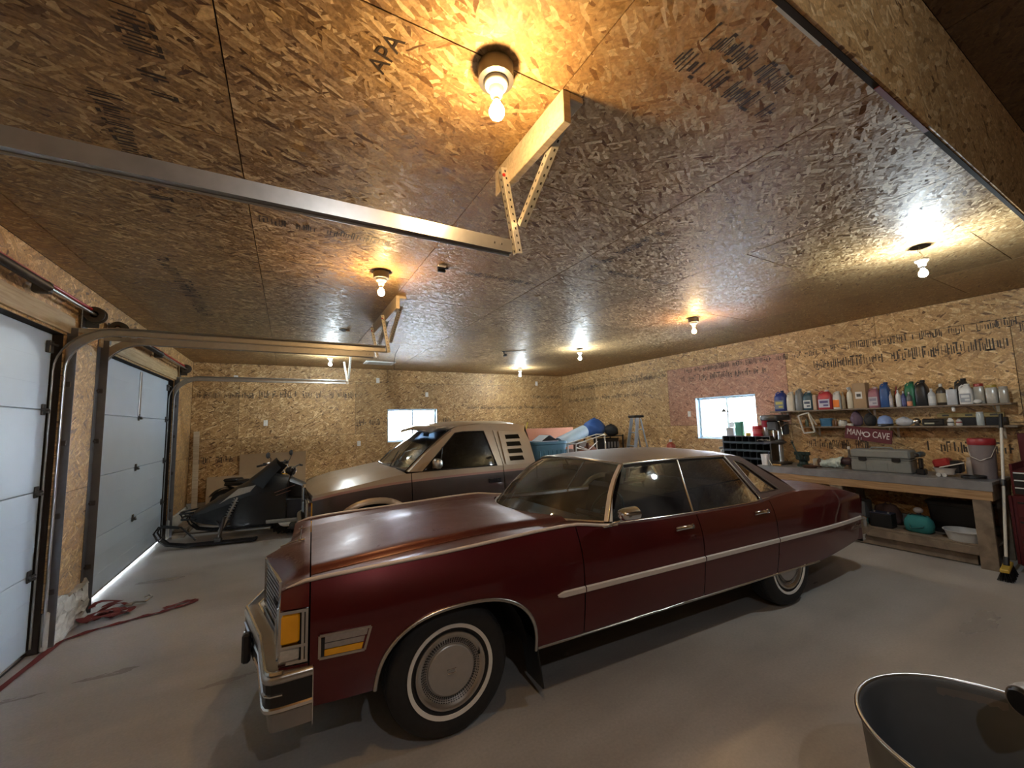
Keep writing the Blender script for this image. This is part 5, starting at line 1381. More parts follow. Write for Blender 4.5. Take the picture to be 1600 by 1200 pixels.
k_ = MB(); k_.tube([(-1.42, 5.50, .02), (-1.30, 5.56, .03), (-1.22, 5.53, .025)], .012, 8); k_.tube([(-1.22, 5.53, .025), (-1.18, 5.57, .05), (-1.21, 5.61, .06), (-1.25, 5.60, .05)], .009, 8); k_.box((-1.36, 5.53, .025), (.09, .05, .03), .006)
tag(k_.build('strap_hook', M['steel'], smooth=50), 'grey metal hook beside the strap pile at the door post', 'hook')
# ------------------------------------------------------------------ workbench side
BZ, BX = .935, 6.60
wbn = thing('workbench', 'long worn workbench with a grey metal top along the right wall', 'workbench', (6.96, 2.545, 0))
cy = 2.545; y0, y1 = 1.33 - cy, 3.80 - cy
M['benchtop'] = mat('grey_metal_top', (.27, .27, .28), .45, .4, var=.35, scale=9, bump=.03)
b = MB(); b.b2((BX - 6.96, y0, BZ - .035), (.372, y1, BZ), .003); b.b2((BX - 6.96, y0, BZ - .10), (BX - 6.96 + .012, y1, BZ - .03), .003); b.build('bench_top', M['benchtop'], wbn)
for nm, lo, hi, mt in (('front_rail', (BX - 6.955, y0 + .01, BZ - .20), (BX - 6.915, y1, BZ - .098), 'benchwood'), ('rear_rail', (.32, y0 + .01, BZ - .13), (.36, y1, BZ - .036), 'oldwood'), ('side_rail', (BX - 6.914, y0 + .01, BZ - .2), (.319, y0 + .05, BZ - .036), 'oldwood'),
    ('shelf_board', (BX - 6.90, y0 + .06, .215), (.36, y1 - .03, .235), 'oldwood'), ('shelf_rail', (BX - 6.92, y0 + .06, .125), (BX - 6.882, y1 - .03, .2145), 'oldwood'), ('kick_board', (BX - 6.87, y0 + .2, .01), (BX - 6.84, y1 - .1, .12), 'oldwood')):
    MB().b2(lo, hi, .003).build(nm, M[mt], wbn)
for y in (y0 + .03, 0.15, y1 - .16):
    MB().b2((BX - 6.955, y, 0), (BX - 6.915, y + .135, BZ - .2), .003).build('leg', M['oldwood'], wbn)
    MB().b2((.28, y, 0), (.32, y + .09, BZ - .13), .003).build('leg', M['oldwood'], wbn)
def shelf(label, y0, y1, x0, z):
    t = thing('wall_shelf', label, 'shelf', (XR, (y0 + y1) / 2, z)); c = (y0 + y1) / 2
    MB().b2((x0 - XR, y0 - c, -.02), (-.001, y1 - c, 0), .002).build('shelf_board', M['oldwood'], t)
    for y in (y0 + .15, c, y1 - .15):
        br = MB(); br.box((-.004, y - c, -.09), (.006, .028, .14)); br.bar((-.006, y - c, -.15), (x0 - XR + .05, y - c, -.024), .018, .004, (0, 1, 0)); br.box(((x0 - XR) / 2, y - c, -.0225), (abs(x0 - XR) - .03, .028, .005)); br.build('shelf_bracket', M['bracket'], t)
shelf('upper wall shelf crowded with jugs and bottles', 1.20, 3.80, 7.09, 1.785)
shelf('lower wall shelf above the red sign', 1.18, 3.36, 7.09, 1.530)
MB_ = MB
def rr(hy, hx, z, n=20, p=4.0, oy=0, ox=0):
    out = []
    for k in range(n):
        a = 2 * math.pi * k / n; c, s_ = math.cos(a), math.sin(a)
        out.append((ox + hx * math.copysign(abs(c) ** (2 / p), c), oy + hy * math.copysign(abs(s_) ** (2 / p), s_), z))
    return out
def rloft(mb, secs, n=20, cap=True):
    o = len(mb.v)
    for sct in secs: mb.v.extend(rr(*sct[:3], n, *(sct[3:] if len(sct) > 3 else (4.0,))))
    for i in range(len(secs) - 1):
        for k in range(n): mb.f.append((o + i * n + k, o + i * n + (k + 1) % n, o + (i + 1) * n + (k + 1) % n, o + (i + 1) * n + k)); mb.m.append(0)
    if cap: mb.f.append(tuple(o + k for k in range(n))[::-1]); mb.f.append(tuple(o + (len(secs) - 1) * n + k for k in range(n))); mb.m += [0, 0]
    return mb
_pm = {}
def pl(c, rough=.38):
    k = tuple(c)
    if k not in _pm: _pm[k] = mat('plastic_%d' % (len(_pm) + 1), c, rough, var=.08, scale=20)
    return _pm[k]
def jug(label, y, z, w, h, col, capc=(.05, .05, .05), lab=None, d=None, x=7.20, handle=True, name='jug', cat='jug', rz=0.0, lcol=None, tilt=1):
    d = d or min(.16, w * .85); t = thing(name, label, cat, (x, y, z), rz)
    hy, hx = w / 2, d / 2; m = MB(); hb = h * .70
    rloft(m, [(hy * .94, hx * .94, 0), (hy, hx, .008), (hy, hx, hb * .55), (hy * .985, hx * .985, hb * .8), (hy * .93, hx * .93, hb), (hy * .74, hx * .74, h * .80), (hy * .42, hx * .5, h * .875, 3.0, -hy * .2), (.022, .022, h * .90, 2.0, -hy * .25), (.021, .021, h * .935, 2.0, -hy * .25)])
    m.build('jug_body', pl(col), t, smooth=50)
    c = MB(); c.lathe([(0.0235, h * .915), (.0245, h * .92), (.0245, h * .99), (.021, h), (0, h)], (0, -hy * .25, 0), 'z', 18); c.build('cap', pl(capc), t, smooth=40)
    if handle:
        g = MB(); g.tube([(0, hy * .05, h * .87), (0, hy * .45, h * .935), (0, hy * .80, h * .86), (0, hy * .86, h * .72), (0, hy * .8, h * .62)], .011, 8); g.build('handle', pl(col), t, smooth=60)
    if lab:
        l = MB(); rows = [[(-hx - .0015, -hy * .78, hb * .14), (-hx - .0015, hy * .78, hb * .14)], [(-hx - .0015, -hy * .78, hb * .74), (-hx - .0015, hy * .78, hb * .74)]]
        l.b2((-hx - .0016, -hy * .76, hb * .14), (-hx + .004, hy * .76, hb * .74), .002); lo = l.build('label', pl(lab, .5), t)
        if lcol:
            q = MB(); q.b2((-hx - .0026, -hy * .58, hb * .46), (-hx, hy * .58, hb * .64)); q.b2((-hx - .0026, -hy * .58, hb * .24), (-hx, hy * .1, hb * .36)); q.build('label_print', pl(lcol, .5), lo)
    return t
def bottle(label, y, z, w, h, col, capc, lab=None, x=7.18, spray=False, name='bottle', cat='bottle', neck=.72, capr=.32, band=(.12, .55)):
    t = thing(name, label, cat, (x, y, z)); r = w / 2; m = MB()
    m.lathe([(0, 0), (r * .92, 0), (r, .006), (r, h * neck * .86), (r * .93, h * neck * .95), (r * .55, h * (neck + .07)), (r * capr * .95, h * (neck + .12)), (r * capr * .95, h * .88)], (0, 0, 0), 'z', 24); m.build('bottle_body', pl(col), t, smooth=40)
    if spray:
        c = MB(); c.box((-.01, 0, h * .93), (.075, .026, .04), .008); c.box((-.055, 0, h * .94), (.03, .018, .018), .004); c.bar((-.03, 0, h * .90), (-.05, 0, h * .80), .014, .008, (0, 1, 0)); c.lathe([(r * .5, h * .86), (r * .42, h * .90)], (0, 0, 0), 'z', 14); c.build('trigger', pl(capc), t)
    else:
        c = MB(); c.lathe([(r * capr * 1.05, h * .86), (r * capr * 1.1, h * .865), (r * capr * 1.05, h * .985), (r * capr * .9, h), (0, h)], (0, 0, 0), 'z', 18); c.build('cap', pl(capc), t, smooth=40)
    if lab:
        l = MB(); l.lathe([(r * 1.008, h * band[0]), (r * 1.008, h * band[1])], (0, 0, 0), 'z', 24); l.build('label', pl(lab, .5), t, smooth=60)
    return t
def carton(label, y, z, w, h, d, col, x=7.2, lab=None, name='box', cat='box', rz=0):
    t = thing(name, label, cat, (x, y, z), rz); b = MB(); b.b2((-d / 2, -w / 2, 0), (d / 2, w / 2, h), .002); b.build('carton', pl(col, .75), t)
    f = MB(); f.b2((-d / 2 + .004, -w / 2 + .004, h), (-.002, w / 2 - .004, h + .003)); f.b2((.002, -w / 2 + .004, h), (d / 2 - .004, w / 2 - .004, h + .004)); f.build('flap', pl(col, .75), t)
    if lab:
        l = MB(); l.b2((-d / 2 - .0015, -w * .22, h * .38), (-d / 2 + .001, w * .30, h * .66)); lo = l.build('label', pl(lab, .5), t); q = MB(); q.b2((-d / 2 - .0025, -w * .12, h * .46), (-d / 2, w * .20, h * .58)); q.build('label_print', pl((.05, .05, .05), .5), lo)
    return t
Z1, Z2 = 1.786, 1.531
WH, BK = (.70, .69, .66), (.015, .015, .016)
jug('blue oil jug with a pale label, leftmost on the upper shelf', 3.655, Z1, .185, .34, (.022, .045, .22), (.02, .03, .12), (.16, .19, .24), lcol=(.5, .45, .12))
jug('cream jug between the blue jug and the grey jug on the upper shelf', 3.50, Z1, .115, .31, (.62, .58, .48), (.6, .57, .48), x=7.19, d=.12)
jug('grey jug with a tall handle next to the cream jug', 3.378, Z1, .112, .35, (.20, .22, .23), (.17, .18, .19), d=.12)
jug('dark blue-green jug with white label, fourth along the upper shelf', 3.25, Z1, .135, .30, (.03, .085, .12), (.5, .5, .48), (.62, .64, .63), d=.13, lcol=(.06, .08, .12))
carton('thin tan carton standing between the dark blue-green jug and the red jug', 3.155, Z1, .045, .225, .10, (.52, .40, .28))
jug('wide red jug with a white label and carry handle on the upper shelf', 3.02, Z1, .19, .30, (.42, .035, .045), (.6, .55, .5), (.55, .56, .66), d=.14, lcol=(.10, .08, .22))
jug('white jug with an orange lower half, beside the wide red jug', 2.872, Z1, .10, .265, (.60, .60, .57), (.55, .55, .52), (.80, .22, .03), d=.10)
bottle('slim tan bottle between the white-orange jug and the spray bottle', 2.79, Z1, .045, .25, (.35, .28, .18), (.25, .2, .13))
bottle('cream spray bottle with a black and white trigger head', 2.706, Z1, .078, .315, (.62, .56, .44), (.70, .70, .68), spray=True, name='spray_bottle')
carton('brown cardboard box with a small white label on the upper shelf', 2.578, Z1, .15, .355, .14, (.36, .24, .13), lab=(.65, .63, .6))
jug('pink jug with a pale label right of the cardboard box', 2.432, Z1, .128, .29, (.34, .14, .17), (.5, .40, .40), (.48, .47, .50), d=.13, lcol=(.25, .24, .3))
jug('tall plain blue jug near the middle of the upper shelf', 2.312, Z1, .105, .345, (.03, .09, .26), (.02, .05, .16), d=.13, handle=True)
bottle('small silver bottle in front of the red bottle', 2.238, Z1, .036, .21, (.42, .40, .42), (.3, .3, .32), (.55, .5, .5), x=7.13)
bottle('dark red bottle between the tall blue jug and the slim white bottle', 2.208, Z1, .046, .28, (.30, .03, .03), (.28, .04, .03), x=7.25)
bottle('slim plain white bottle on the upper shelf', 2.165, Z1, .052, .225, WH, WH, x=7.14)
bottle('navy bottle with a white cap right of the slim white bottle', 2.112, Z1, .046, .205, (.045, .05, .16), (.6, .6, .58), (.10, .11, .26), x=7.14)
jug('round-shouldered green jug behind the orange-banded bottle', 2.068, Z1, .115, .33, (.02, .17, .085), (.02, .10, .05), x=7.26, d=.12)
bottle('dark bottle with an orange band at its foot', 2.056, Z1, .054, .19, (.10, .10, .10), (.45, .45, .42), (.72, .30, .16), x=7.14, band=(.03, .35))
jug('large black jug right of the green jug', 1.945, Z1, .125, .335, BK, BK, d=.14)
bottle('light grey bottle with a white cap right of the black jug', 1.842, Z1, .07, .215, (.48, .49, .50), (.55, .55, .55), (.60, .61, .60), x=7.135)
bottle('dark brown bottle with pale labels and a light cap', 1.765, Z1, .094, .27, (.05, .04, .03), (.62, .58, .5), (.42, .36, .25), x=7.18)
t = thing('can', 'pale grey square can on the upper shelf, left of the labelled white jug', 'can', (7.15, 1.668, Z1)); m = MB(); rloft(m, [(.044, .03, 0), (.046, .032, .004), (.046, .032, .185), (.044, .03, .19)]); m.build('can_body', pl((.46, .47, .49)), t, smooth=40); m = MB(); m.lathe([(.016, .189), (.016, .21), (0, .211)], (0, 0, 0), 'z', 14); m.build('cap', pl(BK), t, smooth=40)
jug('big dark jug at the back, behind the labelled white jug', 1.60, Z1, .13, .32, (.028, .026, .024), BK, x=7.275, d=.12)
jug('white jug with a dark printed label toward the right end', 1.545, Z1, .115, .245, WH, WH, (.30, .31, .33), x=7.14, d=.10, lcol=(.62, .62, .6))
for (y, w, h, c, cc, lab) in ((1.447, .085, .24, (.40, .38, .33), (.32, .04, .03), 'cloudy jar with a red lid near the right end of the shelf'), (1.350, .092, .215, (.42, .40, .36), (.40, .28, .05), 'cloudy jar with a yellow-brown lid, second from the shelf end'), (1.262, .075, .19, (.34, .31, .26), (.36, .33, .28), 'cloudy jar with a pale lid at the right end of the shelf')):
    t = thing('storage_jar', lab, 'jar', (7.18, y, Z1)); m = MB(); rloft(m, [(w / 2 * .95, w / 2 * .95, 0), (w / 2, w / 2, .006), (w / 2, w / 2, h * .8), (w / 2 * .85, w / 2 * .85, h * .86)]); m.build('jar_body', pl(c, .2), t, smooth=40)
    m = MB(); m.lathe([(w * .46, h * .85), (w * .47, h * .86), (w * .47, h * .98), (w * .44, h), (0, h)], (0, 0, 0), 'z', 20); m.build('lid', pl(cc), t, smooth=40)
t = thing('plastic_bag', 'white crumpled rag in front of the cloudy jars', 'rag', (7.108, 1.455, Z1)); m = MB(); m.sphere((0, 0, .027), .03, 14, 8, .88, 0, .9, 1.2); m.v = [(a + .004 * math.sin(b_ * 210), b_, c + .003 * math.sin(a * 190 + b_ * 160)) for a, b_, c in m.v]; m.build('cloth', pl(WH, .8), t, smooth=60)
# lower shelf
t = thing('tub', 'blue open tub on the left of the lower shelf', 'tub', (7.19, 3.03, Z2)); m = MB(); rloft(m, [(.072, .06, 0), (.082, .07, .11), (.086, .074, .112), (.086, .074, .12), (.078, .066, .12), (.070, .056, .01)]); m.build('tub_body', pl((.05, .17, .30)), t, smooth=40); m = MB()
for k in range(4): m.box((-.03 + .02 * k, -.05 + .03 * k, .10), (.03, .05, .05), .01)
m.build('tub_contents', pl((.25, .32, .36)), t)
bottle('brown small bottle right of the blue tub', 2.925, Z2, .036, .115, (.16, .085, .03), (.4, .33, .2), x=7.14)
bottle('dark amber small bottle, second right of the blue tub', 2.892, Z2, .034, .112, (.12, .05, .02), (.10, .09, .08), x=7.14)
t = thing('glass_jar', 'clear glass jar of hardware on the lower shelf, left of the sign', 'jar', (7.15, 2.815, Z2)); m = MB(); m.lathe([(0, 0), (.05, 0), (.053, .006), (.053, .065), (.042, .078)], (0, 0, 0), 'z', 20); m.build('jar_body', pl((.50, .49, .44), .15), t, smooth=40); m = MB(); m.lathe([(.046, .076), (.046, .09), (0, .091)], (0, 0, 0), 'z', 20); m.build('lid', M['dullchrome'], t, smooth=40)
t = thing('putty_tin', 'low white tin on the lower shelf above the sign corner', 'tin', (7.13, 2.72, Z2)); m = MB(); m.lathe([(0, 0), (.038, 0), (.038, .036), (.036, .04), (0, .04)], (0, 0, 0), 'z', 20); m.build('tin_body', pl((.58, .55, .48)), t, smooth=40)
def sack(name, label, cat, x, y, z, sx, sy, sz, col, seed, rough=.75):
    t = thing(name, label, cat, (x, y, z)); rnd = random.Random(seed); ph = [rnd.uniform(0, 6) for _ in range(6)]; m = MB(); m.sphere((0, 0, 0), 1, 22, 14)
    out = []
    for (a, b_, c) in m.v:
        k = 1 + .10 * math.sin(3 * math.atan2(b_, a) + ph[0] + 2 * c) + .06 * math.sin(7 * a + ph[1] + 5 * c) + .05 * math.sin(9 * b_ + ph[2])
        zz = max(-.86, c); out.append((a * k * sx, b_ * k * sy, (zz + .86) / 1.86 * sz * (1 + .08 * math.sin(4 * a + 5 * b_ + ph[3]))))
    m.v = out; m.build('sack_body', pl(col, rough), t, smooth=70)
    m = MB(); m.tube([(0, -sy * .3, sz * .93), (0, -sy * .1, sz * 1.1), (0, sy * .15, sz * 1.08), (0, sy * .3, sz * .92)], sz * .035, 6); m.build('strap', pl(tuple(q * .6 for q in col), rough), t, smooth=60)
    return t
sack('pouch', 'dusky purple pouch hanging over the lower shelf items', 'pouch', 7.20, 2.665, Z2, .07, .07, .20, (.13, .085, .12), 1)
sack('tool_pouch', 'black tool pouch between the purple pouch and the blue cap', 'pouch', 7.20, 2.51, Z2, .075, .066, .17, (.028, .026, .026), 2)
t = thing('baseball_cap', 'light blue cap with black brim on the lower shelf', 'cap', (7.19, 2.345, Z2)); m = MB(); m.lathe([(.078, .012), (.082, .02), (.078, .08), (.055, .125), (.02, .142), (0, .144)], (0, 0, 0), 'z', 24); m.build('crown', pl((.24, .34, .62), .8), t, smooth=60); m = MB(); m.lathe([(.084, .001), (.086, .018), (.083, .03)], (0, 0, 0), 'z', 24); m.prism([(-.07, -.06), (-.13, -.04), (-.145, 0), (-.13, .04), (-.07, .06)], .004, .014, 'z'); m.build('brim', pl(BK, .7), t, smooth=40)
sack('rag_bundle', 'bundle of pale grey rags on the lower shelf right of the cap', 'rags', 7.18, 2.145, Z2, .06, .085, .11, (.46, .48, .52), 4)
t = thing('chrome_ball', 'shiny chrome light bulb-like ball on the lower shelf', 'ball', (7.15, 2.015, Z2)); m = MB(); m.sphere((0, 0, .058), .042, 20, 12); m.build('ball', M['chrome'], t, smooth=60); m = MB(); m.lathe([(.03, .001), (.032, .004), (.02, .018)], (0, 0, 0), 'z', 16); m.build('ball_base', M['darksteel'], t, smooth=40)
t = thing('power_tool_case', 'low black tool case in the right half of the lower shelf', 'case', (7.18, 1.855, Z2)); m = MB(); m.box((0, 0, .045), (.16, .20, .088), .012); m.build('case_body', pl(BK), t); m = MB(); m.box((-.083, .03, .03), (.006, .09, .02), .002); m.build('paper_tag', pl((.45, .42, .3), .7), t); m = MB(); m.tube([(-.082, -.05, .055), (-.1, -.04, .06), (-.1, .04, .06), (-.082, .05, .055)], .005, 6); m.build('handle', pl(BK), t, smooth=60)
bottle('stubby white bottle with dark band, right of the black tool case', 1.708, Z2, .058, .095, WH, WH, (.05, .05, .05), x=7.14, neck=.78, capr=.5, band=(.35, .5))
bottle('stubby pale bottle with dark red band, beside the stubby white one', 1.635, Z2, .052, .08, (.55, .54, .52), (.5, .48, .46), (.25, .04, .04), x=7.14, neck=.78, capr=.5, band=(.4, .6))
t = thing('clear_jar', 'tall frosted jar near the right end of the lower shelf', 'jar', (7.15, 1.462, Z2)); m = MB(); m.lathe([(0, 0), (.03, 0), (.032, .006), (.032, .13), (.026, .142)], (0, 0, 0), 'z', 20); m.build('jar_body', pl((.42, .46, .46), .15), t, smooth=40); m = MB(); m.lathe([(.028, .140), (.028, .16), (0, .161)], (0, 0, 0), 'z', 20); m.build('lid', pl((.5, .52, .52)), t, smooth=40)
t = thing('spirit_level', 'yellowish spirit level lying on black boxes at the back of the lower shelf', 'level', (7.30, 1.58, Z2 + .094)); m = MB(); m.box((0, 0, .03), (.022, .56, .055), .003); m.build('level_body', pl((.30, .22, .08)), t); m = MB()
for y in (-.2, 0, .2): m.box((-.0115, y, .03), (.003, .06, .022), .001)
m.build('vial', pl((.05, .05, .045)), t)
for yy, lab in ((1.58, 'black box under the spirit level, left one'), (1.36, 'black box under the spirit level, right one')):
    carton(lab, yy, Z2, .16, .089, .09, (.02, .018, .02), x=7.285)
t = thing('light_fitting', 'small white fitting hanging beneath the upper shelf', 'light', (7.14, 1.668, 1.763)); m = MB(); m.lathe([(.008, -.0005), (.016, -.012), (.016, -.05), (.012, -.06), (0, -.062)], (0, 0, 0), 'z', 14); m.build('fitting_body', pl(WH), t, smooth=40)
# MAN CAVE sign, hung askew from the lower shelf
sg = thing('sign', 'dark red wooden sign reading MAN CAVE in white letters', 'sign', (7.075, 2.51, 1.415)); a = R(9.0)
M['signred'] = mat('sign_red', (.10, .012, .018), .6, var=.35, scale=9)
bd = MB(); bd.box((0, 0, 0), (.016, .52, .185), .002, Matrix.Rotation(a, 3, 'X')); bd.build('sign_board', M['signred'], sg)
sm_ = frame3((-.0095, 0, 0), (0, -math.cos(a), -math.sin(a)), (0, -math.sin(a), math.cos(a)))
def on_sign(u, v): return Matrix.Translation((0, u, v))
M['signwhite'] = mat('sign_white', (.62, .58, .54), .6)
for s_, u in (('MAN', .155), ('CAVE', -.145)):
    text('lettering', s_, .125, frame3(Vector((-.0095, u * math.cos(a), u * math.sin(a) + .006)), (0, -math.cos(a), -math.sin(a)), (0, -math.sin(a), math.cos(a))), M['signwhite'], sg, .001, sx=.60)
em = MB(); Q = []
for k in range(8):
    an = 2 * math.pi * (k + .5) / 8; Q.append((.036 * math.cos(an), .034 * math.sin(an)))
for (u, v), (u2, v2) in zip(Q, Q[1:] + Q[:1]):
    f = lambda u, v: Vector((-.0105, (u + .012) * math.cos(a) - v * math.sin(a), (u + .012) * math.sin(a) + v * math.cos(a)))
    em.bar(f(u, v), f(u2, v2), .013, .002, (1, 0, 0))
em.bar(f(.036, .0), f(.058, .012), .012, .002, (1, 0, 0)); em.bar(f(.036, .012), f(.052, .03), .010, .002, (1, 0, 0))
em.build('emblem', M['signwhite'], sg)
dr = MB()
for u, l in ((.085, .05), (.055, .035)): dr.bar(f(u, -.05), f(u, -.05 - l), .006, .0015, (1, 0, 0))
dr.build('paint_drip', M['signwhite'], sg)
for u in (-.24, .24): w = MB(); w.tube([(0, u * math.cos(a), u * math.sin(a) + .085), (.015, u * math.cos(a), 1.512 - 1.415)], .002, 5); w.build('hanging_wire', M['bracket'], sg)

# things on the bench
tbx = thing('toolbox', 'long grey plastic toolbox with two black latches on the workbench', 'toolbox', (6.93, 2.33, BZ), R(2))
M['greybox'] = mat('grey_box_plastic', (.20, .205, .19), .5, var=.1, bump=.05)
b = MB(); b.box((0, 0, .085), (.26, .60, .17), .012); b.build('box_body', M['greybox'], tbx)
b = MB(); b.box((0, 0, .172), (.272, .615, .012), .004); b.box((0, 0, .235), (.262, .605, .115), .02); b.build('box_lid', M['greybox'], tbx)
for y in (-.17, .17): b = MB(); b.box((-.14, y, .168), (.014, .085, .045), .005); b.box((-.146, y, .15), (.012, .06, .014), .003); b.build('latch', M['black'], tbx)
b = MB(); b.tube([(0, -.12, .29), (0, -.10, .315), (0, .10, .315), (0, .12, .29)], .011, 8); b.build('handle', M['greybox'], tbx, smooth=60)
for y in (-.22, 0, .22): b = MB(); b.box((-.1315, y, .07), (.004, .16, .11), .002); b.build('box_panel', M['greybox'], tbx)
dr_ = thing('cordless_drill', 'dark blue-grey cordless drill standing on its battery beside the toolbox', 'drill', (6.90, 1.955, BZ))
b = MB(); b.box((0, 0, .035), (.10, .085, .07), .012); b.build('battery', M['black'], dr_)
b = MB(); b.bar((0, 0, .07), (.01, 0, .20), .04, .05, (1, 0, 0), .01); b.build('grip', M['black'], dr_)
b = MB(); b.lathe([(0, -.09), (.03, -.085), (.034, -.02), (.036, .06), (.03, .09), (0, .092)], (0, 0, .245), 'x', 18); b.build('motor_housing', pl((.045, .085, .11)), dr_, smooth=40)
b = MB(); b.lathe([(.022, -.09), (.024, -.12), (.012, -.15), (0, -.152)], (0, 0, .245), 'x', 16); b.build('chuck', M['darksteel'], dr_, smooth=40)
def pail(label, loc, r, h, col, lid, name='pail'):
    t = thing(name, label, 'pail', loc); m = MB(); m.lathe([(0, 0), (r * .88, 0), (r * .9, .006), (r, h * .86), (r * 1.03, h * .87), (r * 1.03, h * .9), (r, h * .91)], (0, 0, 0), 'z', 30); m.build('pail_body', pl(col, .35), t, smooth=40)
    m = MB(); m.lathe([(r * 1.05, h * .84), (r * 1.07, h * .85), (r * 1.07, h * .97), (r * 1.0, h), (r * .9, h * .99), (0, h * .99)], (0, 0, 0), 'z', 30); m.build('lid', pl(lid), t, smooth=40)
    m = MB(); m.tube([(-r * .2, r * 1.04, h * .8), (-r * .9, r * .75, h * .55), (-r * 1.15, 0, h * .45), (-r * .9, -r * .75, h * .55), (-r * .2, -r * 1.04, h * .8)], .004, 6); m.build('bail_handle', M['bracket'], t, smooth=60)
    return t
pail('grey plastic pail with a red lid at the right end of the workbench', (6.99, 1.448, BZ), .105, .45, (.26, .22, .22), (.30, .02, .025))
gr = thing('bench_grinder', 'red and black bench tool with a white tray on the workbench', 'tool', (6.88, 1.735, BZ))
b = MB(); rloft(b, [(.075, .07, .03), (.10, .09, .10), (.105, .095, .105), (.095, .085, .105), (.07, .06, .04)]); b.build('white_tray', pl((.52, .47, .42)), gr, smooth=40)
b = MB(); b.box((.0, .02, .16), (.14, .15, .10), .02, Matrix.Rotation(R(-14), 3, 'X')); b.build('red_housing', pl((.30, .02, .02)), gr)
b = MB(); b.box((.02, -.085, .12), (.15, .11, .14), .02); b.build('black_housing', M['black'], gr)
b = MB(); b.bar((-.10, .03, .11), (-.06, -.17, .175), .018, .012, (0, 0, 1), .003); b.build('lever', pl((.6, .58, .52)), gr)
for y in (.05, -.0): b = MB(); b.lathe([(0, -.012), (.022, -.012), (.022, .012), (0, .012)], (-.07, y, .022), 'x', 14); b.build('castor', pl((.5, .48, .44)), gr)
bottle('white jar-like cup between the red bench tool and the pail', 1.575, BZ, .075, .22, (.48, .40, .34), (.45, .38, .32), x=7.08, neck=.8, capr=.7)
cb_ = thing('cable_coil', 'black cable coil lying on the bench in front of the pail', 'cable', (6.80, 1.50, BZ)); b = MB()
b.tube([((.10 + .008 * math.sin(3 * t)) * math.cos(t), (.10 + .006 * math.cos(2 * t)) * math.sin(t), .012 + .004 * t / 3) for t in lin(0, 19, 90)], .006, 6); b.build('cable', M['black'], cb_, smooth=60)
bg = thing('crumpled_bag', 'crumpled white and green plastic bag lying left of the toolbox', 'bag', (6.90, 2.88, BZ)); rnd = random.Random(11); b = MB(); rows = []
for i in range(12):
    r = []
    for k in range(16):
        an = 2 * math.pi * k / 15; q = .045 + .03 * i / 11; j = rnd.uniform(.82, 1.18) if 0 < k < 15 else 1
        r.append((q * 1.1 * math.cos(an) * j, .15 - .27 * i / 11 + rnd.uniform(-.008, .008), .085 + q * 1.05 * math.sin(an) * j + .03 * i / 11))
    r[-1] = r[0]; rows.append(r)
zmin = min(p[2] for r in rows for p in r); rows = [[(x, y, z - zmin + .002) for x, y, z in r] for r in rows]
M['bag'] = mat('printed_bag', (.45, .52, .47), .4, var=.6, scale=28)
b.grid(rows); b.build('bag_skin', M['bag'], bg, smooth=25)
b = MB(); b.lathe([(0, -.07), (.05, -.07), (.055, 0), (.04, .05), (0, .055)], (0, -.15, .11), 'y', 14); b.build('dark_contents', pl((.05, .025, .03)), bg, smooth=40)
bottle('small white bottle standing behind the crumpled bag', 2.79, BZ, .05, .30, (.10, .08, .06), (.62, .60, .54), x=7.18, neck=.55, capr=.62)
bottle('small brown bottle on the bench left of the crumpled bag', 3.055, BZ, .05, .16, (.09, .045, .02), (.30, .22, .14), x=6.90)
t = thing('oil_pan', 'shallow rusty pan on the bench below the small brown bottle', 'pan', (6.73, 3.11, BZ)); m = MB(); m.lathe([(0, .004), (.07, .004), (.095, .03), (.099, .031), (.075, 0), (0, 0)], (0, 0, 0), 'z', 28); m.build('pan_body', pl((.10, .045, .025), .5), t, smooth=40)
vs = thing('bench_vise', 'dark green bench vise with a tall handle on the workbench', 'vise', (6.86, 3.25, BZ)); M['vise'] = mat('vise_paint', (.025, .045, .038), .45, .3, var=.3)
b = MB(); b.lathe([(0, 0), (.085, 0), (.085, .025), (.06, .04), (.055, .075)], (0, 0, 0), 'z', 20); b.box((.02, 0, .125), (.14, .10, .10), .015); b.box((.05, 0, .19), (.04, .15, .05), .006); b.build('vise_body', M['vise'], vs, smooth=40)
b = MB(); b.box((-.10, 0, .15), (.06, .09, .09), .012); b.box((-.085, 0, .20), (.035, .15, .05), .006); b.box((-.04, 0, .13), (.12, .05, .04), .005); b.build('moving_jaw', M['vise'], vs)
b = MB(); b.tube([(-.15, -.02, .13), (-.15, .06, .36)], .009, 8); b.sphere((-.15, -.024, .122), .014, 10, 6); b.sphere((-.15, .063, .366), .016, 10, 6); b.build('vise_handle', M['vise'], vs, smooth=60)
t = carton('small white carton beside the bench vise', 3.13, BZ, .10, .11, .08, (.50, .48, .42), x=7.02)
t = thing('wooden_handle_tool', 'yellow-handled chisel lying at the bench edge before the drill press', 'chisel', (6.68, 3.52, BZ)); m = MB(); m.tube([(0, .08, .014), (0, -.04, .013)], .013, 10); m.build('handle', pl((.55, .33, .10)), t, smooth=60); m = MB(); m.box((0, -.10, .008), (.018, .13, .006), .001); m.build('blade', M['steel'], t)
dp = thing('drill_press', 'dark bench drill press with round table at the left end of the workbench', 'drill press', (6.93, 3.64, BZ))
b = MB(); b.box((0, 0, .02), (.36, .24, .04), .012); b.build('base', M['darksteel'], dp)
b = MB(); b.tube([(.10, 0, .04), (.10, 0, .72)], .034, 16); b.build('column', M['steel'], dp, smooth=40)
b = MB(); b.lathe([(0, .335), (.15, .335), (.155, .345), (.155, .362), (.15, .368), (0, .368)], (-.06, 0, 0), 'z', 30); b.box((.08, 0, .35), (.12, .09, .08), .01); b.build('table', M['darksteel'], dp, smooth=35)
b = MB(); b.box((.0, 0, .62), (.24, .16, .16), .02); b.build('head', M['darksteel'], dp)
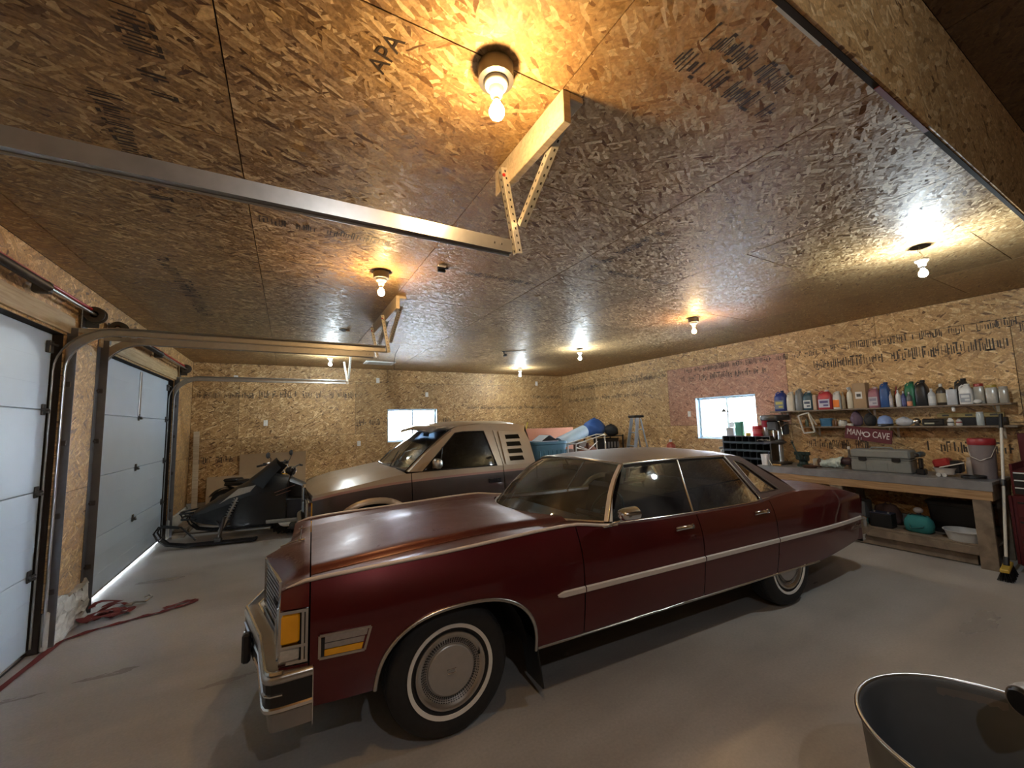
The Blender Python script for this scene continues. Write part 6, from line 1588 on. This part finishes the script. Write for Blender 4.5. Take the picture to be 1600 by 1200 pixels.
b = MB(); rloft(b, [(.15, .22, .705), (.155, .225, .715), (.155, .225, .765), (.145, .215, .785), (.11, .17, .792)]); b.build('belt_cover', M['darksteel'], dp, smooth=40)
b = MB(); b.lathe([(0, .46), (.07, .47), (.075, .50), (.075, .64), (.07, .67), (0, .68)], (.19, -.02, 0), 'z', 20); b.build('motor', pl((.05, .05, .052), .4), dp, smooth=40)
b = MB(); b.tube([(-.06, 0, .54), (-.06, 0, .44)], .022, 12); b.tube([(-.06, 0, .45), (-.06, 0, .405)], [.022, .008], 12); b.build('chuck', M['dullchrome'], dp, smooth=40)
for k in range(3):
    an = 2 * math.pi * k / 3 + .4; b = MB(); b.tube([(-.03, -.09, .60), (-.03 + .13 * math.cos(an), -.12, .60 + .13 * math.sin(an))], .007, 8); b.sphere((-.03 + .135 * math.cos(an), -.121, .60 + .135 * math.sin(an)), .017, 10, 6); b.build('feed_handle', M['chrome'], dp, smooth=60)
t = thing('plier_heap', 'heap of small steel clamps lying on the drill press table', 'clamps', (6.84, 3.72, BZ + .3685)); m = MB(); rnd = random.Random(2)
for k in range(6):
    c = Vector((rnd.uniform(-.05, .05), rnd.uniform(-.05, .08), .012)); an = rnd.uniform(0, 3); m.tube([c, c + Vector((.07 * math.cos(an), .07 * math.sin(an), .012)), c + Vector((.10 * math.cos(an + .4), .10 * math.sin(an + .4), .004))], .008, 6)
m.build('clamp_jaws', M['dullchrome'], t, smooth=60)
t = thing('white_cup', 'white plastic cup with a dark pen in it at the left end of the bench', 'cup', (6.70, 3.715, BZ)); m = MB(); rloft(m, [(.047, .045, 0), (.058, .055, .17), (.055, .052, .17), (.044, .042, .008)]); m.build('cup_body', pl((.66, .67, .68)), t, smooth=40); m = MB(); m.tube([(0, -.035, .02), (.005, -.05, .20)], .006, 6); m.build('pen', pl((.04, .07, .2)), t)
t = thing('white_pencil', 'thin white marker sticking up at the bench edge beside the cup', 'marker', (6.63, 3.605, BZ)); m = MB(); m.tube([(-.02, -.03, .006), (.0, .02, .09)], .006, 8); m.build('barrel', pl(WH), t, smooth=60); m = MB(); m.tube([(0, .02, .09), (.004, .03, .108)], .007, 8); m.build('marker_cap', pl((.3, .3, .34)), t)
t = thing('picture_stand', 'small white wooden frame leaning on the shelf edge above the vise', 'frame', (7.055, 3.245, 1.43)); m = MB(); P = [(0, .05, 0), (.0, .11, .27), (.0, -.035, .315), (.0, -.10, .02)]
for p, q in zip(P, P[1:] + P[:1]): m.bar(p, q, .022, .018, (1, 0, 0), .002)
m.build('frame_sides', pl((.55, .52, .45), .6), t); m = MB(); m.bar((0, -.035, .315), (.04, -.115, .12), .02, .014, (1, 0, 0), .002); m.build('frame_strut', pl((.55, .52, .45), .6), t)
bottle('dusty green bottle hanging inside the white frame', 3.285, 1.531, .05, .14, (.12, .16, .13), (.2, .22, .2), x=7.15)
# small-parts cabinet on a stand under the window
pc = thing('parts_cabinet', 'black small-parts cabinet of open bins under the right window', 'cabinet', (7.18, 4.25, 0))
b = MB(); b.b2((-.10, -.43, .55), (.13, -.41, 1.365)); b.b2((-.10, .41, .55), (.13, .43, 1.365)); b.b2((.12, -.41, .55), (.13, .41, 1.365)); b.b2((-.10, -.43, 1.355), (.13, .43, 1.372), .002); b.build('cabinet_shell', M['darksteel'], pc)
M['binsteel'] = mat('bin_steel', (.045, .055, .06), .4, .5, var=.3)
for k in range(6):
    z = .56 + .135 * k; b = MB(); b.b2((-.10, -.409, z), (.119, .409, z + .008)); b.b2((-.112, -.409, z), (-.10, .409, z + .035)); o = b.build('bin_row', M['binsteel'], pc)
    for j in range(6):
        b = MB(); y = -.409 + .1363 * (j + .5) + .068 - .0681; y = -.41 + .8183 * (j + 1) / 7; b.b2((-.095, y - .003, z + .009), (.118, y + .003, z + .125)); b.build('divider', M['binsteel'], o)
b = MB()
for y in (-.40, .40):
    for x in (-.08, .11): b.b2((x - .018, y - .018, 0), (x + .018, y + .018, .549), .003)
b.build('stand_leg', M['darksteel'], pc)
CZ = 1.3725
t = thing('tea_tin', 'tall green tin on the parts cabinet in front of the window', 'tin', (7.14, 4.365, CZ)); m = MB(); rloft(m, [(.066, .05, 0), (.07, .055, .005), (.07, .055, .235), (.072, .057, .236), (.072, .057, .252), (.06, .05, .254)]); m.build('tin_body', pl((.05, .24, .17), .4), t, smooth=40)
carton('grey open-topped carton left of the green tin', 4.53, CZ, .14, .14, .12, (.34, .34, .35), x=7.15)
t = thing('paper_stack', 'white paper leaflets leaning above the grey carton', 'papers', (7.20, 4.545, CZ + .1445)); m = MB(); m.box((0, 0, .05), (.004, .10, .10), 0, Matrix.Rotation(R(14), 3, 'Y')); m.box((.02, .02, .045), (.004, .09, .09), 0, Matrix.Rotation(R(10), 3, 'Y')); m.build('leaflet', pl((.6, .62, .64), .7), t)
t = thing('tape_roll', 'small yellow tape roll right of the green tin', 'tape', (7.12, 4.21, CZ)); m = MB(); m.lathe([(.02, 0), (.042, 0), (.044, .004), (.044, .05), (.042, .054), (.02, .054), (.02, 0)], (0, 0, 0), 'z', 22); m.build('tape', pl((.62, .46, .06)), t, smooth=40)
t = thing('round_tin', 'bright red round tin with pale print lines on the parts cabinet', 'tin', (7.12, 4.045, CZ)); m = MB(); m.lathe([(0, 0), (.076, 0), (.078, .004), (.078, .16), (.072, .172), (.072, .178), (0, .18)], (0, 0, 0), 'z', 26); m.build('tin_body', pl((.60, .03, .06)), t, smooth=40); m = MB()
for z in (.05, .075, .1): m.lathe([(.0786, z), (.0786, z + .008)], (0, 0, 0), 'z', 26)
m.build('print_lines', pl((.75, .45, .45)), t)
t = thing('paint_can', 'grey metal paint can under the larger red can, by the drill press', 'can', (7.16, 3.905, CZ)); m = MB(); m.lathe([(0, 0), (.056, 0), (.058, .004), (.058, .136), (.06, .138), (.06, .146), (.05, .148), (0, .146)], (0, 0, 0), 'z', 24); m.build('can_body', M['dullchrome'], t, smooth=40)
t = thing('coffee_can', 'larger dark red can stacked on the grey paint can', 'can', (7.17, 3.91, CZ + .1485)); m = MB(); m.lathe([(0, 0), (.072, 0), (.074, .004), (.074, .17), (.076, .172), (.076, .184), (.06, .186), (0, .186)], (0, 0, 0), 'z', 24); m.build('can_body', pl((.30, .015, .03)), t, smooth=40)
t = thing('desk_lamp', 'small arm lamp standing in the right window', 'lamp', (7.28, 4.62, CZ)); m = MB(); m.lathe([(0, 0), (.05, 0), (.05, .015), (.01, .02)], (0, 0, 0), 'z', 18); m.build('lamp_base', M['black'], t, smooth=40); m = MB(); m.tube([(0, 0, .015), (.0, -.03, .30), (0, -.03, .42), (0, .10, .475)], .007, 8); m.build('lamp_arm', M['darksteel'], t, smooth=60); m = MB(); m.lathe([(.012, .02), (.025, 0), (.05, -.04), (.052, -.045)], (0, .115, .48), 'z', 18); m.build('lamp_shade', M['darksteel'], t, smooth=50)
t = thing('clamp_tools', 'bundle of bar clamps leaning left of the parts cabinet', 'clamps', (7.10, 4.78, 0)); m = MB()
for k, (dy, top) in enumerate(((0, 1.16), (.05, 1.22), (.11, 1.10))): m.bar((0, dy, .002), (.16, dy - .05, top), .022, .008, (1, 0, 0)); m.box((.10, dy - .03, top * .93), (.10, .025, .04), .006)
m.build('clamp_bar', M['dullchrome'], t)
# under the bench
tb_ = thing('zip_bag', 'teal zipped cloth bag on the lower bench shelf', 'bag', (6.84, 2.02, .2355)); m = MB(); rloft(m, [(.10, .075, 0, 3.0), (.125, .09, .02, 3.0), (.135, .095, .09, 3.0), (.125, .08, .15, 3.0), (.10, .055, .185, 3.0), (.09, .012, .205, 3.0)]); m.v = [(x + .007 * math.sin(30 * y + 9 * z), y, z) for x, y, z in m.v]; m.build('bag_body', pl((.025, .19, .19), .8), tb_, smooth=60); m = MB(); m.tube([(-.02, .09, .19), (-.03, .05, .215), (-.03, -.05, .215), (-.02, -.09, .19)], .006, 6); m.build('zip', M['black'], tb_, smooth=60); m = MB(); m.tube([(-.05, .09, .15), (-.11, .05, .05), (-.10, -.06, .08), (-.05, -.09, .15)], .007, 6); m.build('carry_handle', pl((.03, .13, .13), .8), tb_, smooth=60)
t = thing('cap_lamp', 'shiny white lamp head lying behind the teal bag', 'lamp', (7.00, 2.06, .2355)); m = MB(); m.lathe([(0, 0), (.05, 0), (.055, .02), (.035, .14), (.02, .20)], (0, 0, 0), 'z', 16); m.build('lamp_stem', M['black'], t, smooth=40); m = MB(); m.sphere((-.01, 0, .235), .048, 16, 10, .8); m.build('lamp_head', pl((.75, .76, .8), .2), t, smooth=60)
t = thing('wash_basin', 'white plastic basin at the right end of the lower bench shelf', 'basin', (6.80, 1.63, .2355)); m = MB(); m.lathe([(0, .006), (.13, .006), (.165, .10), (.178, .106), (.178, .112), (.168, .112), (.135, .0), (0, 0)], (0, 0, 0), 'z', 32); m.build('basin_body', pl((.50, .50, .49)), t, smooth=40)
t = thing('storage_tote', 'large black storage tote above the white basin under the bench', 'tote', (7.11, 1.72, .2355)); m = MB(); rloft(m, [(.24, .09, 0, 6.0), (.27, .10, .33, 6.0), (.28, .115, .335, 6.0), (.28, .115, .355, 6.0)]); m.build('tote_body', M['black'], t, smooth=40); m = MB(); rloft(m, [(.285, .12, .356, 6.0), (.285, .12, .372, 6.0), (.27, .11, .382, 6.0)]); m.build('lid', M['black'], t, smooth=40)
t = thing('battery_charger', 'grey metal charger case on the lower bench shelf behind the car tail', 'charger', (6.90, 2.64, .2355)); m = MB(); m.box((0, 0, .15), (.24, .22, .29), .012); m.build('case_body', pl((.13, .13, .13), .45), t); m = MB(); m.box((-.123, 0, .22), (.006, .16, .10), .002); m.build('face_plate', pl((.25, .25, .24), .4), t); m = MB(); m.tube([(-.06, 0, .295), (-.05, 0, .33), (.05, 0, .33), (.06, 0, .295)], .009, 8); m.build('handle', M['black'], t, smooth=60)
sack('dusky_bundle', 'dusky pink cloth bundle between the charger and the teal bag', 'cloth', 7.05, 2.37, .2355, .10, .14, .26, (.12, .075, .075), 8)
t = thing('battery', 'dark car battery on the lower shelf in front of the pink bundle', 'battery', (6.82, 2.36, .2355)); m = MB(); m.box((0, 0, .085), (.16, .22, .17), .006); m.build('battery_case', M['black'], t); m = MB(); m.box((0, 0, .177), (.162, .222, .012), .003); m.build('battery_top', pl((.03, .035, .06)), t); m = MB()
for y in (-.07, .07): m.lathe([(.012, .182), (.011, .20), (0, .201)], (-.03, y, 0), 'z', 10)
m.build('terminal', M['dullchrome'], t)
for k, (y, lab, c) in enumerate(((3.05, 'dark crate under the bench left part, right one', (.03, .03, .035)), (3.42, 'dark crate under the bench left part, left one', (.035, .03, .025)))): carton(lab, y, .2355, .30, .34, .36, c, x=6.95)
# brooms and the tool chest
def broom(label, x, y, rz, top, handle_col, seed):
    t = thing('push_broom', label, 'broom', (x, y, 0), rz)
    m = MB(); m.box((0, 0, .105), (.065, .40, .035), .008); m.build('broom_block', pl((.55, .38, .06)), t)
    m = MB(); rnd = random.Random(seed)
    for i in range(46):
        for j in range(5):
            px, py = -.026 + .013 * j, -.192 + .384 * i / 45; dx = rnd.uniform(-.012, .012) + (.02 * (j - 2) / 2); m.tube([(px, py, .09), (px + dx, py + rnd.uniform(-.008, .008), .004)], .0035, 3, caps=False)
    o = m.build('bristles', M['black'], t); o['kind'] = 'stuff'
    a = Vector((0, 0, .12)); b_ = Vector(top) - Vector((x, y, 0)); b_ = Matrix.Rotation(-rz, 3, 'Z') @ b_
    m = MB(); m.tube([a, a.lerp(b_, .05)], .022, 10); m.build('socket', M['black'], t)
    m = MB(); m.tube([a.lerp(b_, .05), a.lerp(b_, .9)], .0125, 10); m.build('broom_handle', pl(handle_col, .35), t, smooth=60)
    m = MB(); m.tube([a.lerp(b_, .5), a.lerp(b_, .54)], .024, 10); m.build('locking_collar', M['black'], t, smooth=60)
    m = MB(); m.tube([a.lerp(b_, .9), b_], .017, 10); m.build('grip', M['black'], t, smooth=60)
    return t
broom('white-handled push broom with yellow block standing at the bench end', 6.46, 1.283, R(96), (7.05, 1.283, 1.66), (.66, .62, .54), 1)
broom('second push broom with yellow block in front of the tool chest', 6.40, 1.02, R(80), (6.70, .95, 1.28), (.25, .2, .14), 2)
tc = thing('tool_chest', 'dark red rolling tool chest with white drawer edges at the right edge', 'tool chest', (6.95, .835, 0))
M['chest'] = mat('chest_red', (.10, .010, .014), .35, .2, var=.1, coat=.4)
b = MB(); b.b2((-.22, -.40, .08), (.30, .40, .80), .008); b.build('lower_cabinet', M['chest'], tc)
b = MB(); b.b2((-.20, -.39, .803), (.30, .39, 1.06), .006); b.b2((-.20, -.39, 1.06), (.30, -.37, 1.13)); b.b2((-.20, .37, 1.06), (.30, .39, 1.13)); b.b2((.28, -.37, 1.06), (.30, .37, 1.13)); b.build('upper_chest', M['chest'], tc)
b = MB(); b.b2((.285, -.385, 1.131), (.30, .385, 1.44), .004); o = b.build('chest_lid', M['chest'], tc)
e = MB(); e.tube([(.279, .20 + .055 * math.cos(a), 1.33 + .05 * math.sin(a)) for a in lin(-.5, 3.6, 14)], .008, 6); e.tube([(.279, .20, 1.38), (.279, .20, 1.30), (.279, .215, 1.26)], .012, 6); e.tube([(.279, .235, 1.30), (.279, .23, 1.27)], .01, 6); e.build('lid_emblem', M['chrome'], o, smooth=60)
for k in range(3):
    z = .82 + .078 * k; b = MB(); b.b2((-.212, -.37, z), (-.20, .37, z + .070), .002); d = b.build('drawer', M['black'], tc); b = MB(); b.b2((-.222, -.365, z + .056), (-.212, .365, z + .069), .002); b.build('drawer_edge', pl((.72, .71, .68)), d)
for z0, z1 in ((.12, .36), (.38, .56), (.58, .76)):
    b = MB(); b.b2((-.232, -.37, z0), (-.22, .37, z1), .003); d = b.build('drawer', M['chest'], tc); b = MB(); b.b2((-.245, -.36, z1 - .035), (-.232, .36, z1 - .02), .003); b.build('drawer_pull', M['black'], d)
for y in (-.32, .32):
    for x in (-.15, .22): b = MB(); b.lathe([(0, -.015), (.04, -.015), (.04, .015), (0, .015)], (x, y, .041), 'x', 16); b.box((x, y, .07), (.05, .05, .018)); b.build('castor', M['black'], tc)
b = MB(); b.bar((-.235, .405, .10), (-.235, .405, .80), .02, .02, (1, 0, 0)); b.build('side_post', M['chest'], tc)
# ------------------------------------------------------------------ far right corner
lad = thing('step_ladder', 'aluminium step ladder with a black top standing by the right wall', 'ladder', (6.74, 6.47, 0), R(-22))
# local: x across depth (rear +), y across width
M['alu'] = mat('ladder_aluminium', (.52, .56, .60), .35, .8, var=.12, scale=30)
T = 1.80
for s in (-1, 1):
    m = MB(); m.bar((-.30, s * .26, .0), (-.02, s * .155, T - .05), .022, .07, (1, 0, 0), .003); m.build('front_rail', M['alu'], lad)
    m = MB(); m.bar((.34, s * .23, .0), (.05, s * .14, T - .06), .02, .03, (1, 0, 0), .003); m.build('rear_rail', M['alu'], lad)
    for x, y in ((-.30, .26), (.34, .23)): m = MB(); m.box((x, s * y, .014), (.07, .04, .028), .006); m.build('rubber_foot', M['black'], lad)
m = MB(); m.box((.01, 0, T - .02), (.22, .36, .055), .015); m.build('ladder_top', M['black'], lad)
for k in range(5):
    z = .27 + .29 * k; t = z / (T - .05); m = MB(); w = .26 + (.155 - .26) * t; m.box((-.30 + .28 * t + .005, 0, z), (.085, 2 * w - .02, .022), .004); m.build('step', M['alu'], lad)
for z in (.4, 1.0, 1.5): t = z / T; m = MB(); m.bar((.34 - .29 * t, -.235 + .09 * t, z), (.34 - .29 * t, .235 - .09 * t, z), .02, .02, (0, 0, 1)); m.build('rear_brace', M['alu'], lad)
for s in (-1, 1): m = MB(); m.bar((-.17, s * .215, .86), (.19, s * .19, .88), .004, .02, (0, 0, 1)); m.build('spreader', M['alu'], lad)
# pickup bed load
bt = thing('storage_tote', 'light blue open plastic tote at the front of the pickup bed', 'tote', (3.72, 5.58, .681)); m = MB(); rloft(m, [(.20, .27, 0, 6.0), (.22, .30, .67, 6.0), (.235, .315, .68, 6.0), (.235, .315, .72, 6.0), (.215, .295, .72, 6.0), (.19, .26, .02, 6.0)]); m.build('tote_body', pl((.10, .26, .40), .4), bt, smooth=40); m = MB()
for k in range(7): m.b2((-.26 + .083 * k, -.232, .1), (-.24 + .083 * k, -.214, .58))
m.build('tote_ribs', pl((.10, .26, .40), .4), bt)
cx = thing('open_carton', 'white carton with raised flaps standing in the light blue tote', 'carton', (3.72, 5.58, .71)); m = MB(); m.b2((-.17, -.14, 0), (.17, .14, .70), .002); m.build('carton_body', pl((.50, .56, .62), .7), cx); m = MB(); m.bar((-.17, -.14, .70), (-.02, -.14, .80), .26, .004, (0, 1, 0)) if False else None
fl_ = MB(); P = [(-.17, -.141, .70), (0, -.141, .80), (.20, -.141, .70)]; fl_.add([(-.17, -.145, .70), (-.02, -.145, .79), (.01, -.145, .79), (.20, -.145, .66), (.17, -.145, .70), (-.17, .14, .70), (-.02, .14, .79), (.01, .14, .79), (.20, .14, .66)], [(0, 1, 6, 5), (2, 3, 8, 7)]); fl_.build('flap', pl((.50, .56, .62), .7), cx)
m = MB(); m.add([(-.165, -.146, .70), (-.018, -.146, .785), (.165, -.146, .70)], [(0, 1, 2)]); m.build('dark_opening', M['black'], cx)
ob = thing('orange_board', 'salmon orange insulation board lying across the pickup bed', 'board', (4.28, 6.25, .70)); m = MB(); m.box((0, 0, .45), (1.15, .04, .90), .002, Matrix.Rotation(R(-8), 3, 'X')); m.v = [(x, y, z + .002) for x, y, z in m.v]; m.build('foam_board', pl((.62, .27, .16), .7), ob)
rl = thing('carpet_roll', 'pale blue grey roll leaning out of the pickup bed', 'roll', (4.55, 5.72, .70)); a, b_ = Vector((-.38, .10, .63)), Vector((.26, .18, .83)); m = MB(); m.tube([a, b_], .11, 24, caps=False); d = (b_ - a).normalized(); m.build('roll_skin', pl((.30, .40, .46), .5), rl, smooth=60)
m = MB(); m.tube([a + d * .01, b_ - d * .006], 0.098, 24); m.tube([b_ - d * .01, b_ + d * .003], .03, 16); m.build('roll_core', pl((.24, .33, .38), .6), rl, smooth=40)
m = MB(); m.b2((-.36, .03, 0), (-.10, .25, .52), .01); m.b2((.05, .08, 0), (.24, .26, .64), .01); m.build('packing_block', pl((.16, .12, .09), .8), rl)
fr_ = thing('tube_rack', 'white metal frame standing over clutter in the pickup bed', 'rack', (4.50, 5.36, .681)); m = MB(); P = [(-.36, -.06, .66), (.26, -.06, .79), (.29, -.06, .0), (.26, .16, .79), (-.36, .16, .66)]
m.tube([(-.38, -.06, .0), P[0], P[1], P[2]], .014, 8); m.tube([(-.38, .16, .0), P[4], P[3], (.29, .16, .0)], .014, 8); m.tube([P[1], P[3]], .012, 8); m.tube([P[0], P[4]], .012, 8); m.build('rack_frame', pl((.62, .60, .56), .4), fr_, smooth=60)
m = MB(); m.tube([(-.36, -.06, .60), (.29, -.06, .45)], .009, 6); m.tube([(-.3, -.06, .62), (-.1, -.06, .55), (.1, -.06, .68)], .009, 6); m.build('cross_brace', pl((.62, .60, .56), .4), fr_, smooth=60)
sack('rust_cloth', 'rust brown cloth heap under the white metal frame', 'cloth', 4.47, 5.41, .681, .27, .05, .60, (.20, .075, .04), 14)
# stack in the corner
cr = thing('storage_shelf', 'black wire and plastic storage rack in the far right corner', 'rack', (6.75, 7.55, 0)); 
for x in (-.42, .42):
    for y in (-.22, .22): MB().b2((x - .015, y - .015, 0), (x + .015, y + .015, 1.36), .003).build('upright', M['black'], cr)
for z in (.12, .56, 1.0, 1.34): m = MB(); m.b2((-.44, -.24, z - .02), (.44, .24, z), .004); m.build('shelf_plate', M['black'], cr)
bsk = thing('crate', 'black plastic crate on the upper level of the corner rack', 'crate', (6.78, 7.50, 1.0005)); m = MB(); rloft(m, [(.17, .26, 0, 6.0), (.19, .28, .26, 6.0), (.20, .29, .265, 6.0), (.20, .29, .28, 6.0), (.18, .27, .28, 6.0), (.16, .25, .02, 6.0)]); m.build('crate_body', M['black'], bsk, smooth=40); m = MB()
for k in range(5): m.b2((-.22 + .1 * k, -.199, .06), (-.17 + .1 * k, -.186, .2))
m.build('crate_slots', pl((.18, .18, .18)), bsk)
sack('duffel_bag', 'bright blue tied bag on top of the corner rack', 'bag', 6.42, 7.48, 1.341, .28, .22, .40, (.035, .11, .36), 21, .55)
sack('dark_backpack', 'black backpack on top of the corner rack beside the blue bag', 'bag', 6.98, 7.52, 1.341, .16, .18, .26, (.02, .02, .022), 22)
# red and yellow strap heap on a low cabinet along the back wall
cab = thing('low_cabinet', 'plain dark low cabinet against the back wall behind the pickup bed', 'cabinet', (5.9, 9.55, 0)); m = MB(); m.b2((-1.15, -.30, .06), (1.15, .30, 1.18), .01); m.build('cabinet_body', M['oldwood'], cab); m = MB(); m.b2((-1.18, -.32, 1.18), (1.18, .32, 1.21), .005); m.build('cabinet_top', M['oldwood'], cab)
for k in range(4): m = MB(); m.b2((-1.12 + .56 * k + .01, -.318, .10), (-.56 + .56 * k - .01, -.301, 1.14), .003); d = m.build('cabinet_door', M['oldwood'], cab); m = MB(); m.sphere((-.62 + .56 * k if k % 2 == 0 else -1.06 + .56 * k, -.33, .7), .014, 10, 8); m.build('door_knob', M['dullchrome'], d)
m = MB(); m.b2((-1.12, -.26, 0), (1.12, .28, .0595)); m.build('plinth', M['gap'], cab)
rnd = random.Random(9)
for k, (x, h, col, lab) in enumerate(((5.25, .34, (.34, .025, .02), 'heap of red webbing on the cabinet, left pile'), (5.85, .30, (.30, .03, .03), 'heap of red webbing on the cabinet, right pile'), (6.35, .26, (.45, .28, .05), 'heap of yellow straps on the cabinet beside the blue bag'))):
    t = thing('strap_heap', lab, 'straps', (x, 9.62, 1.2105)); m = MB()
    for j in range(9):
        c = Vector((rnd.uniform(-.16, .16), rnd.uniform(-.07, .07), .05 + h * .75 * j / 9)); rr_ = .18 * (1 - .5 * j / 9); a0 = rnd.uniform(0, 6)
        P = [c + Vector((rr_ * math.cos(a0 + t_), rr_ * .7 * math.sin(a0 + t_), .04 * math.sin(2 * t_ + j))) for t_ in lin(0, 5.6, 14)]
        m.tube([(p.x, p.y, max(.022, p.z)) for p in P], .021, 6)
    m.build('webbing', pl(col, .8), t, smooth=60)
for k, (x0, z0, x1, z1, lab) in enumerate(((4.98, 1.22, 5.22, 1.66, 'short yellow rod leaning over the red webbing, left one'), (5.62, 1.45, 5.78, 1.72, 'short yellow rod leaning over the red webbing, right one'))):
    m = MB(); m.tube([(0, 0, 0), (x1 - x0, .04, z1 - 1.23)], .018, 10); m.tube([(0, 0, 0), (-.04, 0, .03)], .02, 8)
    b = tag(m.build('yellow_rod', pl((.55, .40, .05)), smooth=60), lab, 'rod'); b.location = (x0 - .12, 9.27, 1.232)
t = thing('red_bottle', 'red jug with a white cap on the floor-stood crate right of the ladder', 'jug', (7.12, 5.88, 0)); m = MB(); m.b2((-.17, -.17, 0), (.17, .17, .98), .01); m.build('stand_crate', M['oldwood'], t); m = MB(); rloft(m, [(.07, .07, .981), (.075, .075, 1.0), (.075, .075, 1.16), (.03, .03, 1.22, 2.0)]); m.build('jug_body', pl((.34, .06, .03)), t, smooth=50); m = MB(); m.lathe([(.03, 1.215), (.03, 1.27), (0, 1.272)], (0, 0, 0), 'z', 16); m.build('cap', pl(WH), t, smooth=40)
# ------------------------------------------------------------------ the grey drum by the camera
M['drum'] = mat('grey_drum', (.15, .165, .18), .5, .2, var=.25, scale=7, bump=.02)
DR = thing('drum', 'open grey metal drum cut off by the lower right corner', 'drum', (2.20, .475, 0)); Rr, Hh = .415, .55
m = MB(); m.lathe([(0, .012), (Rr * .86, .012), (Rr * .965, Hh - .02), (Rr * .975, Hh - .002), (Rr * .99, Hh + .004), (Rr * 1.005, Hh), (Rr * 1.005, Hh - .014), (Rr * .985, Hh - .02), (Rr * .9, .03), (Rr * .88, 0), (0, 0)], (0, 0, 0), 'z', 72); m.build('drum_body', M['drum'], DR, smooth=40)
m = MB(); m.tube([(Rr * 1.0 * math.cos(a), Rr * 1.0 * math.sin(a), Hh) for a in lin(0, 2 * math.pi * 71 / 72, 72)], .008, 8, closed=True); m.build('rolled_rim', M['dullchrome'], DR, smooth=60)
for an in (.35, .62): m = MB(); m.lathe([(0, -.002), (.017, -.002), (.017, .003), (0, .003)], (0, 0, 0), 'x', 14); m.xf(Matrix.Rotation(an, 4, 'Z') @ Matrix.Translation((Rr * .962, 0, Hh - .07))); m.build('bolt_hole', M['gap'], DR)
hp = MB()
for an in lin(.22, .75, 8): hp.v.append((Rr * .955 * math.cos(an), Rr * .955 * math.sin(an), Hh - .11)); hp.v.append((Rr * .958 * math.cos(an), Rr * .958 * math.sin(an), Hh - .03))
for i in range(7): hp.f.append((2 * i, 2 * i + 2, 2 * i + 3, 2 * i + 1)); hp.m.append(0)
hp.build('handle_plate', M['apron'], DR, smooth=60)
pp = thing('grey_cylinder', 'thick grey tube with a dark end lying across the drum rim at the picture edge', 'tube', (2.39, .44, .561)); a, b_ = Vector((.02, .045, .064)), Vector((.40, -.14, .064)); m = MB(); m.tube([a, a.lerp(b_, .06), a.lerp(b_, .08), b_], [.054, .06, .062, .062], 24); m.build('tube_body', M['apron'], pp, smooth=50); m = MB(); d = (b_ - a).normalized(); m.tube([a - d * .012, a + d * .004], [.040, .053], 24); m.build('dark_end', M['black'], pp, smooth=40)
